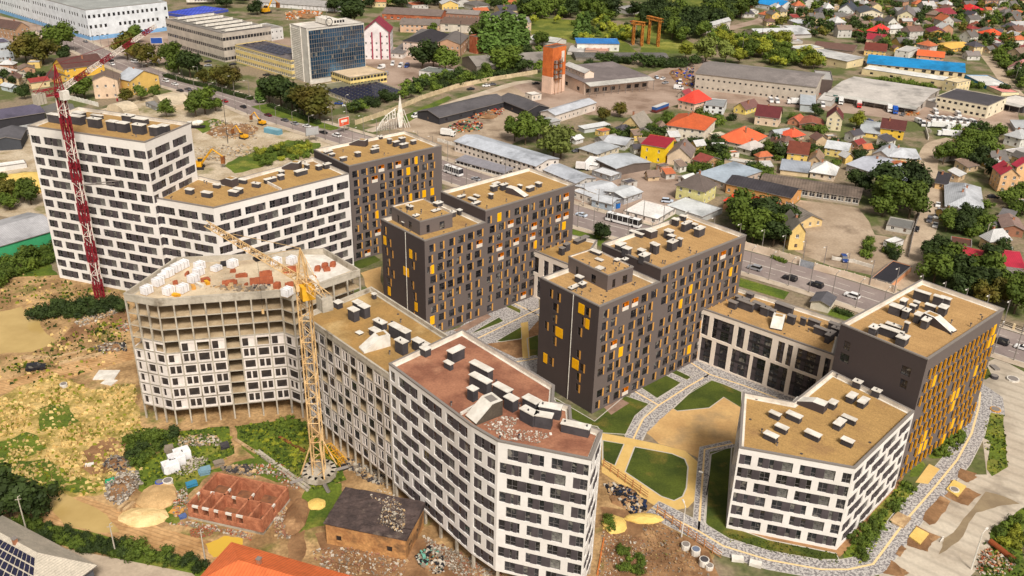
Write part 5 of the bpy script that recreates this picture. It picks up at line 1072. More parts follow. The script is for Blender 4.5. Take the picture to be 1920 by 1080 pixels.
H(3, (1212, 332), (1375, 366), (1470, 330), 392, 'gable', 1.5, (240, 192, 90), (238, 190, 96), 'long low yellow building with yellow roof among dark trees', 'building', 'the long low yellow building', 'low_building')
H(3, (740, 228), (850, 242), (905, 215), 292, 'hip', 4, (228, 128, 112), (232, 62, 56), 'pink house with scarlet hipped roof above the maroon-roofed one', short='the scarlet-roofed pink house', st=2)
H(3, (742, 290), (882, 302), (902, 278), 346, 'g0', 3, (228, 196, 164), (160, 48, 64), 'house with crimson roof squeezed between scarlet and brown roofs', st=1)
H(3, (725, 370), (884, 385), (902, 362), 428, 'g0', 4, (240, 200, 126), (118, 58, 48), 'yellow house with chestnut brown roof behind the long blue-roofed depot', short='the chestnut-roofed yellow house', st=2)
H(3, (948, 290), (1080, 305), (1088, 280), 332, 'flat', 0, (190, 184, 174), (192, 186, 178), 'far grey-white villa with flat terraces', st=2)
H(3, (955, 375), (1058, 390), (1112, 352), 440, 'flat', 0, (224, 220, 212), (196, 192, 186), 'white stepped house behind the long blue-roofed depot', short='the white stepped house', st=2)
H(3, (1118, 412), (1318, 432), (1322, 400), 460, 'gable', 2.5, (226, 170, 130), (238, 112, 64), 'low house with long orange roof behind the long blue-roofed depot', st=1)
H(3, (1415, 50), (1490, 80), (1540, 50), 112, 'hip', 4, (232, 226, 216), (236, 62, 52), 'far white villa with bright red hipped roof on the skyline', short='the far bright red villa', st=2)
H(3, (1495, 86), (1640, 96), (1642, 68), 136, 'gable', 2.5, (228, 222, 214), (232, 46, 62), 'lower crimson-roofed wing joined to the far bright red villa', st=1)
H(3, (1665, 88), (1742, 98), (1756, 72), 118, 'g1', 3, (234, 222, 186), (150, 120, 110), 'far cream gabled house right of the crimson-roofed wing')
H(3, (1575, 240), (1640, 262), (1722, 245), 312, 'hip', 3.5, (232, 222, 200), (242, 94, 56), 'white house with orange pyramid roof among dark far trees', st=2)
H(3, (1505, 198), (1620, 208), (1642, 192), 228, 'gable', 3, (206, 180, 160), (170, 96, 74), 'rust-brown-roofed house behind the orange pyramid roof')
H(3, (1780, 175), (1842, 190), (1882, 170), 222, 'gable', 2.5, (228, 224, 218), (186, 184, 182), 'small far white house near the upper edge of the trees')
H(3, (1840, 372), (1920, 385), (1960, 352), 432, 'gable', 3.5, (220, 200, 180), (124, 62, 60), 'maroon-brown-roofed house right of the far straight lane')
H(3, (1800, 505), (1925, 522), (1965, 485), 562, 'gable', 3, (226, 206, 190), (196, 134, 132), 'house with faded pink roof beside the far straight lane')
H(3, (1460, 400), (1500, 415), (1532, 392), 452, 'gable', 2.5, (220, 214, 206), (140, 130, 126), 'small grey-white gabled house behind the depot wing')
H(3, (300, -10), (360, 0), (380, -30), 40, 'gable', 3, (226, 222, 214), (150, 150, 150), 'far white cottage beside the vertical far lane')
H(3, (140, 345), (230, 370), (312, 325), 440, 'flat', 0, (230, 214, 178), (206, 206, 204), 'cream end block with flat white roof beside olive trees', 'works building', name='works_building', st=2)
H(3, (250, 386), (595, 460), (642, 422), 516, 'shed', .8, (228, 208, 164), (206, 204, 200), 'long cream works building with slanting white metal roof', 'works building', 'the cream works building', 'works_building', rk='seam', nw=(2, 1))
H(3, (340, 350), (635, 382), (642, 335), 400, 'gable', 2, (150, 130, 116), (118, 88, 78), 'brown-roofed long shed behind the long cream works building', 'shed', name='shed', win=None)
x, q, z, _ = H(3, (745, 475), (1478, 545), (1482, 505), 590, 'shed', 2.6, (228, 206, 164), (28, 142, 204), 'back range of the depot with long sky-blue sloping roof and blue doors', 'depot', 'the long blue-roofed depot', 'depot', rk='seam', nw=(11, 2), ww=2.4, wh=2.2, st=1, win='brown')
H(3, (1478, 560), (1640, 640), (1742, 606), 668, 'flat', 0, (60, 150, 206), (216, 214, 208), 'wing of the depot with flat white roof and sky-blue walls', 'depot', name='depot', win=None)
H(3, (708, 512), (1320, 604), (1336, 570), 652, 'flat', 0, (226, 206, 160), (222, 220, 214), 'low front range of the depot with flat white roof and cream wall', 'depot', name='depot', nw=(4, 1), ww=2, win='brown')
H(3, (1640, 640), (1755, 690), (1765, 640), 705, 'flat', 0, (236, 222, 180), (226, 150, 140), 'small cream hut with pink roof strip at the depot corner', 'hut', name='hut', win=None)
x, q, z, _ = H(3, (452, 690), (1130, 798), (1195, 655), 850, 'g0', 1.6, (186, 174, 162), (206, 198, 190), 'large beige-roofed warehouse with open loading bays and lorries', 'warehouse', 'the beige-roofed warehouse', 'warehouse', rk='seam', nw=(9, 3), ww=4, wh=3, st=1, win='brown', door=False); canopy(x, q, z, 5, .8, posts=10)
H(3, (1165, 745), (1262, 770), (1292, 655), 820, 'flat', 0, (160, 154, 148), (196, 190, 184), 'grey link shed between the beige-roofed warehouse and cream works', 'shed', name='shed', win=None)
H(3, (1265, 718), (1655, 792), (1700, 712), 892, 'flat', 0, (236, 224, 196), (78, 74, 78), 'cream works with dark flat roof and stepped porch behind parked vans', 'works building', 'the dark-roofed cream works', 'works_building', nw=(9, 3), ww=1.6, st=2, win='brown')
H(3, (1320, 598), (1420, 620), (1442, 582), 700, 'flat', 0, (238, 216, 170), (226, 206, 166), 'cream stair turret rising behind the dark-roofed cream works', 'tower', name='stair_tower', st=2)
x, q, z, _ = H(3, (1700, 745), (1920, 795), (1950, 730), 850, 'flat', 0, (72, 68, 70), (222, 214, 204), 'open-fronted hall with white roof frame right of the cream works', 'hall', name='hall', win=None); canopy(x, q, z, 4, .3, posts=4)
x, q, z, _ = H(3, (360, 590), (488, 600), (492, 535), 712, 'flat', 0, (96, 82, 76), (176, 172, 168), 'small grey-roofed open store filled with red crates', 'shed', name='shed', win=None)
H(3, (245, 780), (355, 790), (358, 715), 845, 'shed', .5, (190, 194, 196), (182, 188, 194), 'pale blue-grey lean-to in front of the long grey warehouse', 'lean-to', name='lean_to', win=None)
H(3, (370, 745), (480, 760), (490, 700), 800, 'flat', 0, (190, 186, 180), (200, 196, 190), 'low pale store between the two long warehouses', 'shed', name='shed', win=None)
H(3, (-95, 862), (82, 884), (112, 850), 955, 'g0', 4.5, (232, 204, 176), (106, 48, 50), 'beige house with deep maroon roof below the long grey warehouse', short='the deep maroon-roofed house', st=2)
H(3, (445, 880), (560, 892), (622, 856), 986, 'g1', 4, (232, 216, 180), (112, 56, 54), 'cream three-storey house with brown cross-gabled roof', short='the brown cross-gabled house', st=3)
H(3, (848, 952), (1024, 975), (1082, 962), 1052, 'g0', 4, (244, 200, 76), (100, 54, 50), 'modern yellow villa with brown roof and white skylights', short='the yellow villa', st=2, win='brown')
H(3, (690, 988), (836, 1006), (842, 930), 1042, 'shed', 1, (240, 206, 110), (186, 190, 194), 'yellow annex with pale metal lean-to roof beside the yellow villa', 'annex', name='annex', rk='seam')
H(3, (85, 1000), (180, 1030), (245, 1000), 1062, 'hip', 3, (226, 190, 160), (232, 98, 66), 'low house with salmon-red hipped roof beside a small blue awning', st=1)
H(3, (150, 900), (235, 915), (240, 880), 935, 'gable', 2, (190, 130, 100), (196, 104, 76), 'small rust-red roof between the deep maroon house and the garden', 'outbuilding', name='outbuilding')
H(3, (240, 930), (420, 945), (430, 895), 965, 'gable', 1.5, (180, 120, 96), (160, 96, 76), 'row of rusty brown sheds in front of the brown cross-gabled house', 'outbuilding', name='outbuilding')
H(3, (10, 985), (60, 1005), (100, 960), 1045, 'gable', 1.5, (206, 206, 204), (176, 180, 184), 'small grey metal roof left of the salmon-red hipped roof', 'outbuilding', name='outbuilding')
H(3, (1780, 1010), (1900, 1040), (1960, 1010), 1110, 'hip', 3, (228, 224, 216), (190, 190, 190), 'white apartment house with pale roof at the right-hand border', st=2)
H(3, (1820, 900), (1860, 960), (1960, 920), 985, 'shed', 1, (190, 190, 188), (196, 198, 200), 'pale metal roof shed above the white apartment house at the border', 'shed', name='shed', win=None, rk='seam')
# --- between road and lane (crop 7)
H(7, (148, 62), (300, 80), (350, 15), 145, 'g0', 3.5, (242, 208, 116), (122, 64, 48), 'yellow house with chocolate roof between white and grey metal roofs', short='the chocolate-roofed yellow house', st=2)
H(7, (305, 122), (400, 135), (460, 85), 170, 'g1', 2.5, (210, 180, 140), (156, 130, 108), 'small house with faded brown tiles next to the chocolate-roofed yellow house')
H(7, (95, 190), (305, 215), (322, 150), 242, 'shed', .8, (226, 200, 160), (168, 174, 184), 'low cream store with blue-grey sheet roof and one skylight', 'store', name='store', win=None, rk='seam')
H(7, (320, 205), (500, 232), (575, 180), 282, 'hip', 3.5, (228, 206, 180), (228, 226, 222), 'white round-backed house with pale hipped metal roof', short='the white round-backed house', st=1, rk='seam')
H(7, (430, 25), (600, 50), (632, 0), 110, 'g0', 2, (236, 208, 130), (204, 206, 208), 'cream-yellow house with pale grey metal roof behind the round-backed one', st=2, rk='seam')
H(7, (592, 150), (762, 205), (802, 75), 255, 'g0', 1.5, (190, 184, 180), (190, 192, 202), 'grey house with steep pale metal roof and small attic windows', st=2, rk='seam')
H(7, (790, 70), (900, 92), (922, 22), 152, 'gable', 2, (196, 174, 156), (176, 178, 182), 'brown-grey house with ribbed metal roof behind the pale one', st=2, rk='seam')
H(7, (896, 90), (1140, 112), (1162, 42), 168, 'hip', 2, (230, 206, 158), (206, 208, 212), 'cream tenement with white metal roof beside the parked lane', short='the cream tenement', st=2, rk='seam')
H(7, (885, 292), (1158, 322), (1150, 155), 348, 'hip', 3, (206, 176, 144), (196, 202, 212), 'white-blue metal roof with rusty orange patches above the big trees', short='the rust-patched metal roof', st=1, roofm=mat('patched_metal_roof', (200, 204, 214), (186, 190, 200), s=.2, amt=.08, c3=(176, 96, 48), s3=.1, hard=True, rough=.5))
H(7, (-60, 288), (690, 402), (640, 318), 466, 'g0', 1.2, (190, 176, 158), (124, 108, 96), 'long row of garages with brown roof and grey doors facing the yard', 'garage', 'the long garage row', 'garage', rk='slate', nw=(14, 1), ww=3.4, wh=2.4, st=1, win='white', door=False)
H(7, (-310, 292), (175, 400), (242, 335), 478, 'g0', 1.8, (220, 160, 98), (66, 62, 66), 'long ochre brick workshop with blackened ridge roof by the red roof', 'workshop', 'the black-roofed ochre workshop', 'workshop', rk='slate', nw=(10, 2))
H(7, (-330, 425), (-10, 515), (35, 450), 580, 'shed', 1, (206, 150, 110), (238, 64, 42), 'flat bright red sheet roof behind the leafy roadside trees', 'workshop', 'the bright red sheet roof', 'workshop', rk='seam')
H(7, (172, 652), (284, 655), (356, 562), 796, 'g1', 3.5, (238, 204, 130), (140, 132, 120), 'old cream villa with grey slate gable and pale quoins at the yard gate', short='the old cream villa', st=2)
H(7, (70, 500), (230, 590), (290, 500), 640, 'gable', 2.5, (226, 196, 140), (134, 124, 114), 'weathered grey-roofed rear range of the old cream villa', 'outbuilding', name='outbuilding', rk='slate')
H(7, (775, 1000), (925, 1045), (966, 880), 1078, 'flat', 0, (226, 160, 116), (48, 46, 52), 'square orange-walled shed with black felt roof beside the fence', 'shed', 'the black felt-roofed shed', 'shed', win=None)
H(7, (890, 605), (1078, 640), (1092, 575), 662, 'flat', 0, (206, 200, 190), (120, 118, 114), 'low grey-roofed shed with green patch in the shade of the big trees', 'shed', name='shed')
H(7, (1258, 285), (1345, 300), (1532, 268), 348, 'g0', 3, (230, 190, 136), (62, 58, 62), 'cream house with black roof and arched dormer by the parked lane', short='the black-roofed cream house', st=1)
H(7, (1338, 462), (1612, 502), (1592, 325), 545, 'hip', 3, (222, 196, 152), (194, 196, 200), 'large square house with grey metal hipped roof and tall brick chimney', short='the large grey-hipped house', st=1, rk='seam', chim=2)
H(7, (1690, 168), (1752, 228), (1892, 240), 362, 'g0', 3, (236, 188, 138), (196, 62, 78), 'salmon three-storey house with rose-red roof at the right border', short='the rose-roofed salmon house', st=3)
H(7, (1832, 150), (1872, 168), (1990, 155), 282, 'g0', 3, (232, 184, 134), (186, 56, 76), 'second rose-roofed salmon house just beyond the first', st=3)
H(7, (1762, 42), (1852, 72), (1995, 40), 102, 'flat', 0, (226, 226, 228), (186, 180, 176), 'white balconied apartment house on the border above the salmon houses', st=2)
H(7, (1415, 856), (1582, 896), (1598, 830), 918, 'shed', 1.5, (196, 150, 110), (184, 52, 66), 'crimson sheet-roofed garage between two dense trees', 'garage', 'the crimson garage', 'garage', win=None, rk='seam')
H(7, (1370, 745), (1528, 772), (1528, 715), 796, 'flat', 0, (180, 96, 66), (96, 64, 54), 'brown flat-roofed brick garage behind the crimson garage', 'garage', name='garage')
H(7, (1760, 912), (1925, 932), (1928, 845), 955, 'shed', 1.5, (206, 180, 160), (190, 48, 70), 'crimson sheet-roofed house at the right-hand border', 'house', win=None, rk='seam')
H(7, (1590, 992), (1925, 1040), (1928, 940), 1062, 'gable', 1.5, (206, 190, 164), (146, 136, 128), 'long house with worn grey slate roof below the crimson roofs', rk='slate')
H(7, (1690, 600), (1790, 622), (1760, 492), 652, 'shed', .6, (160, 150, 140), (122, 118, 118), 'dark grey lean-to roof in the back yards right of the lane', 'shed', name='shed', win=None)
H(7, (1760, 622), (1922, 642), (1925, 562), 704, 'gable', 1.5, (160, 110, 86), (154, 128, 118), 'brownish-roofed brick house behind the white utility post', st=1)
H(7, (870, 720), (935, 745), (950, 690), 752, 'flat', 0, (228, 226, 222), (226, 224, 220), 'white-framed glazed cabin standing on the grass plot', 'cabin', name='cabin', ww=.9)
# --- strip between road and gardens (crop 6)
x, q, z, _ = H(6, (-430, -22), (180, 165), (305, 95), 246, 'g0', 1.5, (226, 214, 202), (194, 198, 206), 'long white two-storey works with pale metal roof beside the bus stop', 'works building', 'the long white works', 'works_building', st=2, nw=(18, 3), ww=1.2, wh=1.0, rk='seam', win='brown', door=False)
H(5, (1500, 118), (1860, 218), (1902, 185), 242, 'shed', .8, (222, 216, 208), (150, 146, 152), 'low kiosk row with grey roof and brown end, facing the white coach', 'shop', 'the kiosk row', 'shop', win='brown', band=True, wh=1.4)
H(6, (205, 178), (480, 292), (578, 235), 322, 'g0', 1.2, (214, 206, 196), (190, 194, 202), 'pale-roofed workshop adjoining the end of the long white works', 'workshop', name='workshop', rk='seam')
H(6, (470, 312), (620, 386), (748, 310), 412, 'gable', 1.2, (220, 216, 210), (206, 208, 212), 'white-roofed store behind the glazed roadside shops', 'store', name='store', rk='seam', win=None)
H(6, (448, 348), (600, 402), (640, 375), 455, 'flat', 0, (226, 216, 204), (200, 202, 206), 'white roadside shop with tall dark windows below a pale roof', 'shop', name='shop', ww=1.4)
H(6, (600, 412), (745, 448), (820, 412), 506, 'g0', .8, (176, 188, 200), (206, 208, 212), 'grey-blue roadside cabin with dark door and blue tank at its end', 'shop', 'the grey-blue cabin', 'shop', ww=1.2)
H(6, (700, 352), (842, 402), (922, 338), 456, 'g1', 1, (184, 182, 184), (210, 212, 214), 'light grey storage hall with shallow ridge at the muddy yard', 'store', name='store', rk='seam')
x, q, z, _ = H(6, (632, 112), (782, 182), (948, 96), 240, 'g0', 1, (112, 98, 90), (196, 200, 206), 'open-sided pole barn with large pale roof and plank stacks', 'shed', 'the open pole barn', 'shed', rk='seam', win=None)
H(6, (505, 32), (640, 76), (742, 12), 112, 'shed', .8, (214, 200, 176), (184, 188, 192), 'beige store with grey roof behind the open pole barn', 'store', name='store', rk='seam')
H(6, (600, 196), (742, 242), (792, 206), 282, 'flat', 0, (150, 150, 152), (214, 214, 216), 'small grey porta-cabin in front of the open pole barn', 'cabin', name='cabin')
H(6, (972, -2), (1150, 28), (1186, -25), 152, 'shed', 1.5, (250, 208, 36), (160, 40, 56), 'bright yellow cube house with crimson roof', short='the yellow cube house', st=2, nw=(2, 1), ww=.8, door=False)
H(6, (1168, 78), (1340, 98), (1382, 30), 172, 'g1', 4, (232, 206, 176), (136, 120, 114), 'pink-cream cottage with tall front gable and worn lower wall', short='the pink-cream cottage', st=1)
H(6, (1360, 112), (1452, 142), (1502, 92), 196, 'g0', 2, (190, 146, 106), (150, 74, 66), 'reddish-brown-roofed barn behind the pink-cream cottage', 'barn', name='barn')
H(6, (1236, 302), (1440, 352), (1526, 295), 462, 'hip', 4.5, (232, 222, 152), (110, 98, 92), 'pale lemon house with large grey-brown hipped roof', short='the pale lemon house', st=2)
H(6, (1392, 218), (1602, 292), (1742, 172), 345, 'shed', .8, (214, 190, 172), (176, 188, 200), 'broad blue-grey metal roof behind the pale lemon house', 'workshop', 'the blue-grey metal roof', 'workshop', rk='seam')
H(6, (835, 498), (1092, 566), (1240, 482), 604, 'flat', 0, (236, 220, 208), (232, 228, 222), 'long white roadside building with crumpled white roof behind the coach', 'works building', 'the white roadside building', 'works_building', ww=1.3)
H(6, (1150, 458), (1430, 548), (1502, 458), 578, 'flat', 0, (206, 204, 200), (222, 224, 224), 'flat white shed roof in front of the pale lemon house', 'shed', name='shed', win=None, rk='seam')
H(6, (1595, 115), (1812, 152), (1828, 125), 178, 'flat', 0, (214, 190, 160), (206, 200, 190), 'long thin beige store with tin-edged roof in the gardens', 'store', name='store', win=None)
H(11, (325, 95), (462, 130), (505, 65), 190, 'gable', 1, (226, 216, 196), (98, 96, 100), 'small white substation with dark roof on the pavement edge', 'substation', 'the small substation', 'substation', win=None)
H(6, (1250, 245), (1300, 262), (1322, 220), 275, 'gable', .8, (214, 208, 200), (226, 224, 220), 'tiny white hut at the corner of the pale lemon house', 'hut', name='hut')
H(6, (1700, 20), (1790, 45), (1830, -5), 90, 'hip', 2.5, (232, 216, 196), (206, 196, 190), 'cream bungalow next to the vivid orange-roofed villa', short='the cream bungalow')
H(6, (525, 150), (640, 165), (645, 95), 178, 'flat', 0, (238, 232, 228), (240, 236, 232), 'white box lorry body with pink stripe standing in the muddy yard', 'container', name='container', win=None)
# bottom centre orange roof
x, q, z, ro = H(None, (372, 1090), (640, 1170), (760, 1112), 1230, 'hip', 2.2, (190, 150, 120), (226, 116, 66), 'broad smooth orange metal roof at the lower border beside the sandy track', 'house', 'the broad orange roof', z=6, win=None, rk='seam')
# ---------------------------------------------------------------- where buildings stand, and the many small houses and sheds of the gardens
BXS = []
def scan():
    BXS.clear()
    for o in list(COL.objects):
        if o.type == 'MESH' and o.parent and o.name.split('.')[0] == 'roof' and o.parent.parent is None:
            pts = [(v.co.x + o.parent.location.x, v.co.y + o.parent.location.y) for v in o.data.vertices]; best = None
            for a in range(0, 90, 6):
                ca, sa = cos(radians(a)), sin(radians(a)); us = [p[0] * ca + p[1] * sa for p in pts]; vs = [-p[0] * sa + p[1] * ca for p in pts]; A_ = (max(us) - min(us)) * (max(vs) - min(vs))
                if best is None or A_ < best[0]: best = (A_, ca, sa, min(us), max(us), min(vs), max(vs))
            BXS.append(best[1:])
def blocked(x, y, mg=1.5, roads=True):
    for ca, sa, u0, u1, v0, v1 in BXS:
        u, v = x * ca + y * sa, -x * sa + y * ca
        if u0 - mg < u < u1 + mg and v0 - mg < v < v1 + mg: return True
    if roads:
        for R_, w in ((MAIN, 13), (LANE, 6.5), (BACK, 4), (L2, 6)):
            for p in R_[::2]:
                if (p.x - x) ** 2 + (p.y - y) ** 2 < w * w: return True
    return False
scan(); EXTRA = []
RC = [((122, 92, 82), 'brown'), ((150, 62, 58), 'dark red'), ((192, 188, 184), 'pale grey'), ((112, 106, 102), 'grey'), ((196, 110, 72), 'rusty orange'), ((84, 80, 86), 'dark slate'), ((206, 204, 202), 'whitish'), ((140, 118, 104), 'faded brown')]
WC = [((232, 226, 214), 'white'), ((230, 208, 160), 'cream'), ((214, 186, 150), 'beige'), ((196, 150, 120), 'brick-pink'), ((206, 200, 192), 'grey-walled'), ((236, 200, 120), 'yellow')]
def infill(k, poly, n, s0, s1, h0, h1, seed):
    rr = random.Random(seed); q = [tuple(G(*c(k, *p)).to_2d()) for p in poly]; xs = [p[0] for p in q]; ys = [p[1] for p in q]; got = 0
    for _ in range(n * 60):
        if got >= n: break
        x, y = rr.uniform(min(xs), max(xs)), rr.uniform(min(ys), max(ys)); a, b, h = rr.uniform(s0, s1), rr.uniform(s0, s1) * .75, rr.uniform(h0, h1)
        if not inside((x, y), q) or blocked(x, y, a * .62 + 1) or any(hypot(x - u, y - v) < (a + w_) * .66 + 1.5 for u, v, w_ in EXTRA): continue
        EXTRA.append((x, y, a)); got += 1; an = radians(rr.choice((12, 22, 40, 102)) + rr.uniform(-8, 8)); e, f = Vector((cos(an), sin(an))), Vector((-sin(an), cos(an))); P = Vector((x, y))
        pts = [proj((*(P + e * (u * a / 2) + f * (v * b / 2)), h)) for u, v in ((-1, -1), (1, -1), (1, 1))]
        (rc, rn), (wc, wn) = rr.choice(RC), rr.choice(WC); kd = rr.choice(('gable', 'gable', 'hip', 'flat', 'shed')) if h < 4 else rr.choice(('gable', 'hip'))
        o = H(None, *pts, 0, kd, rr.uniform(1.4, 2.2) if h < 4 else rr.uniform(2.4, 4), wc, rc, '', 'house' if h > 3.2 else 'shed', name='house' if h > 3.2 else 'shed', z=h, rk='felt' if kd == 'flat' else rr.choice(('seam', 'tile')), ww=1)[0]
        INF.append((o, '%s %s with %s roof' % (wn, 'house' if h > 3.2 else 'shed', rn)))
INF = []
infill(3, [(0, -20), (1900, -20), (1900, 460), (1500, 400), (740, 400), (640, 290), (250, 290), (0, 250)], 84, 8, 14, 3.4, 6.5, 1)
infill(3, [(0, -20), (1900, -20), (1900, 460), (1500, 400), (740, 400), (640, 290), (250, 290), (0, 250)], 34, 5, 8, 2.4, 3, 2)
infill(2, [(640, 980), (1180, 960), (1300, 1100), (1920, 1040), (1920, 1350), (1200, 1330), (900, 1200)], 15, 4, 7, 2.4, 3.1, 3); infill(7, [(0, -40), (900, -40), (900, 150), (600, 250), (0, 130)], 12, 4.5, 8, 2.4, 4.5, 4)
infill(1, [(700, -20), (1900, -20), (1900, 170), (1680, 180), (1670, 70), (930, 60)], 18, 12, 24, 3.4, 6, 8); infill(0, [(-20, 480), (330, 480), (330, 640), (-20, 760)], 6, 6, 11, 2.6, 4.5, 9); infill(7, [(1230, 0), (1920, 0), (1920, 900), (1620, 900), (1600, 560), (1300, 560), (1250, 320)], 13, 5, 9, 2.4, 4.6, 5); infill(2, [(1640, 20), (1920, 60), (1920, 160), (1700, 120)], 5, 8, 13, 3, 5, 6); infill(6, [(480, 60), (1000, 60), (1240, 260), (900, 330), (480, 200)], 5, 4, 6, 2.3, 2.8, 7)
scan()
# ---------------------------------------------------------------- labels that say where a thing stands
LATER = []
ORD = ['nearest'] + [w_ + ' nearest' for w_ in 'second third fourth fifth sixth seventh eighth ninth tenth eleventh twelfth thirteenth fourteenth fifteenth sixteenth seventeenth eighteenth nineteenth twentieth twenty-first twenty-second twenty-third twenty-fourth twenty-fifth twenty-sixth twenty-seventh twenty-eighth twenty-ninth thirtieth'.split()]
def later(o, desc): LATER.append((o, desc))
def name_all():
    by = {}
    for o, desc in LATER:
        x, y = o.location.x, o.location.y; d, l = min(((l[0] - x) ** 2 + (l[1] - y) ** 2, l) for l in LAND)
        by.setdefault((l[2], o['category']), []).append((d, o, desc, l))
    for (ph, cat), lst in by.items():
        lst.sort(key=lambda t: t[0]); seen = {}
        for d, o, desc, l in lst:
            a, b = proj((o.location.x, o.location.y, 0)), proj((l[0], l[1], 0)); dx, dy = a[0] - b[0], a[1] - b[1]
            rel = ('in front of' if dy > 0 else 'behind') if abs(dy) * 1.5 > abs(dx) else 'beside'
            seen.setdefault((desc, rel), []).append((o, d))
        for (desc, rel), os_ in seen.items():
            for i, (o, d) in enumerate(os_):
                t = '%s %s %s' % (desc, rel, ph)
                if len(os_) > 1: t += ', ' + ORD[min(i, 28)]
                if i > 27: o['group'] = '%ss %s %s' % (desc, rel, ph)
                o['label'] = t
# ---------------------------------------------------------------- trees and shrubs
LEAF = {}
def leafmat(key, c1, c2):
    m = bpy.data.materials.new(key); m.use_nodes = True; n = m.node_tree.nodes; L = m.node_tree.links; b = n['Principled BSDF']; b.inputs['Roughness'].default_value = .7; b.inputs['Specular IOR Level'].default_value = .2
    tc = n.new('ShaderNodeTexCoord'); t = n.new('ShaderNodeTexNoise'); t.inputs['Scale'].default_value = .9; t.inputs['Detail'].default_value = 3; L.new(tc.outputs['Object'], t.inputs['Vector'])
    r = n.new('ShaderNodeMapRange'); r.inputs[1].default_value = .35; r.inputs[2].default_value = .65; L.new(t.outputs['Fac'], r.inputs[0])
    x = n.new('ShaderNodeMix'); x.data_type = 'RGBA'; L.new(r.outputs[0], x.inputs[0]); x.inputs[6].default_value = rgb(c1); x.inputs[7].default_value = rgb(c2)
    oi = n.new('ShaderNodeObjectInfo'); v = n.new('ShaderNodeMapRange'); v.inputs[3].default_value = .75; v.inputs[4].default_value = 1.3; L.new(oi.outputs['Random'], v.inputs[0])
    y = n.new('ShaderNodeMix'); y.data_type = 'RGBA'; y.blend_type = 'MULTIPLY'; y.inputs[0].default_value = 1; L.new(x.outputs[2], y.inputs[6]); L.new(v.outputs[0], y.inputs[7]); L.new(y.outputs[2], b.inputs['Base Color'])
    return m
LM = {'g': leafmat('green_leaves', (58, 74, 24), (92, 106, 36)), 'd': leafmat('dark_leaves', (36, 48, 22), (58, 72, 28)), 'o': leafmat('olive_leaves', (92, 78, 28), (74, 82, 28)),
      'y': leafmat('yellow_green_leaves', (134, 134, 40), (112, 120, 38)), 'p': leafmat('poplar_leaves', (72, 96, 40), (94, 116, 50)), 'w': leafmat('willow_leaves', (96, 106, 48), (116, 124, 58))}
bark = mat('tree_bark', (96, 80, 62), (70, 58, 46), s=1, amt=.2)
TYN = {'g': 'green broad', 'd': 'dark green dense', 'o': 'olive autumn-tinged', 'y': 'yellow-green bushy', 'p': 'tall narrow', 'w': 'round willow-like'}
def crownmesh(t, seed, n, shrub=False, low=False):
    r = random.Random(seed); b = MB(); m = LM[t]; bl = []
    if t == 'p': bl = [(r.uniform(-.05, .05), r.uniform(-.05, .05), .2 + .75 * i / 6, .17 - .012 * i + .04 * (i < 3)) for i in range(7)]
    elif shrub: bl = [(r.uniform(-.45, .45), r.uniform(-.45, .45), r.uniform(.25, .55), r.uniform(.25, .42)) for _ in range(7)]
    else:
        for i in range(13):
            a = r.uniform(0, 2 * pi); h = r.uniform(.34, .86); rad = .33 * sqrt(max(.1, 1 - ((h - .52) / .45) ** 2)) * r.uniform(.35, 1)
            bl.append((rad * cos(a), rad * sin(a), h, r.uniform(.13, .21)))
        bl.append((0, 0, .58, .27))
    tot = sum(q[3] ** 2 for q in bl)
    for x, y, z, rr in bl:
        for _ in range(int(n * rr * rr / tot)):
            v = Vector((r.gauss(0, 1), r.gauss(0, 1), r.gauss(0, 1))).normalized(); q = rr * r.uniform(.72, 1.08); p = Vector((x, y, z)) + v * q
            if p.z < .02: continue
            nn = (v + Vector((r.uniform(-.8, .8), r.uniform(-.8, .8), r.uniform(-.3, .8)))).normalized(); u = nn.orthogonal().normalized(); w_ = nn.cross(u); s = r.uniform(.022, .042) * (1.5 if low else 1) * (1.5 if shrub else 1)
            an = r.uniform(0, pi); u2 = u * cos(an) + w_ * sin(an); w2 = nn.cross(u2); s2 = s * r.uniform(.6, 1)
            b.face([p - u2 * s - w2 * s2, p + u2 * s - w2 * s2 * .6, p + u2 * s * .7 + w2 * s2, p - u2 * s + w2 * s2 * .8], m)
        # inner mass so crowns are not see-through
        k = .6 * rr; ring = [[(x + k * cos(2 * pi * i / 6) * sin(pi * j / 4), y + k * sin(2 * pi * i / 6) * sin(pi * j / 4), z + k * cos(pi * j / 4)) for i in range(6)] for j in range(5)]
        for j in range(4):
            for i in range(6): b.face([ring[j][i], ring[j + 1][i], ring[j + 1][(i + 1) % 6], ring[j][(i + 1) % 6]], m)
    return b.mesh('crown')
def trunkmesh(t, seed):
    r = random.Random(seed); b = MB(); b.bar((0, 0, 0), (0, 0, .42 if t != 'p' else .8), .026, bark, 6, .014)
    for i in range(5):
        a = i * 1.3; h = .22 + .05 * i; b.bar((0, 0, h), (.2 * cos(a), .2 * sin(a), h + .2), .011, bark, 4, .005)
    return b.mesh('trunk')
PROTO = {}
TREES = []
r = random.Random(21)
def T(k, *lst):
    for t in lst:
        x, y, h = t[:3]; g = G(*(c(k, x, y) if k is not None else (x, y))); TREES.append((g.x, g.y, h, t[3] if len(t) > 3 else 'g', True))
def S(k, poly, n, h0, h1, types, mg=2.0, sp=.32):
    q = [tuple(G(*(c(k, *p) if k is not None else p)).to_2d()) for p in poly]; xs = [p[0] for p in q]; ys = [p[1] for p in q]; got = 0; loc = []
    for _ in range(n * 30):
        if got >= n: break
        x, y = r.uniform(min(xs), max(xs)), r.uniform(min(ys), max(ys)); h = r.uniform(h0, h1)
        if not inside((x, y), q) or blocked(x, y, mg + h * .12): continue
        if any((a - x) ** 2 + (b - y) ** 2 < (sp * (h + hh_)) ** 2 for a, b, hh_ in loc): continue
        loc.append((x, y, h)); TREES.append((x, y, h, r.choice(types), False)); got += 1
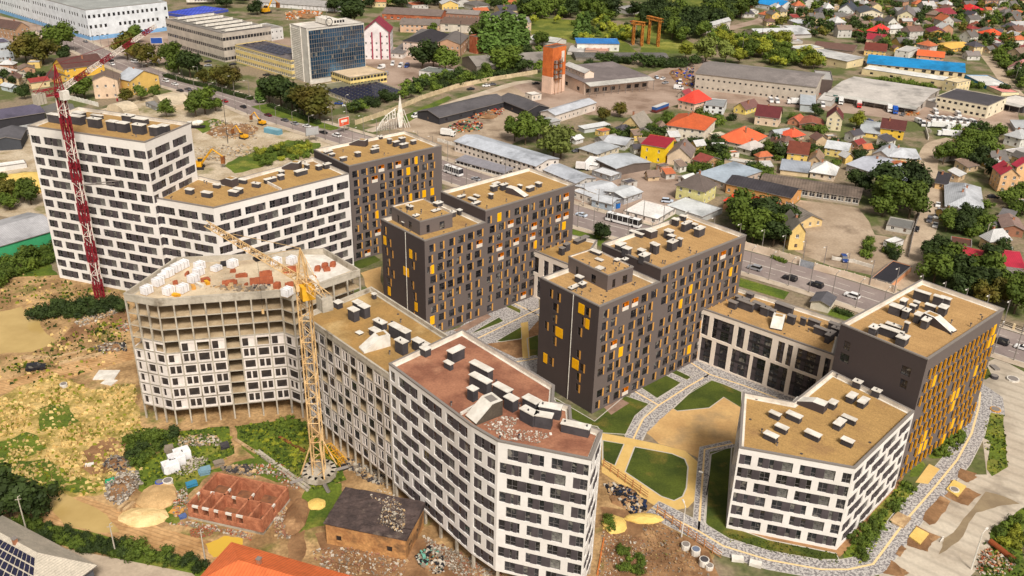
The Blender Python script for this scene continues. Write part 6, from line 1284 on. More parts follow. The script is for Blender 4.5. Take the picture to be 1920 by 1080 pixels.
T(0, (200, 470, 17, 'o'), (330, 480, 17, 'o'), (455, 390, 21, 'g'), (490, 470, 11, 'd'), (250, 380, 13, 'g'), (960, 450, 18, 'o'), (1100, 505, 15, 'o'), (1020, 330, 13, 'g'), (1290, 500, 15, 'g'), (1345, 565, 17, 'g'), (1430, 590, 18, 'd'), (1530, 630, 9, 'o'), (1640, 650, 12, 'o'), (1720, 680, 14, 'o'),
  (240, 640, 8, 'd'), (310, 620, 7, 'd'), (640, 745, 13, 'g'), (580, 735, 10, 'd'), (740, 535, 7, 'd'), (1060, 755, 8, 'g'), (1170, 735, 7, 'g'), (960, 770, 8, 'o'), (1470, 875, 13, 'g'), (1540, 855, 14, 'g'), (1250, 880, 9, 'g'), (1620, 835, 8, 'g'), (190, 745, 7, 'd'), (40, 620, 8, 'd'), (90, 640, 7, 'd'), (170, 690, 6, 'd'))
T(1, (40, 770, 12, 'p'), (100, 770, 14, 'd'), (190, 800, 17, 'd'), (275, 830, 17, 'd'), (365, 875, 17, 'o'), (480, 915, 18, 'o'), (420, 850, 14, 'd'), (150, 720, 12, 'd'), (740, 200, 22, 'd'), (700, 130, 18, 'd'), (590, 100, 15, 'd'), (1100, 60, 16, 'd'), (1240, 62, 18, 'd'), (865, 60, 12, 'd'), (10, 110, 12, 'd'),
  (1250, 515, 18, 'd'), (1330, 520, 18, 'd'), (1420, 545, 16, 'g'), (1320, 262, 9, 'g'), (1735, 395, 26, 'p'), (1800, 400, 24, 'p'), (1860, 400, 26, 'p'), (1915, 390, 24, 'p'), (1700, 330, 18, 'g'), (1990, 360, 22, 'p'), (1730, 570, 8, 'g'), (1860, 545, 19, 'g'), (1930, 545, 12, 'g'))
S(1, [(720, 880), (900, 800), (1150, 745), (1240, 700), (1560, 640), (1560, 575), (1400, 590), (1180, 650), (1060, 730), (820, 790), (700, 840)], 46, 4.5, 8, 'gdd', 1)
S(1, [(1560, 640), (1920, 570), (1920, 535), (1700, 545), (1560, 590)], 16, 4, 8, 'gd', 1)
S(2, [(0, 125), (0, -60), (450, -60), (740, 60), (730, 170), (480, 150), (200, 150)], 60, 11, 18, 'gdg', 1, .24)
T(2, (620, 130, 20, 'p'), (670, 150, 22, 'p'), (710, 150, 22, 'd'), (500, 300, 18, 'p'), (550, 305, 20, 'p'), (230, 345, 11, 'g'), (190, 345, 10, 'g'), (1450, 470, 17, 'w'), (1600, 470, 15, 'w'), (1700, 480, 10, 'y'), (1300, 440, 11, 'y'), (100, 1085, 15, 'g'), (20, 1060, 13, 'g'), (190, 1055, 13, 'g'), (310, 1190, 15, 'w'), (365, 1190, 15, 'w'), (680, 910, 8, 'o'), (810, 880, 8, 'o'), (1040, 500, 6, 'd'), (40, 480, 9, 'g'), (1640, 900, 5, 'd'))
S(2, [(880, 120), (1250, 120), (1480, 280), (1380, 330), (1230, 330), (1000, 200)], 34, 11, 18, 'dgd', 1, .26)
S(2, [(640, 210), (900, 250), (880, 320), (700, 260)], 14, 6, 9, 'y', 1); S(2, [(470, 485), (1380, 475), (1380, 505), (1050, 515), (800, 465), (600, 485)], 34, 5, 8, 'd', 1)
S(2, [(1450, 60), (1800, 60), (1840, 130), (1500, 220), (1440, 120)], 34, 11, 17, 'dg', 1, .26); S(2, [(1480, 290), (1900, 340), (1900, 440), (1700, 450), (1500, 350)], 30, 8, 13, 'yg', 1)
S(2, [(540, 960), (820, 980), (1200, 960), (1150, 1070), (900, 1040), (640, 1000)], 20, 3, 7, 'gd', 1.5); S(2, [(1400, 880), (1560, 900), (1520, 960), (1420, 960)], 6, 4, 7, 'g', 1); S(2, [(130, 430), (220, 440), (220, 560), (60, 560), (0, 520), (0, 460)], 12, 8, 12, 'dg', 1); S(2, [(1050, 1000), (1180, 860), (1210, 870), (1130, 1040)], 8, 3, 6, 'g', 1)
S(3, [(0, -40), (1920, -40), (1920, 470), (1660, 430), (1500, 420), (740, 410), (640, 300), (300, 290), (0, 340)], 330, 4, 11, 'dgdgdo', 1, .26)
S(2, [(1180, 1060), (1300, 1080), (1920, 1000), (1920, 1300), (1700, 1400), (1180, 1300)], 26, 3, 6, 'dg', 1); S(7, [(0, -20), (900, -20), (900, 160), (600, 280), (0, 130)], 18, 3, 6, 'dg', .8)
S(3, [(0, 345), (140, 345), (140, 440), (260, 450), (400, 500), (400, 525), (0, 505)], 30, 7, 12, 'yg', 1, .26); S(3, [(1650, 430), (1920, 440), (1920, 690), (1870, 640), (1780, 520)], 26, 6, 10, 'dg', 2); S(3, [(200, 895), (430, 985), (420, 1000), (200, 965)], 10, 4, 7, 'g', 1)
T(3, (660, 960, 9, 'y'), (350, 870, 7, 'd'), (820, 960, 5, 'd'), (1560, 660, 6, 'g'), (1780, 690, 6, 'd')); S(3, [(1400, 1020), (1750, 1000), (1700, 1080), (1300, 1080)], 14, 4, 8, 'dg', 1); S(3, [(780, 590), (1250, 655), (1250, 670), (780, 612)], 16, 3, 4.5, 'g', .5)
S(7, [(760, 490), (850, 590), (1000, 610), (1140, 570), (1160, 440), (1150, 390), (950, 370), (780, 420)], 14, 10, 16, 'gd', 1.5, .28); T(7, (650, 350, 10, 'd'), (700, 370, 9, 'd'), (60, 110, 8, 'd'), (0, 100, 8, 'g'), (1640, 480, 4, 'g'))
S(7, [(1240, 170), (1560, 200), (1660, 300), (1660, 160), (1560, 0), (1240, 0)], 22, 9, 15, 'gdg', 1.5, .28); S(7, [(1280, 560), (1600, 560), (1700, 700), (1600, 690), (1420, 690), (1290, 670)], 28, 5, 9, 'dg', 1.5); S(7, [(1780, 430), (1900, 430), (1900, 540), (1800, 520)], 9, 6, 9, 'g', 1)
S(7, [(1150, 990), (1190, 880), (1300, 840), (1400, 920), (1420, 1000), (1600, 1090), (1920, 1110), (1900, 1290), (1640, 1230), (1400, 1150), (1210, 1080)], 38, 8, 14, 'ogd', 1.5, .26); S(7, [(1600, 800), (1780, 800), (1740, 900), (1640, 960), (1610, 880)], 12, 6, 10, 'd', 1)
S(7, [(-200, 560), (0, 600), (80, 620), (150, 720), (60, 800), (-60, 790), (-260, 690)], 12, 10, 15, 'gd', 1.5, .26); S(7, [(880, 810), (1030, 810), (1020, 870), (950, 870)], 7, 3, 5, 'gd', 1); S(7, [(700, 790), (760, 730), (790, 880), (720, 880)], 6, 2, 4, 'g', 1); S(7, [(1560, 1000), (1920, 1060), (1920, 1120), (1600, 1090)], 10, 7, 11, 'g', 1)
S(6, [(1480, 20), (1590, 20), (1580, 140), (1480, 170)], 7, 6, 9, 'dg', 1); T(6, (670, 720, 7, 'd'), (650, 700, 4, 'g')); S(6, [(1720, 150), (1920, 190), (1900, 270)], 8, 4, 6, 'g', 1); S(6, [(430, 600), (600, 650), (590, 665), (430, 630)], 10, 1.5, 2.5, 'g', .5)
S(4, [(0, 320), (130, 420), (320, 420), (300, 480), (150, 480), (0, 530)], 14, 7, 12, 'og', 1); S(4, [(0, 850), (380, 790), (400, 880), (200, 960), (0, 1060)], 20, 3, 7, 'g', 1); S(8, [(270, 230), (520, 130), (900, 120), (920, 165), (640, 205), (400, 235)], 22, 3, 5.5, 'd', .5, .28)
T(12, (90, 650, 12, 'd'), (255, 650, 9, 'd'), (-30, 660, 12, 'd'), (330, 560, 6, 'd')); S(12, [(0, 665), (250, 700), (900, 850), (1500, 985), (1500, 1050), (900, 950), (0, 740)], 46, 1.6, 3, 'gd', .5); S(12, [(1000, 0), (1300, 20), (1250, 130), (1030, 260), (990, 180)], 12, 2, 4, 'gd', .5)
S(5, [(0, 60), (430, 10), (430, 90), (0, 190)], 22, 2.5, 4.5, 'gy', 1); S(15, [(640, 700), (1000, 380), (1110, 440), (880, 640), (740, 960), (600, 960)], 22, 1, 2, 'g', .5); S(15, [(1200, 150), (1480, 0), (1400, 140), (1300, 200)], 10, 1, 2, 'g', .5); S(15, [(1700, 720), (1920, 640), (1920, 900), (1800, 1000)], 12, 1.5, 3, 'gy', .5)
S(3, [(0, -120), (1920, -120), (1920, -30), (0, -30)], 60, 9, 15, 'dg', 2, .3); S(2, [(0, -120), (1920, -120), (1920, -30), (0, -30)], 60, 9, 15, 'dg', 2, .3); S(0, [(520, 40), (800, 60), (1900, 110), (1900, -80), (1700, -80), (1240, 100)], 0, 8, 12, 'dg')
S(14, [(700, 640), (760, 680), (740, 760), (680, 720)], 4, 1.5, 2.5, 'g', .3); S(14, [(820, 860), (1050, 1000), (900, 1080), (780, 1000)], 10, 1, 2.2, 'g', .3); S(9, [(0, 990), (330, 960), (370, 1060), (50, 1080)], 9, .8, 1.6, 'g', .3); S(13, [(0, 20), (350, 20), (360, 300), (200, 200)], 16, .6, 1.4, 'gy', .3)
S(1, [(700, -40), (1920, -40), (1920, 130), (1680, 120), (1400, 70), (700, 50)], 34, 8, 15, 'dg', 1, .3); S(2, [(560, 150), (900, 200), (1000, 330), (480, 330), (120, 200), (160, 140)], 30, 5, 10, 'gyd', 1); S(0, [(1240, -60), (1900, -60), (1900, 40), (1680, 60)], 10, 9, 15, 'dg', 1); S(2, [(-100, 60), (100, 60), (100, 130), (-100, 130)], 8, 8, 14, 'dg', 1)
def screen(t): d = (Vector((t[0], t[1], 0)) - CAMP).length; return t[2] / d * (2 if t[4] else 1)
TREES.sort(key=screen, reverse=True); nT = nS = 0; rest = []
for x, y, h, t, hand in TREES:
    px, py = proj((x, y, h / 2)); off = not (-60 < px < 1980 and -60 < py < 1160)
    sh = h < 6.5 and t != 'p'
    if off or (nS if sh else nT) >= 295: rest.append((x, y, h, t, sh)); continue
    v = r.randrange(4); key = (t, sh, v)
    if key not in PROTO: PROTO[key] = (crownmesh(t, v * 7 + ord(t) + 3 * sh, 520 if sh else 1150, sh), trunkmesh(t, v))
    o = bpy.data.objects.new('shrub' if sh else 'tree', None); COL.objects.link(o); o.location = (x, y, 0); o.rotation_euler = (0, 0, r.uniform(0, 6.28)); k = r.uniform(.9, 1.15); wv = h * k * (1.15 if not sh else 1.0); o.scale = (wv, wv, h)
    o['category'] = 'shrub' if sh else 'tree'; put('foliage' if sh else 'crown', PROTO[key][0], o)
    if not sh: put('trunk', PROTO[key][1], o)
    else: put('stem', PROTO[key][1], o, (0, 0, 0), 0, (.8, .8, .8))
    sz = ('low ' if h < 3 else '') if sh else 'big ' if h > 13 else 'small ' if h < 9 else ''
    later(o, sz + TYN[t] + (' shrub' if sh else ' tree'))
    nT += not sh; nS += sh
rb = MB(); lowm = {}
for x, y, h, t, sh in rest:
    px, py = proj((x, y, 0))
    if not (-150 < px < 2070 and -150 < py < 1200): continue
    if (t, sh) not in lowm: lowm[t, sh] = crownmesh(t, 5 + ord(t), 170, sh, True)
    me = lowm[t, sh]; k = h * 1.15
    ca, sa = cos(x), sin(x)
    for pl in me.polygons: rb.face([(x + (v.x * ca - v.y * sa) * k, y + (v.x * sa + v.y * ca) * k, v.z * h) for v in (me.vertices[j].co for j in pl.vertices)], me.materials[0])
if rb.f: tag(rb.build('woodland'), None, None, kind='stuff')
print('TREES', nT, nS, len(rest))
# rough weeds and straw as stuff
def tufts(name, px, n, s0, s1, mats, seed, k=None):
    rr = random.Random(seed); q = [tuple(G(*(c(k, *p) if k is not None else p)).to_2d()) for p in px]; xs = [p[0] for p in q]; ys = [p[1] for p in q]; b = MB(); got = 0
    cl = [(rr.uniform(min(xs), max(xs)), rr.uniform(min(ys), max(ys)), rr.uniform(1, 4)) for _ in range(40)]
    while got < n:
        if rr.random() < .7: a_ = rr.choice(cl); x, y = a_[0] + rr.gauss(0, a_[2]), a_[1] + rr.gauss(0, a_[2])
        else: x, y = rr.uniform(min(xs), max(xs)), rr.uniform(min(ys), max(ys))
        got += 1
        if not inside((x, y), q): continue
        s = rr.uniform(s0, s1); a = rr.uniform(0, pi); t = rr.uniform(-.4, .4); m = rr.choice(mats)
        b.face([(x - s * cos(a), y - s * sin(a), 0), (x + s * cos(a), y + s * sin(a), 0), (x + s * cos(a) * .6 - t * s * sin(a), y + s * sin(a) * .6 + t * s * cos(a), s * 1.1), (x - s * cos(a) * .6 - t * s * sin(a), y - s * sin(a) * .6 + t * s * cos(a), s * 1.3)], m)
    tag(b.build(name), None, None, kind='stuff')
wd = [LM['g'], LM['y'], LM['d']]; stw = mat('straw', (216, 190, 130), (190, 160, 98), s=.8, amt=.1)
tufts('undergrowth', [(440, 800), (560, 785), (640, 870), (650, 900), (590, 920), (540, 900), (450, 830)], 2600, .15, .5, wd, 1)
tufts('undergrowth', [(255, 800), (330, 810), (430, 800), (440, 850), (380, 890), (300, 930), (260, 920), (250, 860)], 1800, .15, .5, wd, 2)
tufts('undergrowth', [(0, 500), (220, 545), (250, 640), (215, 690), (0, 730), (0, 672), (60, 664), (105, 640), (75, 600), (40, 572), (0, 580)], 3000, .2, .6, wd + [stw], 3)
tufts('dry_grass_tufts', [(-30, 760), (100, 700), (170, 730), (255, 720), (265, 800), (300, 850), (250, 900), (180, 930), (95, 930), (-30, 860)], 5200, .15, .6, [stw, stw, stw, LM['y']], 4)
tufts('undergrowth', [(1580, 1040), (1690, 905), (1720, 915), (1690, 965), (1618, 1060)], 2200, .12, .45, wd, 5); tufts('undergrowth', [(1735, 850), (1780, 785), (1815, 785), (1808, 830), (1780, 860)], 1200, .12, .4, wd, 6); tufts('undergrowth', [(1848, 780), (1882, 778), (1890, 875), (1860, 893), (1843, 820)], 900, .12, .4, wd, 7)
tufts('undergrowth', [(1370, 1020), (1510, 1050), (1575, 1060), (1568, 1038), (1362, 1000)], 1500, .08, .25, wd, 8); tufts('undergrowth', [(1860, 990), (1925, 950), (1930, 1100), (1810, 1100)], 900, .15, .5, wd, 9)
# ---------------------------------------------------------------- vehicles
def carmesh(L, Wd, H_, kind, col, far):
    paint = cm(col, 'paint'); b = MB(); g = MB(); w2 = Wd / 2
    if kind == 'car': lo = [(-L / 2, .3), (-L / 2, .75), (-L * .46, .9), (-L * .22, .95), (L * .24, 1.0), (L * .47, .98), (L / 2, .8), (L / 2, .3)]; cab = [(-L * .22, .95), (-L * .06, H_), (L * .2, H_), (L * .38, .98)]
    elif kind == 'suv': lo = [(-L / 2, .35), (-L / 2, .95), (-L * .25, 1.05), (L * .48, 1.05), (L / 2, .9), (L / 2, .35)]; cab = [(-L * .25, 1.05), (-L * .12, H_), (L * .42, H_), (L * .48, 1.05)]
    elif kind == 'van': lo = [(-L / 2, .35), (-L / 2, 1.1), (-L * .36, 1.3), (L / 2, 1.3), (L / 2, .35)]; cab = [(-L * .36, 1.3), (-L * .26, H_), (L * .49, H_), (L / 2, 1.3)]
    else: lo = [(-L / 2, .5), (-L / 2, 1.4), (L / 2, 1.4), (L / 2, .5)]; cab = [(-L / 2, 1.4), (-L / 2 + .3, H_), (L / 2 - .1, H_), (L / 2, 1.4)]
    for s in (-1, 1):
        f = [(x, s * w2, z) for x, z in lo]; b.face(f if s < 0 else f[::-1], paint); f = [(x, s * w2 * (1 if z < H_ - .1 else .86), z) for x, z in cab]; (g if kind in ('car', 'suv', 'bus') else b).face(f if s < 0 else f[::-1], glass if kind in ('car', 'suv', 'bus') else paint)
    for (x0, z0), (x1, z1) in list(zip(lo, lo[1:])) + [(lo[-1], lo[0])]:
        b.face([(x0, -w2, z0), (x0, w2, z0), (x1, w2, z1), (x1, -w2, z1)], paint)
    wr = .86 * w2
    (x0, z0), (x1, z1), (x2, z2), (x3, z3) = cab
    g.face([(x0, -w2 * .95, z0), (x1, -wr, z1), (x1, wr, z1), (x0, w2 * .95, z0)], glass); b.face([(x1, -wr, z1), (x2, -wr, z2), (x2, wr, z2), (x1, wr, z1)][::-1], paint)
    (g if kind in ('car', 'suv', 'bus') else b).face([(x3, w2 * .95, z3), (x2, wr, z2), (x2, -wr, z2), (x3, -w2 * .95, z3)], glass if kind in ('car', 'suv', 'bus') else paint)
    if kind == 'van':
        for s in (-1, 1): g.face([(x0 + .3, s * (w2 + .01), z0 + .05), (x0 + 1.6, s * (w2 + .01), z0 + .05), (x0 + 1.6, s * w2 * .93, z1 - .3), (x1 + .1, s * w2 * .93, z1 - .3)][::(1 if s < 0 else -1)], glass)
    if kind == 'bus': # solid strips between panes and roof hatches
        for s in (-1, 1):
            for i in range(7): x = -L / 2 + .8 + (L - 1.4) * i / 6; b.face([(x, s * (w2 + .02), 1.4), (x + .15, s * (w2 + .02), 1.4), (x + .15, s * wr * 1.0 + s * .03, H_), (x, s * wr + s * .03, H_)], paint)
        for i in range(2): bx(b, -L * .3 + i * L * .5, -L * .3 + i * L * .5 + 1, -.5, .5, H_, H_ + .15, cap_grey)
    wl = MB()
    ws = []
    for x in (-L * .31, L * .31):
        for s in (-1, 1):
            q = MB(); n = 10; R_ = .33 if L < 6 else .5; c_ = [(x + R_ * cos(2 * pi * i / n), R_ + R_ * sin(2 * pi * i / n)) for i in range(n)]
            y0, y1 = s * (w2 - .2), s * (w2 + .02)
            q.face([(u, y1, v) for u, v in (c_ if s < 0 else c_[::-1])], frame_dark); [q.face([(c_[i][0], y0, c_[i][1]), (c_[(i + 1) % n][0], y0, c_[(i + 1) % n][1]), (c_[(i + 1) % n][0], y1, c_[(i + 1) % n][1]), (c_[i][0], y1, c_[i][1])], frame_dark) for i in range(n)]
            ws.append(q.mesh('wheel'))
    hl = MB()
    for s in (-1, 1): bx(hl, -L / 2 - .02, -L / 2 + .1, s * w2 * .75 - .2, s * w2 * .75 + .2, .6, .78, cap_white)
    return b.mesh('body'), g.mesh('windows'), ws, hl.mesh('headlights')
CM = {}
COLN = {'w': ((228, 226, 224), 'white'), 'k': ((34, 34, 40), 'black'), 's': ((150, 150, 154), 'silver'), 'g': ((88, 88, 94), 'dark grey'), 'r': ((150, 30, 36), 'red'), 'm': ((96, 26, 40), 'maroon'), 'b': ((36, 66, 130), 'blue'), 'l': ((196, 206, 220), 'pale blue'), 'y': ((230, 180, 30), 'yellow'), 'n': ((30, 110, 80), 'green')}
DIM = {'car': (4.5, 1.8, 1.45), 'suv': (4.7, 1.95, 1.75), 'van': (5.6, 2.05, 2.4), 'bus': (12, 2.6, 3.4)}
def tang(x, y, R_):
    i = min(range(len(R_) - 1), key=lambda i: (R_[i].x - x) ** 2 + (R_[i].y - y) ** 2); t = R_[i + 1] - R_[i]; return atan2(t.y, t.x)
def car(k, x, y, col='w', kind='car', ang=None, desc=None, road=None, L=None):
    g = G(*(c(k, x, y) if k is not None else (x, y)), .6); R_ = road
    a = tang(g.x, g.y, R_) if R_ else radians(ang or 0); key = (kind, col, L)
    if key not in CM: d = DIM[kind]; CM[key] = carmesh(L or d[0], d[1], d[2], kind, COLN[col][0], False)
    o = bpy.data.objects.new({'bus': 'bus', 'van': 'van'}.get(kind, 'parked_car' if not R_ else 'car'), None); COL.objects.link(o); o.location = (g.x, g.y, .03 if R_ else .05); o.rotation_euler = (0, 0, a); o['category'] = {'bus': 'bus', 'van': 'van'}.get(kind, 'car')
    m = CM[key]; put('body', m[0], o); put('windows', m[1], o); [put('wheel', w_, o) for w_ in m[2]]; put('headlights', m[3], o)
    nm = {'car': 'saloon car', 'suv': 'tall hatchback', 'van': 'panel van', 'bus': 'coach'}[kind]
    later(o, COLN[col][1] + ' ' + nm + (desc if desc is not None else ' on the main road' if R_ is MAIN else ' parked')); return o
for t in ((0, 1410, 668, 'g'), (0, 1240, 605, 'w', 'suv'), (0, 1310, 630, 'w'), (0, 1520, 700, 'y'), (0, 1685, 757, 'r'), (0, 1825, 800, 'k'), (0, 840, 480, 'w'), (0, 780, 440, 'w'), (0, 1350, 680, 'k'), (0, 640, 310, 'g'), (1, 90, 862, 'm'), (1, 215, 900, 'g'), (1, 290, 925, 's'), (1, 380, 945, 'w'), (1, 505, 992, 'k'), (1, 605, 1015, 'w', 'suv'),
          (5, 1650, 262, 's'), (6, 520, 530, 'l'), (7, 165, 1007, 'k', 'suv'), (7, 360, 1057, 'k', 'suv'), (6, 1820, 930, 's', 'suv'), (6, 1655, 885, 'g'), (11, 630, 58, 'w', 'suv'), (11, 1740, 402, 'k', 'suv'), (11, 1915, 448, 'w')):
    car(*t, road=MAIN)
car(5, 1480, 218, 'w', 'bus', road=MAIN, L=9.5); car(6, 835, 590, 'w', 'bus', road=MAIN, L=14)
for t in ((7, 1190, 420, 'k'), (7, 1275, 455, 'w'), (7, 1285, 500, 's'), (7, 1262, 542, 'w'), (7, 1210, 570, 'g', 'suv'), (7, 1255, 607, 'w'), (7, 1115, 637, 'k'), (7, 1180, 300, 's'), (7, 1195, 340, 'g')): car(*t, road=LANE, desc=' in the side lane')
for t in ((1, 680, 790, 'w', 'car', 10), (1, 620, 775, 'b', 'car', 0), (1, 972, 562, 's', 'van', 80), (1, 40, 620, 'w', 'car', 0), (1, 80, 560, 'k', 'car', 0), (1, 1025, 482, 'w', 'van', 90), (1, 1085, 495, 'w', 'van', 80), (1, 1132, 497, 'b', 'van', 80), (1, 940, 507, 'w', 'van', 60), (1, 1610, 667, 'k', 'car', 20), (1, 1725, 642, 'w', 'car', 20), (1, 1772, 632, 'g', 'car', 20), (1, 1205, 872, 'w', 'van', 40),
          (7, 572, 862, 'b', 'suv', 85), (7, 1690, 395, 'k', 'car', 170), (7, 1785, 777, 'w', 'car', 160), (6, 1165, 428, 'l', 'suv', 170), (0, 1010, 462, 'w', 'suv', -30), (0, 1560, 460, 'k', 'car', 20), (0, 1745, 480, 'k', 'car', 30), (0, 1160, 470, 'w', 'van', 0), (8, 268, 597, 'k', 'suv', 200), (12, 0, 0, 'w', 'car', 0)[:0] or (2, 245, 940, 's', 'car', 40),
          (2, 1250, 662, 'w', 'van', 150), (2, 1130, 590, 'w', 'car', 60), (2, 1150, 620, 's', 'car', 40), (2, 1085, 580, 'l', 'car', 100), (2, 1260, 620, 'w', 'van', 80), (2, 180, 625, 'k', 'car', 10), (6, 545, 175, 'w', 'van', 10), (6, 485, 50, 'g', 'car', 30), (3, 1010, 858, 'g', 'car', 60), (3, 20, 757, 'w', 'van', 90), (3, 66, 762, 'w', 'van', 90), (3, 755, 905, 'b', 'car', 0), (3, 410, 792, 'w', 'van', 80), (3, 660, 465, 's', 'car', 0), (3, 705, 462, 'g', 'car', 0),
          (3, 1425, 862, 'w', 'van', 85), (3, 1255, 842, 'w', 'van', 85), (3, 1225, 892, 'w', 'van', 100), (3, 1272, 895, 'w', 'van', 100), (3, 1322, 900, 'w', 'van', 100), (3, 1375, 905, 'w', 'van', 100), (3, 1425, 908, 'w', 'van', 100), (3, 1478, 915, 'w', 'van', 100), (3, 1535, 922, 'w', 'van', 100), (3, 1130, 915, 'w', 'van', 100), (3, 1165, 935, 'w', 'van', 70), (7, 1420, 770, 'w', 'car', 5)[:0] or (7, 1700, 20, 'w', 'car', 5), (2, 640, 80, 'w', 'van', 0), (2, 905, 160, 'r', 'car', 20), (0, 1560, 490, 's', 'car', 10), (3, 20, 190, 'r', 'car', 10), (3, 30, 215, 'r', 'car', 40), (3, 0, 240, 'w', 'van', 0)):
    car(*t[:4], t[4], t[5])
def lorry(k, x, y, ang, cab, box, label, L=7, cat='lorry'):
    g = G(*(c(k, x, y) if k is not None else (x, y)), 1); o = thing('lorry', label, cat, (g.x, g.y), radians(ang)); off = wloc(o)
    def pt(nm, mb, par): me = mb.mesh(nm); q_ = bpy.data.objects.new(nm, me); COL.objects.link(q_); q_.parent = par; return q_
    m = MB(); bx(m, -L / 2, -L / 2 + 1.7, -1.15, 1.15, .6, 2.6, cm(cab, 'paint')); cb = pt('cab', m, o); m = MB(); bx(m, -L / 2 - .03, -L / 2 + .02, -1, 1, 1.6, 2.4, glass); pt('windscreen', m, cb)
    m = MB(); bx(m, -L / 2 + 1.9, L / 2, -1.2, 1.2, .9, 3.4, cm(box, 'wall')); pt('cargo_box', m, o); m = MB(); bx(m, -L / 2, L / 2, -.5, .5, .5, .88, frame_dark); pt('chassis', m, o)
    for x_ in (-L * .38, L * .2, L * .36):
        for s in (-1, 1):
            m = MB(); m.bar((x_, s * .8, .45), (x_, s * 1.18, .45), .45, frame_dark, 10); pt('wheel', m, o)
lorry(3, 545, 765, 75, (230, 230, 228), (232, 230, 226), 'white box lorry backed to the beige-roofed warehouse beside a green lorry'); lorry(3, 500, 745, 80, (40, 100, 90), (30, 84, 76), 'dark green box lorry at the corner of the beige-roofed warehouse')
lorry(3, 682, 790, 75, (200, 40, 40), (232, 226, 220), 'red-cabbed white lorry at the middle bays of the beige-roofed warehouse'); lorry(3, 910, 822, 75, (230, 230, 228), (236, 234, 230), 'white lorry beside the blue lorry at the last loading bays'); lorry(3, 952, 835, 75, (40, 90, 180), (30, 92, 190), 'bright blue box lorry at the last loading bays')
lorry(1, 1440, 1005, 160, (226, 226, 222), (236, 234, 230), 'white box lorry in the scrapyard in front of the charcoal hall'); lorry(3, 190, 768, 0, (230, 228, 226), (236, 234, 230), 'white box lorry beside the pale blue-grey lean-to'); lorry(6, 530, 178, 170, (226, 224, 222), (234, 226, 222), 'white lorry cab and box parked in the muddy yard by gardens', 6)
lorry(3, 1290, 945, -8, (226, 226, 224), (238, 236, 232), 'white trailer with red side stripe among parked vans', 13); lorry(3, 1440, 965, -8, (226, 226, 224), (238, 236, 232), 'white trailer with green side stripe among parked vans', 13); lorry(3, 1380, 1010, -8, (226, 226, 224), (240, 238, 236), 'long plain white trailer below the striped trailers', 14)
g = G(*c(2, 1110, 830)); o = thing('rail_carriage', 'old blue and dark red carriage body standing behind the steep gabled cottage', 'carriage', (g.x, g.y)); m = MB(); m.box(g.x, g.y, .4, 1.7, 3, 13, radians(-38), cm((110, 50, 46), 'wall')); m.build('lower_body', o); m = MB(); m.box(g.x, g.y, 1.7, 3.2, 3, 13, radians(-38), cm((52, 92, 156), 'wall'), cm((206, 204, 200), 'wall')); m.build('upper_body', o)
# excavators
def digger(k, x, y, ang, s, label):
    g = G(*c(k, x, y)); o = thing('excavator', label, 'excavator', (g.x, g.y)); a = radians(ang); e = Vector((cos(a), sin(a), 0)); n = Vector((-sin(a), cos(a), 0)); P = Vector((g.x, g.y, 0)); ym = cm((232, 168, 30), 'metal')
    for t in (-1, 1): m = MB(); p = P + n * 1.1 * t * s; m.box(p.x, p.y, 0, .8 * s, 3.6 * s, .6 * s, a, frame_dark); m.build('track', o)
    m = MB(); m.box(P.x - e.x * .4, P.y - e.y * .4, .8 * s, 2 * s, 3 * s, 2.3 * s, a, ym); m.build('body', o); m = MB(); p = P + e * .8 * s + n * .6 * s; m.box(p.x, p.y, 1.2 * s, 2.9 * s, 1.3 * s, 1 * s, a, glass, ym); m.build('cab', o)
    m = MB(); p0 = P + e * 1.2 * s + Vector((0, 0, 1.6 * s)); p1 = P + e * 4.4 * s + Vector((0, 0, 5.6 * s)); p2 = P + e * 7 * s + Vector((0, 0, 3.4 * s)); m.bar(p0, p1, .28 * s, ym); m.bar(p1, p2, .22 * s, ym); ar = m.build('arm', o); m = MB(); m.box(p2.x, p2.y, 1.4 * s, 3.4 * s, 1.1 * s, 1.2 * s, a, rust); m.build('bucket', ar)
digger(4, 1485, 185, 10, 1.5, 'yellow excavator with raised arm on rubble behind the white tower block'); digger(0, 1830, 1040, 150, 1, 'small yellow loader beside the rubble piles near the main road'); digger(1, 75, 100, 60, 2, 'orange excavator arm standing behind the plain white hall'); digger(0, 1965, 935, 150, 1, 'orange and yellow digger beside the blue skip at the roadside')
g = G(*c(0, 1475, 960)); o = thing('mixer_truck', 'white concrete mixer truck parked behind the roof edge of the white tower', 'mixer truck', (g.x, g.y)); m = MB(); m.box(g.x, g.y, .5, 1.1, 8, 2.4, .1, frame_dark); m.build('chassis', o); m = MB(); m.bar((g.x - 1.5, g.y, 2.2), (g.x + 1, g.y, 2.6), 1.1, cap_white, 10, 1.5); m.bar((g.x + 1, g.y, 2.6), (g.x + 3.4, g.y + .2, 3.2), 1.5, cap_white, 10, .6); m.build('drum', o); m = MB(); m.box(g.x - 3.2, g.y, 1.1, 3, 1.8, 2.4, .1, cap_white); m.build('cab', o)
g = G(*c(1, 130, 1000)); o = thing('waste_skip', 'long blue tarpaulined skip on the lot beside the main road', 'skip', (g.x, g.y)); m = MB(); m.box(g.x, g.y, 0, 2.2, 9, 3, -.5, cm((110, 160, 180), 'wall')); m.build('container', o); m = MB(); m.box(g.x, g.y, 2.2, 2.5, 8.6, 2.6, -.5, cm((150, 186, 196), 'wall')); m.build('cover', o)
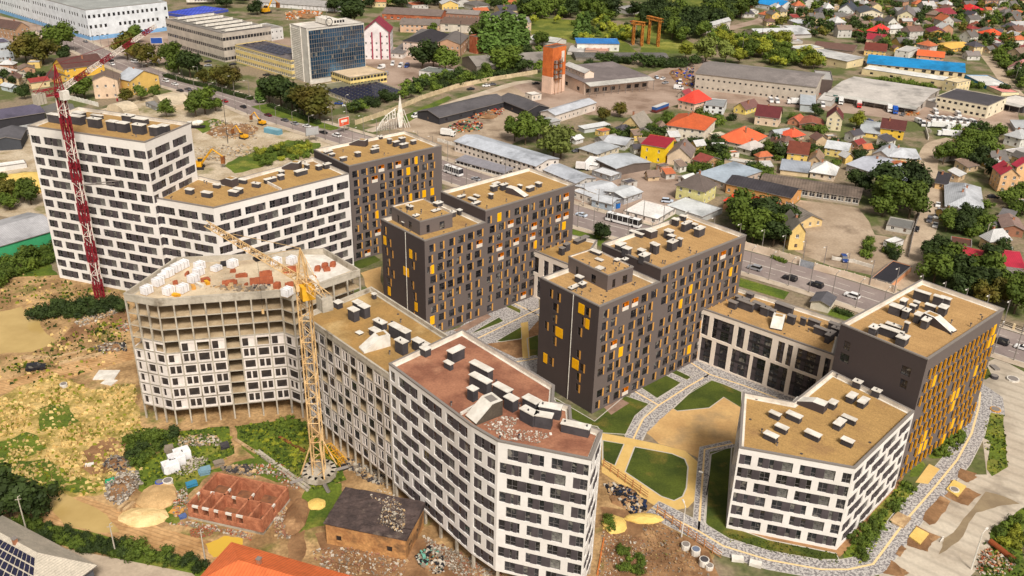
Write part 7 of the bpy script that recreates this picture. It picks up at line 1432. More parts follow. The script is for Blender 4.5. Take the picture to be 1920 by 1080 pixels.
# ---------------------------------------------------------------- fences and walls
def fence(k, pts, h, th, m, label, cat, name, post=3, pm=None, pw=.3, cap=None, rails=0, short=None):
    q = gp([c(k, *p) if k is not None else p for p in pts]); o = thing(name, label, cat, ((q[0].x + q[-1].x) / 2, (q[0].y + q[-1].y) / 2), short=short); i_ = 0
    for a, b in zip(q, q[1:]):
        L = (b - a).length; an = atan2(b.y - a.y, b.x - a.x); n = max(1, round(L / post)); mb = MB()
        if rails:
            for z in [h * (j + 1) / (rails + .2) for j in range(rails)]: mb.box((a.x + b.x) / 2, (a.y + b.y) / 2, z - .08, z + .08, L, .08, an, m)
        else: mb.box((a.x + b.x) / 2, (a.y + b.y) / 2, 0, h, L, th, an, m, cap)
        mb.build('rails' if rails else 'panel_run', o)
        for j in range(n):
            p = a + (b - a) * (j / n); mb = MB(); mb.box(p.x, p.y, 0, h + .25, pw, pw, an, pm or m)
            if i_ < 95: mb.build('post', o)
            i_ += 1
fence(1, [(745, 938), (1000, 852), (1250, 745), (1500, 662), (1750, 610), (1920, 583), (2110, 552)], 2.4, .2, mat('fence_panels', (206, 186, 152), (180, 160, 128), s=.3, amt=.12), 'long pale concrete panel fence along the grassy strip of the service road', 'fence', 'panel_fence', 4, short='the concrete panel fence')
fence(7, [(-340, 745), (0, 838), (232, 905)], 2.8, .25, mat('white_fence', (226, 206, 184), (206, 184, 160), s=.3, amt=.06), 'pale boundary wall along the main road before the leafy trees', 'wall', 'boundary_wall', 4, short='the pale boundary wall')
fence(7, [(235, 912), (345, 942)], 2.4, .1, cm((160, 164, 170), 'metal'), 'grey sheet metal gate in the pale boundary wall', 'gate', 'yard_gate', 9, cap_white)
fence(7, [(345, 942), (560, 1000), (800, 1070), (960, 1118)], 2.4, .25, mat('white_fence', (0, 0, 0)), 'cream roadside fence running from the grey gate to the black felt-roofed shed', 'fence', 'boundary_fence', 4)
fence(7, [(480, 868), (640, 890), (790, 935)], 1.2, .3, cap_white, 'low pale retaining wall across the dusty yard', 'wall', 'retaining_wall', 6)
fence(7, [(1050, 850), (1075, 730), (1110, 600), (1140, 520)], 1.8, .15, cap_grey, 'grey fence along the near side of the car-lined lane', 'fence', 'lane_fence', 3)
fence(11, [(1600, 225), (1840, 310), (1990, 360)], 1.6, .08, frame_dark, 'dark railing with cream pillars behind the amber-finned block', 'railing', 'pillar_railing', 5, mat('cream_pillar', (222, 200, 160), amt=.05), .6, rails=3)
fence(14, [(685, 262), (1018, 505)], 2, .06, mat('timber_rail', (206, 150, 100), (180, 124, 80), s=.5, amt=.1), 'timber rail fence with dark mesh beside the yellow play path', 'fence', 'site_fence', 2.2, mat('timber_rail', (0, 0, 0)), .16, rails=3)
fence(14, [(1085, 610), (1565, 960)], 2, .06, mat('timber_rail', (0, 0, 0)), 'timber rail fence running down between excavated soil and speckled path', 'fence', 'site_fence', 2.2, mat('timber_rail', (0, 0, 0)), .16, rails=3)
fence(0, [(140, 690), (270, 650), (400, 612)], 2.2, .2, mat('pink_wall', (206, 170, 138), (186, 150, 120), s=.3, amt=.1), 'pinkish garden wall running down to the outbuilding of the yellow house', 'wall', 'garden_wall', 5)
fence(0, [(520, 745), (740, 800)], 2.2, .2, cap_white, 'whitewashed panel fence behind the white tower roof', 'fence', 'panel_fence', 3)
fence(6, [(-350, 40), (-560, -20)], 1.6, .15, cap_white, 'short white wall between charcoal block and road', 'wall', 'low_wall', 4)
fence(15, [(1310, 800), (1290, 830)], .3, .2, cap_white, 'short kerb edging piece beside the yellow tree bed', 'kerb', 'edging', 2)
fence(3, [(1200, 1050), (1180, 980), (1220, 1000)], 1.8, .15, cap_white, 'pale angled fence below the white trailers', 'fence', 'yard_fence', 3); fence(3, [(1420, 1060), (1500, 985), (1690, 1000)], 1.8, .15, cm((206, 190, 160), 'wall'), 'beige slab fence zigzagging below the van park', 'fence', 'yard_fence', 3)
def hedge(k, pts, w, h, label, mt='d'):
    q = densify(gp([c(k, *p) for p in pts]), 1.0); o = thing('hedge', label, 'hedge', (q[0].x, q[0].y)); b = MB(); rr = random.Random(len(pts))
    for p, p2 in zip(q, q[1:]): b.box((p.x + p2.x) / 2, (p.y + p2.y) / 2, 0, h * .8, (p2 - p).length, w * .75, atan2(p2.y - p.y, p2.x - p.x), LM[mt])
    for p in q:
        for _ in range(16):
            u, v, z = rr.uniform(-.6, .6), rr.uniform(-w / 2, w / 2), rr.uniform(.2, h); s = .28; a = rr.uniform(0, pi)
            b.face([(p.x + v - s * cos(a), p.y + v * .6 + u - s * sin(a), z - s), (p.x + v + s * cos(a), p.y + v * .6 + u + s * sin(a), z - s * .5), (p.x + v + s, p.y + v * .6 + u + s * .4, z + s), (p.x + v - s * .6, p.y + v * .6 + u, z + s * .8)], LM[mt])
    b.build('foliage', o)
hedge(1, [(100, 800), (300, 870), (470, 935)], 2.6, 2.2, 'dark clipped hedge beside the main road below the glass tower trees'); hedge(0, [(1240, 575), (1400, 620), (1560, 660)], 3, 2, 'dark hedge between the main road and the grey works forecourt'); hedge(0, [(1575, 660), (1720, 705), (1890, 750)], 3, 2.2, 'dark hedge edging the parking forecourt beside round olive trees')
hedge(7, [(30, 855), (130, 895)], 1.5, 1.2, 'low dark hedge against the pale boundary wall', 'g'); hedge(11, [(500, 175), (620, 215)], 2, 1.4, 'dark flower hedge beside the small substation')
# ---------------------------------------------------------------- lamps, posts, signs
lm = {}
def lamp(k, x, y, h, label, arm=1.6, ang=0, name='street_lamp', m=None, cat='street lamp'):
    g = G(*(c(k, x, y) if k is not None else (x, y))); o = thing(name, label, cat, (g.x, g.y)); m = m or cap_grey; b = MB(); b.bar((g.x, g.y, 0), (g.x, g.y, h), .16, m, 6, .1); b.build('pole', o); a = radians(ang)
    b = MB(); b.bar((g.x, g.y, h), (g.x + arm * cos(a), g.y + arm * sin(a), h + .3), .07, m); ar = b.build('arm', o)
    if name == 'street_lamp': b = MB(); b.box(g.x + arm * cos(a) * 1.2, g.y + arm * sin(a) * 1.2, h + .22, h + .38, .9, .35, a, cap_white); b.build('lamp_head', ar)
    else:
        b = MB(); b.box(g.x, g.y, h - .6, h - .5, 1.1, .1, a, m); b.build('crossarm', o)
    return o
MP = densify(MAIN, 38)
for i, p in enumerate(MP[2:-1]):
    s = 1 if i % 2 else -1; a = tang(p.x, p.y, MAIN); n = Vector((-sin(a), cos(a))) * 9.6 * s; g = p + n; px, py = proj((g.x, g.y, 0))
    if blocked(g.x, g.y, 1, False) or not (0 < px < 1920 and 0 < py < 1080): continue
    o = lamp(None, px, py, 9, '', 2, math.degrees(a) - 90 * s); later(o, 'grey street lamp')
lamp(12, 208, 775, 9.5, 'leaning weathered concrete utility pole among bushes by the big dark tree', .5, 20, 'utility_pole', concrete, 'pole'); lamp(12, 870, 920, 7.5, 'weathered concrete utility pole at the middle of the weedy track edge', .5, 20, 'utility_pole', concrete, 'pole'); lamp(12, 1540, 965, 7.5, 'thin pale utility pole beside the broad orange roof', .5, 20, 'utility_pole', concrete, 'pole')
lamp(14, 1270, 795, 8, 'white lamp post standing at the speckled path junction', 1.2, 100, m=cap_white); lamp(15, 1522, 1030, 9, 'white lamp post at the edge of the concrete apron', 1.4, 40, m=cap_white); lamp(7, 1622, 750, 8, 'leaning white utility post in gardens beyond the lane', .8, 20, 'utility_pole', concrete, 'pole')
lamp(14, 1460, 470, 5, 'dark courtyard lamp beside the narrow speckled path', 1.6, 150, m=frame_dark); lamp(9, 1700, 0, 4, 'thin dark lamp in the courtyard', .5, 0)if 0 else None
lamp(2, 1720, 430, 18, 'tall thin lattice power pole above the yellow-green trees', 2, 0, 'power_pole', cap_grey, 'pole'); lamp(2, 1870, 300, 20, 'tallest thin power pole near the long pale barns', 2, 0, 'power_pole', frame_dark, 'pole'); lamp(1, 1535, 440, 24, 'dark lattice mast rising before the long grey hangar', 1, 0, 'power_pole', frame_dark, 'mast'); lamp(0, 1710, 1075, 18, 'slim dark lattice mast on the rubble lot behind the white tower', 1.5, 0, 'power_pole', frame_dark, 'mast')
lamp(1, 678, 860, 10, 'slim lamp pole beside the red and white billboard', 1, 0); lamp(3, 1850, 620, 9, 'white lamp post along the straight far lane', 1, 0); lamp(3, 1715, 430, 9, 'white utility post at the top of the straight far lane', 1, 0)
def board(k, x0, y0, x1, y1, by, z0, face, back, label, short=None, post=2, extra=None):
    p0, p1 = c(k, x0, y0), c(k, x1, y1); g = G((p0[0] + p1[0]) / 2, OFF[k][1] + by / 4); D = G((p0[0] + p1[0]) / 2, OFF[k][1] + by / 4)
    h = z0; a, b = G(*p0, h), G(*p1, h); a2 = Vector((a.x, a.y)); b2 = Vector((b.x, b.y)); an = atan2(b.y - a.y, b.x - a.x); L = (b2 - a2).length; cx, cy = (a.x + b.x) / 2, (a.y + b.y) / 2
    o = thing('billboard', label, 'billboard', (cx, cy), short=short); m = MB(); m.box(cx, cy, h - 4, h, L, .3, an, back); bd = m.build('board', o); n = Vector((sin(an), -cos(an))) * .18
    m = MB(); m.box(cx + n.x, cy + n.y, h - 3.8, h - .2, L - .4, .06, an, face); m.build('poster', bd)
    if extra: m = MB(); m.box(cx + n.x * 1.5, cy + n.y * 1.5, h - 2.2, h - 1, L * .6, .05, an, extra); m.build('poster_band', bd)
    for i in range(post): f = (i + .5) / post; m = MB(); m.bar((a.x + (b.x - a.x) * f, a.y + (b.y - a.y) * f, 0), (a.x + (b.x - a.x) * f, a.y + (b.y - a.y) * f, h - 3.8), .2, cap_grey, 6); m.build('post', o)
board(1, 618, 890, 695, 872, 975, 7.5, cm((226, 88, 52), 'wall'), cap_white, 'billboard with red-orange poster above a white strip on the verge', 'the red billboard', 1, cap_white); board(1, 368, 958, 468, 944, 1010, 7, cm((180, 178, 178), 'wall'), cap_grey, 'grey-backed billboard seen from behind at the roadside', None, 2); board(0, 1125, 282, 1215, 280, 320, 6, cm((40, 80, 160), 'wall'), cap_white, 'small deep blue roadside banner before the grey works', None, 2)
# roadside stele with openwork letters, seen from behind
z0 = G(*c(1, 900, 985)); z1 = G(*c(1, 1150, 955)); o = thing('welcome_sign', 'openwork roadside stele with big white letters, arched ribs and pointed pale sail', 'sign', ((z0.x + z1.x) / 2, (z0.y + z1.y) / 2), short='the roadside letter stele'); e = (z1 - z0); L = e.length; e = e / L
P = lambda u, z: z0 + e * (u * L) + Vector((0, 0, z)); wm_ = cap_white; m = MB(); pr_ = [(0, 0), (.15, 4), (.35, 7.5), (.55, 9.4), (.62, 10.2)]
for a, b in zip(pr_, pr_[1:]): m.bar(P(*a), P(*b), .28, wm_)
for i in range(12): u = .05 + i * .05; zz = 3 + i * .6; m.bar(P(u, 0), P(u + .05, min(zz, 8)), .1, wm_); m.bar(P(u + .07, 0), P(u + .02, min(zz, 8)), .08, cap_grey)
m.build('rib_frame', o); m = MB(); F_ = [(P(.66, 2), P(.72, 16), P(.8, 8), P(.78, 1))]
q = [P(.64, 6), P(.74, 16.5), P(.82, 7), P(.78, .5), P(.69, .5)]; t_ = Vector((-e.y, e.x, 0)) * .2; m.face([v - t_ for v in q], cap_white); m.face([v + t_ for v in q][::-1], cap_white)
for a, b in zip(q, q[1:] + q[:1]): m.face([a - t_, a + t_, b + t_, b - t_], cap_white)
m.build('sail', o); m = MB()
for a, b in ((P(.84, 9), P(1.02, 0)), (P(.82, 6), P(.95, 0)), (P(.82, 4), P(.88, 0))): m.bar(a, b, .22, cap_white)
m.build('brace', o)
def letter(st, u0, zb, s):
    m = MB()
    for (x0, y0), (x1, y1) in st: m.bar(P(u0 + x0 * .08, zb + y0 * s), P(u0 + x1 * .08, zb + y1 * s), .26, cap_white)
    m.build('letter', o)
letter([((0, 0), (.5, 1)), ((.5, 1), (1, 0))], .17, 2.6, 3); letter([((0, 1), (.8, 1)), ((.8, 1), (1, .75)), ((1, .75), (.8, .5)), ((.3, .5), (.8, .5)), ((.8, .5), (1, .25)), ((1, .25), (.8, 0)), ((.8, 0), (0, 0))], .28, 3.8, 3.4); letter([((.5, 0), (.5, 1))], .38, 4.6, 3.6); letter([((0, .5), (0, 1)), ((0, 1), (1, 1)), ((1, 1), (1, 0)), ((0, .5), (1, .5)), ((0, .5), (.0, 0)), ((0, 0), (1, 0))], .5, 5.2, 3.8)
# gantry cranes
for (A, B, zt, lb) in (((905, 330), (970, 340), 15, 'smaller rusty orange portal crane frame standing in the meadow trees'), ((1020, 325), (1092, 345), 18, 'larger rusty orange portal crane frame standing in the meadow trees')):
    a, b = G(*c(2, *A)), G(*c(2, *B)); o = thing('gantry_crane', lb, 'gantry crane', ((a.x + b.x) / 2, (a.y + b.y) / 2), short='the ' + lb.split(' ')[0] + ' portal crane'); om = mat('gantry_paint', (196, 130, 56), (150, 90, 40), s=.5, amt=.12); U = Vector((0, 0, zt)); m = MB(); lattice(m, a + Vector((0, 3, 0)) , b + Vector((0, 3, 0)), .1, .01, 40, om)
    for p in (a, b):
        m = MB()
        for s in (-3, 3): lattice(m, p + Vector((0, s, 0)), p + U + Vector((0, s * .3, 0)), 1.2, .25, 2.4, om)
        m.build('leg_frame', o)
    m = MB(); lattice(m, a + U - (b - a) * .25, b + U + (b - a) * .25, 2, .3, 2.6, om); m.build('bridge_girder', o)
# market with blue stands and white-green awning at the upper edge
x, q, z, _ = H(0, (1235, 92), (1420, 118), (1660, 60), 132, 'flat', 0, (70, 84, 170), (58, 74, 176), 'market hall with bright blue striped roof behind the grey works', 'market hall', 'the blue market hall', 'market_hall', win=None, roofm=mat('blue_striped_roof', (52, 70, 178), (80, 96, 200), s=.08, amt=.1, wave=(.12, 10, .35)))
g = G(*c(0, 1560, 30)); m = MB(); a_ = Vector((g.x, g.y)); m.box(g.x, g.y, z, z + 5, 34, 5, .35, cap_white); m.build('sign_block', x); m = MB(); m.box(g.x - 2, g.y - 3, z + 4.2, z + 6.4, 26, .8, .35, cm((140, 206, 40), 'wall')); m.build('green_sign', x)
m = MB(); rr = random.Random(4)
for i in range(8): m.box(g.x - 8 + i * 2.2, g.y - 3.6 - 2.6 + i * .8, z + 1.6, z + 3.4, 1.5, .3, .35, cm((40, 50, 120), 'wall'))
m.build('sign_lettering', x)
# ---------------------------------------------------------------- loads on the unfinished roof
UZ = 31.95
def on(k, x, y, z=0, o=None): p = (o[0] + x / 4, o[1] + y / 4) if o else c(k, x, y); return G(*p, z)
OU = (220, 440)
blockm = mat('wrapped_blocks', (232, 230, 230), (210, 206, 206), s=.8, amt=.05, rnd=.05); strap = cm((150, 146, 140), 'wall')
BL = [(215, 385), (300, 325), (380, 390), (485, 375), (375, 258), (345, 290), (440, 220), (490, 195), (612, 205), (605, 250), (565, 300), (1190, 175), (1305, 165), (860, 190), (740, 235), (1270, 400)]
BN = ['standing at the pointed roof corner', 'second along the slanting parapet', 'nearest the middle of the front parapet', 'tall one beside loose timber', 'third along the slanting parapet', 'low in the parapet row', 'fifth along the slanting parapet', 'at the far end of the slanting row', 'back one of the inner trio', 'middle one of the inner trio', 'front one of the inner trio', 'beside the crane jib', 'against the back parapet', 'next to the dark roof hatch', 'flat and low near the back', 'on the column head by the crane']
for (x, y), t in zip(BL, BN):
    h = 1.9 if 'low' not in t else 1.2; z = UZ + (1.35 if 'column' in t else 0); g = on(0, x, y, z + h, OU); o = thing('block_pallet', 'white wrapped pallet of blocks ' + t, 'pallet', (g.x, g.y, z), group='wrapped pallets on the unfinished roof'); m = MB(); m.box(g.x, g.y, z + .15, z + h, 2.2, 1.8, ANG_A + .3, blockm); p = m.build('load', o)
    m = MB(); m.box(g.x, g.y, z, z + .13, 2.1, 1.7, ANG_A + .3, mat('pallet_wood', (180, 146, 100), amt=.15)); m.build('pallet_base', o); m = MB()
    for s in (-.55, .55): m.box(g.x + s * cos(ANG_A + .3), g.y + s * sin(ANG_A + .3), z + .2, z + h + .02, .08, 1.84, ANG_A + .3, strap)
    m.build('strap', o)
BR = [(840, 335, 4.2, 1.0, 1.5, 12, 'orange brick wall stub with two notches'), (930, 290, 3.4, .9, .9, 12, 'low broken row of orange bricks'), (1078, 310, 6.6, .9, 2.0, 12, 'largest orange brick wall on the unfinished roof'), (1110, 265, 3.6, .8, 1.6, 12, 'orange brick wall behind the largest one'), (1195, 350, 1.6, 1.4, 1.7, 80, 'square brick stub beside the grey rubble'), (1300, 232, 5, .9, 1.8, 12, 'orange brick wall behind the crane apex'),
      (1500, 232, 1.6, 1.5, 1.3, 0, 'stack of orange bricks nearest the crane on the white sheet'), (1555, 210, 1.8, 1.5, 1.3, 0, 'middle stack of orange bricks on the white sheet'), (1615, 200, 1.6, 1.5, 1.3, 0, 'farthest stack of orange bricks on the white sheet'), (1570, 245, 2, 1.2, .9, 20, 'tumbled orange bricks before the middle stack'), (1460, 305, 2.2, 1.3, 1.1, 40, 'orange brick stack beside the crane mast top'), (1290, 355, 2.6, 1, 1, 20, 'small brick stack under the crane jib'), (432, 345, 1.4, 1, .8, 20, 'small orange brick stack among the wrapped pallets'), (520, 278, .8, 1.6, .9, 0, 'thin upright brick stack between wrapped pallets'), (866, 260, 1.6, 1, .7, 10, 'short brick row beside the dark roof hatch'), (965, 365, 1, .8, .4, 0, 'tiny heap of red-brown bricks')]
for x, y, a, b, h, an, t in BR:
    g = on(0, x, y, UZ + h, OU); o = thing('brick_stack', t, 'bricks', (g.x, g.y, UZ), group='brick stacks on the unfinished roof'); m = MB(); a *= .8; h *= .75; m.box(g.x, g.y, UZ, UZ + h, a, b, radians(an), brick)
    m.build('bricks', o); m = MB(); m.box(g.x + .2, g.y, UZ + h, UZ + h + .25, a * .6, b * .7, radians(an + 8), brick); m.build('loose_bricks', o)
for x, y, a, b, an, t, mm in ((570, 385, .9, 2.2, 20, 'tan board bundle standing before the wrapped pallets', tan), (620, 370, .7, 2.4, 40, 'pale narrow board bundle next to a tan bundle', cap_white), (672, 350, .9, 2.2, 30, 'yellow board bundle beside brown crate', crane_y), (440, 445, 1.1, 1.8, 60, 'yellow sheet leaning on the front parapet', crane_y), (660, 330, 2.2, 1.6, 20, 'dark brown crate behind the yellow board bundle', brick), (810, 210, 2.6, 2.2, 12, 'dark opening hatch on the unfinished roof', frame_dark)):
    g = on(0, x, y, UZ + .5, OU); o = tag(MB().build('board_bundle') if 0 else thing('board_bundle', t, 'boards', (g.x, g.y, UZ)), None, None); m = MB(); [m.box(g.x, g.y, UZ + .12 * i, UZ + .12 * i + .1, a * (1 - .05 * i), b, radians(an + 3 * i), mm) for i in range(5)]; m.build('boards', o)
g = on(0, 1570, 250, UZ, OU); q = [on(0, *p, UZ + .05, OU) for p in ((1400, 150), (1555, 150), (1750, 270), (1520, 355), (1440, 260))]; m = MB(); m.poly(ccw([p.to_2d() for p in q]), UZ + .05, cap_white); m.poly(ccw([p.to_2d() for p in q]), UZ + .02, cap_white, True); tag(m.build('plastic_sheet'), 'white plastic sheet spread on the unfinished roof under brick stacks', 'sheet')
def rubble(name, k, poly, n, s0, s1, mats, seed, z=0, o=None, flat=.6, label=None):
    rr = random.Random(seed); q = [tuple((G(o[0] + p[0] / 4, o[1] + p[1] / 4, z) if o else G(*(c(k, *p) if k is not None else p), z)).to_2d()) for p in poly]; xs = [p[0] for p in q]; ys = [p[1] for p in q]; m = MB(); got = 0; tr = 0; n = int(n * 1.3)
    cxx, cyy = sum(xs) / len(xs), sum(ys) / len(ys); R_ = max(max(xs) - min(xs), max(ys) - min(ys)) / 2
    while got < n and tr < n * 20:
        tr += 1; x, y = rr.uniform(min(xs), max(xs)), rr.uniform(min(ys), max(ys))
        if not inside((x, y), q): continue
        got += 1; s = rr.uniform(s0 * .5, s0 + (s1 - s0) * rr.random() ** 1.5); hh = max(0, 1 - hypot(x - cxx, y - cyy) / R_) * flat * rr.random(); a = rr.uniform(0, pi); mm = rr.choice(mats); t = rr.uniform(-.3, .3)
        ca, sa = cos(a), sin(a); w_ = s * rr.uniform(.3, .9); h = s * rr.uniform(.15, .6); zz = z + hh
        P4 = [(x + ca * s * u - sa * w_ * v, y + sa * s * u + ca * w_ * v, zz + t * s * u) for u, v in ((-.5, -.5), (.5, -.5), (.5, .5), (-.5, .5))]
        Q4 = [(p_[0], p_[1], p_[2] + h) for p_ in P4]; m.face(Q4, mm)
        for i in range(4): m.face([P4[i], P4[(i + 1) % 4], Q4[(i + 1) % 4], Q4[i]], mm)
    if flat > .9 and z == 0: m.blob(cxx, cyy, 0, (max(xs) - min(xs)) * .36, (max(ys) - min(ys)) * .36, flat * .7, g_mud, rr, 12, 4, .15)
    o_ = m.build(name); o_['kind'] = 'stuff'; return o_
gy_, wh_, bk_, wdm = cm((146, 132, 116), 'wall'), cm((206, 194, 178), 'wall'), cm((40, 40, 44), 'wall'), mat('weathered_timber', (196, 166, 124), (160, 130, 96), s=.8, amt=.15)
blu, grn, redj, orj = cm((40, 80, 190), 'wall'), cm((40, 140, 90), 'wall'), cm((170, 50, 46), 'wall'), cm((206, 120, 60), 'wall')
rubble('rubble', 0, [(980, 400), (1040, 350), (1150, 380), (1140, 415)], 160, .2, .6, [gy_, shaft_dark, wh_], 1, UZ, OU, .3); rubble('timber_debris', 0, [(660, 400), (820, 370), (1000, 400), (1180, 420), (900, 430)], 90, .4, 1.6, [wdm, gy_], 2, UZ, OU, .1); rubble('rubble', 0, [(170, 440), (400, 330), (700, 300), (1100, 250), (1200, 400), (700, 440)], 160, .1, .35, [gy_, wdm, brick], 3, UZ, OU, .05)
rubble('rubble_heap', 12, [(790, 500), (800, 380), (900, 300), (1030, 300), (1070, 400), (1000, 460), (920, 560), (850, 540)], 900, .25, .8, [wh_, wh_, cap_grey, gy_], 4, flat=2.6); rubble('rubble_heap', 12, [(760, 250), (830, 180), (1000, 200), (990, 290), (860, 300)], 200, .4, 1.1, [gy_, shaft_dark, cap_grey], 5, flat=1.6)
rubble('rubble', 12, [(1330, 40), (1600, 20), (1700, 100), (1500, 110), (1340, 120)], 260, .3, .9, [gy_, wh_, wdm], 6, flat=.5); rubble('rubble', 12, [(1400, 180), (1560, 200), (1480, 300), (1340, 330), (1300, 280)], 240, .3, .8, [gy_, wh_, concrete], 7, flat=.5); rubble('rubble', 12, [(1650, 260), (1900, 250), (1920, 340), (1700, 310)], 200, .3, 1.2, [gy_, wdm, shaft_dark], 8, flat=.6)
dbr = mat('dusty_brick', (158, 112, 86), (128, 88, 68), s=.8, amt=.15)
rubble('brick_rubble', 12, [(1420, 740), (1540, 700), (1650, 730), (1560, 790), (1440, 790)], 260, .2, .5, [dbr, brick], 9, flat=.4); rubble('brick_rubble', 12, [(1260, 690), (1420, 670), (1900, 770), (1880, 810), (1500, 720)], 300, .2, .6, [brick, gy_, wh_], 10, flat=.3); rubble('rubble', 12, [(1300, 470), (1400, 400), (1420, 560), (1380, 640), (1300, 640)], 260, .2, .7, [gy_, wh_, brick, wdm], 11, flat=.6)
rubble('rubble', 13, [(130, 640), (200, 560), (270, 640), (260, 800), (150, 800)], 300, .25, .8, [wh_, gy_, dbr, wdm], 12, flat=.8); rubble('rubble', 13, [(420, 880), (900, 860), (1150, 960), (1100, 1080), (600, 1080), (440, 960)], 700, .2, .7, [dbr, gy_, g_mud, wdm, wh_], 13, flat=.5); rubble('rubbish_heap', 13, [(1200, 940), (1300, 860), (1390, 940), (1410, 1050), (1350, 1070), (1220, 1000)], 420, .3, 1.0, [bk_, wh_, wh_, cm((110, 170, 150), 'wall'), bk_, gy_], 14, flat=1.6)
rubble('rubble', 13, [(1240, 760), (1300, 800), (1700, 1000), (1860, 1080), (1500, 1080), (1300, 900)], 700, .2, .7, [gy_, wh_, concrete, dbr, gy_], 15, flat=.4); rubble('rubble', 13, [(700, 200), (980, 330), (1010, 400), (900, 400), (760, 330), (640, 240)], 420, .25, 1, [gy_, wdm, shaft_dark, concrete], 16, flat=.6); rubble('rubble', 13, [(0, 240), (180, 240), (400, 400), (300, 440), (100, 330), (0, 320)], 300, .2, .8, [gy_, wh_, brick], 17, flat=.4)
rubble('roof_rubble', 13, [(800, 450), (1000, 420), (1130, 600), (1100, 760), (900, 680), (960, 560)], 500, .15, .55, [gy_, wh_, wdm], 18, 5.9, flat=.3)
rubble('rubbish_heap', 14, [(690, 390), (760, 380), (1000, 520), (1000, 590), (900, 620), (720, 450)], 420, .4, 1.2, [bk_, bk_, wh_, wdm, cm((36, 50, 80), 'wall')], 19, flat=1.4); rubble('rubble', 14, [(680, 740), (1000, 800), (1060, 1000), (900, 1080), (640, 1080)], 620, .15, .6, [gy_, g_mud, dbr, wdm, wh_], 20, flat=.4); rubble('earth_clods', 14, [(960, 640), (1100, 660), (1500, 960), (1500, 1080), (1000, 1080), (1000, 800)], 800, .15, .6, [g_mud, g_mud, g_site, gy_], 21, flat=.6)
rubble('rubble', 8, [(560, 260), (680, 190), (880, 150), (920, 170), (740, 250), (600, 290)], 420, .3, .9, [gy_, wh_, wdm], 22, flat=.8); rubble('rubble', 8, [(690, 460), (780, 420), (940, 410), (960, 470), (780, 500)], 120, .5, 1.2, [gy_, shaft_dark, wh_], 23, flat=1.4); rubble('rubble', 8, [(880, 290), (960, 260), (970, 330), (900, 330)], 90, .3, .8, [gy_, wh_, brick], 24, flat=.5)
rubble('scrap_heap', 1, [(1440, 960), (1540, 900), (1700, 930), (1690, 980), (1480, 1000)], 360, .6, 1.8, [redj, orj, bk_, wh_, grn, shaft_dark], 25, flat=1.6); rubble('scrap_heap', 1, [(1580, 890), (1700, 830), (1860, 790), (1850, 860), (1640, 900)], 300, .6, 1.8, [redj, orj, bk_, wh_, gy_], 26, flat=1.6); rubble('scrap_heap', 2, [(1180, 540), (1360, 500), (1370, 640), (1240, 660), (1230, 580)], 300, .7, 2.2, [wh_, blu, bk_, orj, gy_], 27, flat=1.6); rubble('scrap_heap', 3, [(370, 630), (450, 620), (440, 700), (370, 710)], 120, .7, 1.8, [redj, orj, brick], 28, flat=1.4)
rubble('timber_stacks', 1, [(220, 100), (500, 90), (500, 125), (230, 150)], 260, 1, 3, [orj, wdm, orj, cap_white], 29, flat=3.5); rubble('scrap_heap', 3, [(1020, 840), (1130, 830), (1130, 865), (1040, 870)], 90, .6, 1.6, [orj, wdm], 30, flat=1); rubble('rubble', 0, [(1560, 900), (1900, 930), (1950, 1050), (1600, 1040)], 420, .5, 1.6, [gy_, wh_, wdm], 31, flat=1); rubble('rubble', 4, [(1450, 30), (1900, 0), (1900, 80), (1650, 130), (1480, 130)], 300, .4, 1.4, [gy_, wh_, wdm], 32, flat=.8); rubble('rubble', 15, [(1590, 880), (1750, 850), (1860, 1000), (1780, 1080), (1560, 1060)], 300, .2, .8, [gy_, wdm, brick, wh_], 33, flat=.5)
rubble('loose_screed', 0, [(740, 790), (900, 720), (1010, 740), (960, 820), (1150, 830), (1260, 860), (1150, 930), (900, 890)], 420, .1, .55, [cap_white, wh_, gy_], 34, 32.12, (720, 600), .02)
# planks, pipes, bales, barrels, beams on the ground
def plank(k, x0, y0, x1, y1, w, h, label, m=wdm, name='timber_beam', cat='timber', n=1, pipe=False):
    a, b = G(*c(k, x0, y0)), G(*c(k, x1, y1)); an = atan2(b.y - a.y, b.x - a.x); L = (b - a).length; o = thing(name, label, cat, ((a.x + b.x) / 2, (a.y + b.y) / 2)); cx, cy = (a.x + b.x) / 2, (a.y + b.y) / 2
    for i in range(n):
        m_ = MB(); u = (i - (n - 1) / 2) * w * 1.15; px, py = cx - sin(an) * u, cy + cos(an) * u
        if pipe: m_.bar((a.x - sin(an) * u, a.y + cos(an) * u, h / 2), (b.x - sin(an) * u, b.y + cos(an) * u, h / 2), h / 2, m, 12)
        else: m_.box(px, py, 0, h * (1 + .1 * (i % 3)), L * (1 - .05 * (i % 2)), w, an + .01 * i, m)
        m_.build('pipe' if pipe else 'plank', o)
plank(8, 155, 525, 380, 535, .45, .4, 'loose pile of pale planks beside the black car on the track', n=4); plank(8, 390, 530, 680, 458, .35, .3, 'long pale planks lying towards the grey rubble coils', n=2); plank(8, 440, 575, 775, 500, .8, .5, 'thick yellowish planks along the rutted track', n=2)
plank(8, 720, 655, 880, 655, 4.5, .25, 'square pale sheet panel lying in the weeds', cap_white, 'sheet_panel', 'panel'); plank(8, 780, 700, 860, 715, 2.6, .2, 'smaller pale panel half under the square one', cap_white, 'sheet_panel', 'panel')
plank(12, 1760, 55, 1920, 160, .35, .3, 'pair of pale rails lying in the grass beside the brick shell', n=2); plank(9, 0, 0, 0, 0, 1, 1, '') if 0 else None
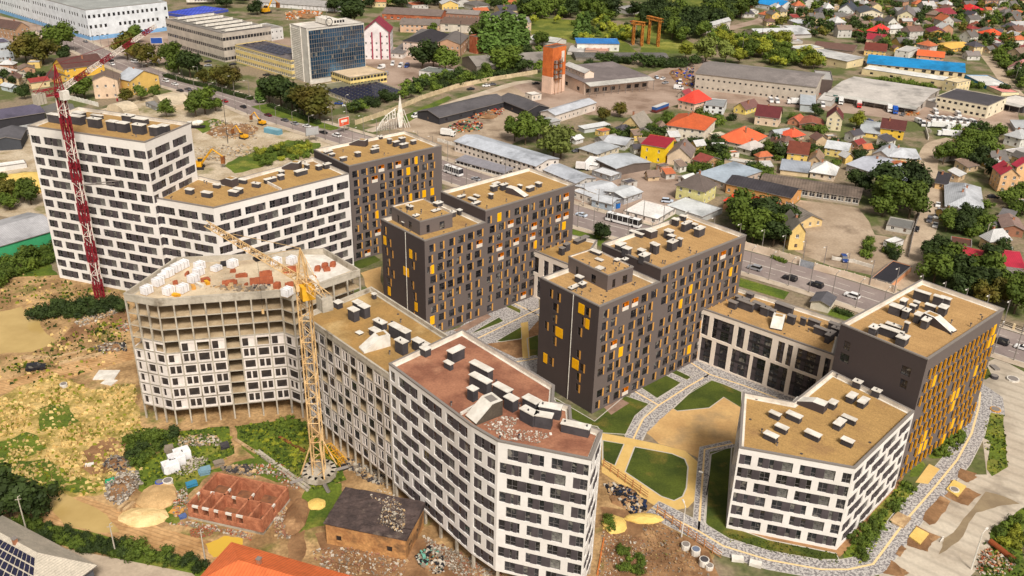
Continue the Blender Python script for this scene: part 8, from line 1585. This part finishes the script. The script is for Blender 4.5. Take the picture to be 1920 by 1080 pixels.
plank(13, 0, 140, 400, 440, .6, .35, 'line of pale concrete slabs leading to the crane base', concrete, 'concrete_slab', 'slab', 2); plank(13, 140, 20, 370, 150, .35, .25, 'thin rusty rails in tall grass beside the crane', rust, 'rail', 'rail', 2); plank(12, 890, 600, 960, 540, .8, .9, 'short fat beam half at the foot of the white rubble heap', wdm, n=1); plank(12, 930, 610, 1010, 545, .8, .9, 'second short fat beam next to the first by the rubble', wdm)
plank(12, 1290, 580, 1370, 600, 2.5, .15, 'tan board beside the roofless brick shell', tan, 'board', 'board'); plank(12, 640, 255, 705, 245, 1, .4, 'small white beam among straw and shrubs', cap_white, 'beam', 'beam'); plank(15, 1660, 835, 1845, 980, 1, 1.2, 'thick rust-red pipe lying on soil at the apron edge', cm((150, 76, 40), 'wall'), 'steel_pipe', 'pipe', pipe=True); plank(14, 640, 1075, 690, 800, .3, .3, 'orange plank lying along the foot of the red-roofed white block', orj)
plank(15, 960, 700, 1020, 630, 3, .4, 'sand-coloured board stack on the speckled path', wdm, 'board_stack', 'boards'); plank(14, 1645, 955, 1735, 965, 1.4, .7, 'pale bench block on the lower speckled path', cap_white, 'bench_block', 'block'); plank(14, 1780, 985, 1870, 1010, 1.4, .7, 'second pale bench block further along the lower path', cap_white, 'bench_block', 'block'); plank(11, 1680, 585, 1720, 620, 1.6, .5, 'small grey bench on the sandy plaza', cap_grey, 'bench', 'bench')
plank(9, 1510, 920, 1560, 960, 1.5, 1.5, 'x') if 0 else None
def can(k, x, y, r_, h, label, m, name='barrel', cat='barrel', top=None):
    g = G(*c(k, x, y)); o = thing(name, label, cat, (g.x, g.y)); m_ = MB(); m_.bar((g.x, g.y, 0), (g.x, g.y, h), r_, m, 12); b = m_.build('drum' if name == 'barrel' else 'body', o); m_ = MB(); m_.bar((g.x, g.y, h), (g.x, g.y, h + .06), r_ * .8, top or cap_grey, 12); m_.build('lid', o)
can(14, 1300, 875, .9, 1.2, 'white round tank nearest the timber fence corner', cap_white); can(14, 1375, 915, .95, 1.3, 'white round tank with blue-grey lid, second in the line', cap_white, top=cm((110, 120, 140), 'wall')); can(14, 1437, 995, 1, 1.4, 'white round tank third in the line by the fence', cap_white, top=shaft_dark); can(14, 1478, 1025, .8, .9, 'small white tank last in the line by the fence', cap_white)
can(12, 1200, 400, .9, 1.0, 'bright blue crumpled drum beside a white one', blu); can(12, 1262, 392, 1.1, 1.1, 'white drum beside the bright blue crumpled drum', cap_white); can(8, 480, 740, .9, .9, 'white round tub at the edge of the straw patch', cap_white); can(15, 1395, 445, 1, .6, 'white stone block on the yellow square tree bed', cap_white, 'stone_block', 'stone'); can(11, 1695, 675, 1, .8, 'round dark planter on the sandy plaza', shaft_dark, 'planter', 'planter'); can(11, 1835, 690, 1.6, .5, 'pale round basin on the sandy plaza', cap_white, 'basin', 'basin'); can(11, 1705, 915, 1.3, .3, 'round yellowish manhole ring on speckled plaza paving', tan, 'manhole', 'manhole')
for x, y, h, t in ((1285, 290, 2.2, 'front'), (1330, 240, 2.4, 'middle'), (1370, 195, 2.2, 'back')):
    g = G(*c(12, x, y)); o = thing('wrapped_bale', t + ' one of three white wrapped bales beside the shrubs', 'bale', (g.x, g.y)); m = MB(); m.box(g.x, g.y, .15, h, 3.4, 2.6, .6, blockm); m.box(g.x, g.y, h, h + .2, 2.8, 2.1, .6, blockm); m.build('load', o); m = MB(); m.box(g.x, g.y, 0, .15, 3.4, 2.6, .6, wdm); m.build('pallet_base', o)
for x, y, w_, h, mm, t in ((1275, 155, 2, 1.8, gy_, 'small stack of grey-brown slabs behind the white bales'), (1690, 120, 1.8, 1.4, shaft_dark, 'dark grey bundle with two poles beside the rubble'), (1640, 240, 2.2, .8, gy_, 'grey stacked slabs before the brick shell'), (1540, 310, 2.4, 1.4, cm((126, 160, 176), 'wall'), 'pale blue drum-like bundle above the brick shell'), (1440, 400, 2.2, .8, cm((60, 136, 170), 'wall'), 'sky blue tarpaulin bundle beside the brick shell'), (830, 385, 2, 1, cm((50, 160, 110), 'wall'), 'green tarpaulin on the white rubble heap'), (1370, 640, 1.5, .7, cm((90, 110, 160), 'wall'), 'blue-striped sacks at the corner of the brick shell')):
    g = G(*c(12, x, y)); o = thing('material_stack', t, 'stack', (g.x, g.y)); rr = random.Random(x); m = MB()
    for i in range(5): m.box(g.x + rr.uniform(-.15, .15), g.y + rr.uniform(-.15, .15), h * i / 5, h * (i + .85) / 5, w_ * rr.uniform(.85, 1.05), w_ * .7, .5 + rr.uniform(-.12, .12), mm)
    m.build('layers', o)
def mound(k, x, y, rx, ry, h, m, label, seed=1, name='sand_pile', cat='sand pile'):
    g = G(*c(k, x, y)); b = MB(); b.blob(g.x, g.y, 0, rx, ry, h, m, random.Random(seed), 16, 6, .09); tag(b.build(name), label, cat)
ysand = mat('yellow_sand', (220, 190, 110), (206, 172, 92), s=.4, amt=.08, mh=.2)
mound(14, 770, 700, 2.6, 2.8, 1.1, ysand, 'round yellow sand pile beside dark shrubs at the block foot', 1); mound(14, 990, 655, 4, 1.6, 1, ysand, 'long yellow sand pile at the end of the timber fence', 2); mound(13, 455, 545, 2, 1.8, .9, ysand, 'small yellow sand pile beside the crumbling shed', 3); mound(12, 1080, 640, 5, 3, 1.1, mat('pale_sand', (230, 200, 146), (206, 176, 122), s=.4, amt=.1), 'broad pale sand pile below the white rubble heap', 4)
mound(4, 200, 320, 14, 10, 5, ysand, 'large yellow sand hill left of the white tower block', 5); mound(12, 1180, 500, 4, 5, 1.4, mat('clay', (206, 170, 120), (180, 146, 100), s=.4, amt=.15), 'clay mound between rubble heap and brick shell', 6); mound(13, 300, 640, 2.5, 6, 1.2, g_mud, 'rutted brown soil mound beside the brick shell wall', 7)
for (x, y), t in (((1415, 420), 'upper'), ((1135, 775), 'lower')):
    q = [G(*c(15, x + u, y + v)).to_2d() for u, v in ((-80, 15), (-25, -55), (70, -5), (5, 75))]; b = MB(); b.prism(ccw(q), 0, .35, ysand); o = tag(b.build('tree_bed'), t + ' square yellow sand bed beside the speckled path', 'bed'); 
for i, (q, t) in enumerate((([(1370, 360), (1600, 470), (1500, 555), (1320, 480)], 'a'), ([(1040, 850), (1110, 700), (1300, 790), (1200, 900)], 'b'), ([(1440, 270), (1570, 340), (1500, 380), (1420, 330)], 'c'), ([(1290, 480), (1370, 520), (1210, 700), (1160, 660)], 'd'), ([(860, 1060), (920, 960), (1060, 1060), (1000, 1100)], 'e'), ([(1000, 850), (1040, 880), (990, 940), (955, 915)], 'f'))): patch('soil_bed', q, g_mud, 20, .09, 15)
for k, x, y, w_, h, m_, t in ((10, 370, 785, 1.6, 1.6, yellow, 'bright yellow crate against the dark wall of the middle charcoal block'), (15, 365, -50, 1.4, 1.2, cap_white, 'white utility box by the lawn of the low white block'), (6, 790, 480, 1.8, 2.2, cm((36, 110, 190), 'wall'), 'blue tank at the end of the grey-blue cabin')):
    g = G(*c(k, x, y)); o = thing('utility_box', t, 'box', (g.x, g.y)); m = MB(); m.box(g.x, g.y, 0, h, w_, w_ * .7, .7, m_); m.build('cabinet', o); m = MB(); m.box(g.x, g.y, h, h + .1, w_ * 1.1, w_ * .8, .7, cap_grey); m.build('lid', o)
x_ = [o for o in COL.objects if o.name.startswith('house') and o.get('label', '').startswith('dark-walled house')]
if x_:
    ho = x_[0]; pm = mat('solar_panel', (38, 36, 62), (28, 28, 48), s=.8, amt=0, rough=.15, spec=.6)
    rf = [ch for ch in ho.children if ch.name.startswith('roof')][0]; off = ho.location
    # panels on the slope that faces the road
    fs = sorted(rf.data.polygons, key=lambda p: -p.area)[:2]; best = min(fs, key=lambda p: (p.normal if p.normal.z > 0 else -p.normal).y); V = [rf.data.vertices[i].co + off for i in best.vertices]
    zl = min(v.z for v in V); lo_ = [v for v in V if v.z < zl + .1]; hi_ = [v for v in V if v.z > zl + .1]; a, b = lo_[0], lo_[1]
    hi_.sort(key=lambda v: (v - a).length); c0_, d0_ = hi_[0], hi_[-1]; nn = best.normal if best.normal.z > 0 else -best.normal
    for i in range(14):
        for j in range(5):
            P5 = lambda u, v: (a.lerp(b, u)).lerp(c0_.lerp(d0_, u), v) + nn * .15
            u0, v0 = .03 + i * .068, .06 + j * .17; m = MB(); m.face([P5(u0, v0), P5(u0 + .055, v0), P5(u0 + .055, v0 + .14), P5(u0, v0 + .14)], pm); m.face([P5(u0 + .055, v0) - nn * .05, P5(u0, v0) - nn * .05, P5(u0, v0 + .14) - nn * .05, P5(u0 + .055, v0 + .14) - nn * .05], pm); m.build('solar_panel', ho)
for o, d in INF: later(o, d)
name_all()
# small pipes and drains on the big roofs
vp = MB(); vp.bar((0, 0, 0), (0, 0, .8), .12, cap_grey, 8); vp.bar((0, 0, .8), (0, 0, .95), .22, shaft_dark, 8); vpm = vp.mesh('vent_pipe'); dr = MB(); dr.bar((0, 0, 0), (0, 0, .06), .3, shaft_dark, 8); drm = dr.mesh('roof_drain')
for root, n in ((b1, 7), (b2, 9), (b3, 8), (b4, 6), (w1, 8), (w2, 7), (wt, 5), (ww, 9), (p1, 6), (ub, 6)):
    rr = random.Random(n)
    for ro in [ch for ch in root.children if ch.name.split('.')[0] == 'roof']:
        V = [v.co for v in ro.data.vertices]; z = V[0].z; q = [(v.x, v.y) for v in V]; tri = [[q[i] for i in p.vertices] for p in ro.data.polygons]
        for _ in range(n):
            t = rr.choice(tri); u, v = sorted((rr.random(), rr.random())); x, y = [t[0][i] * u + t[1][i] * (v - u) + t[2][i] * (1 - v) for i in (0, 1)]; put('vent_pipe' if rr.random() < .6 else 'roof_drain', vpm if rr.random() < .6 else drm, root, (x, y, z))
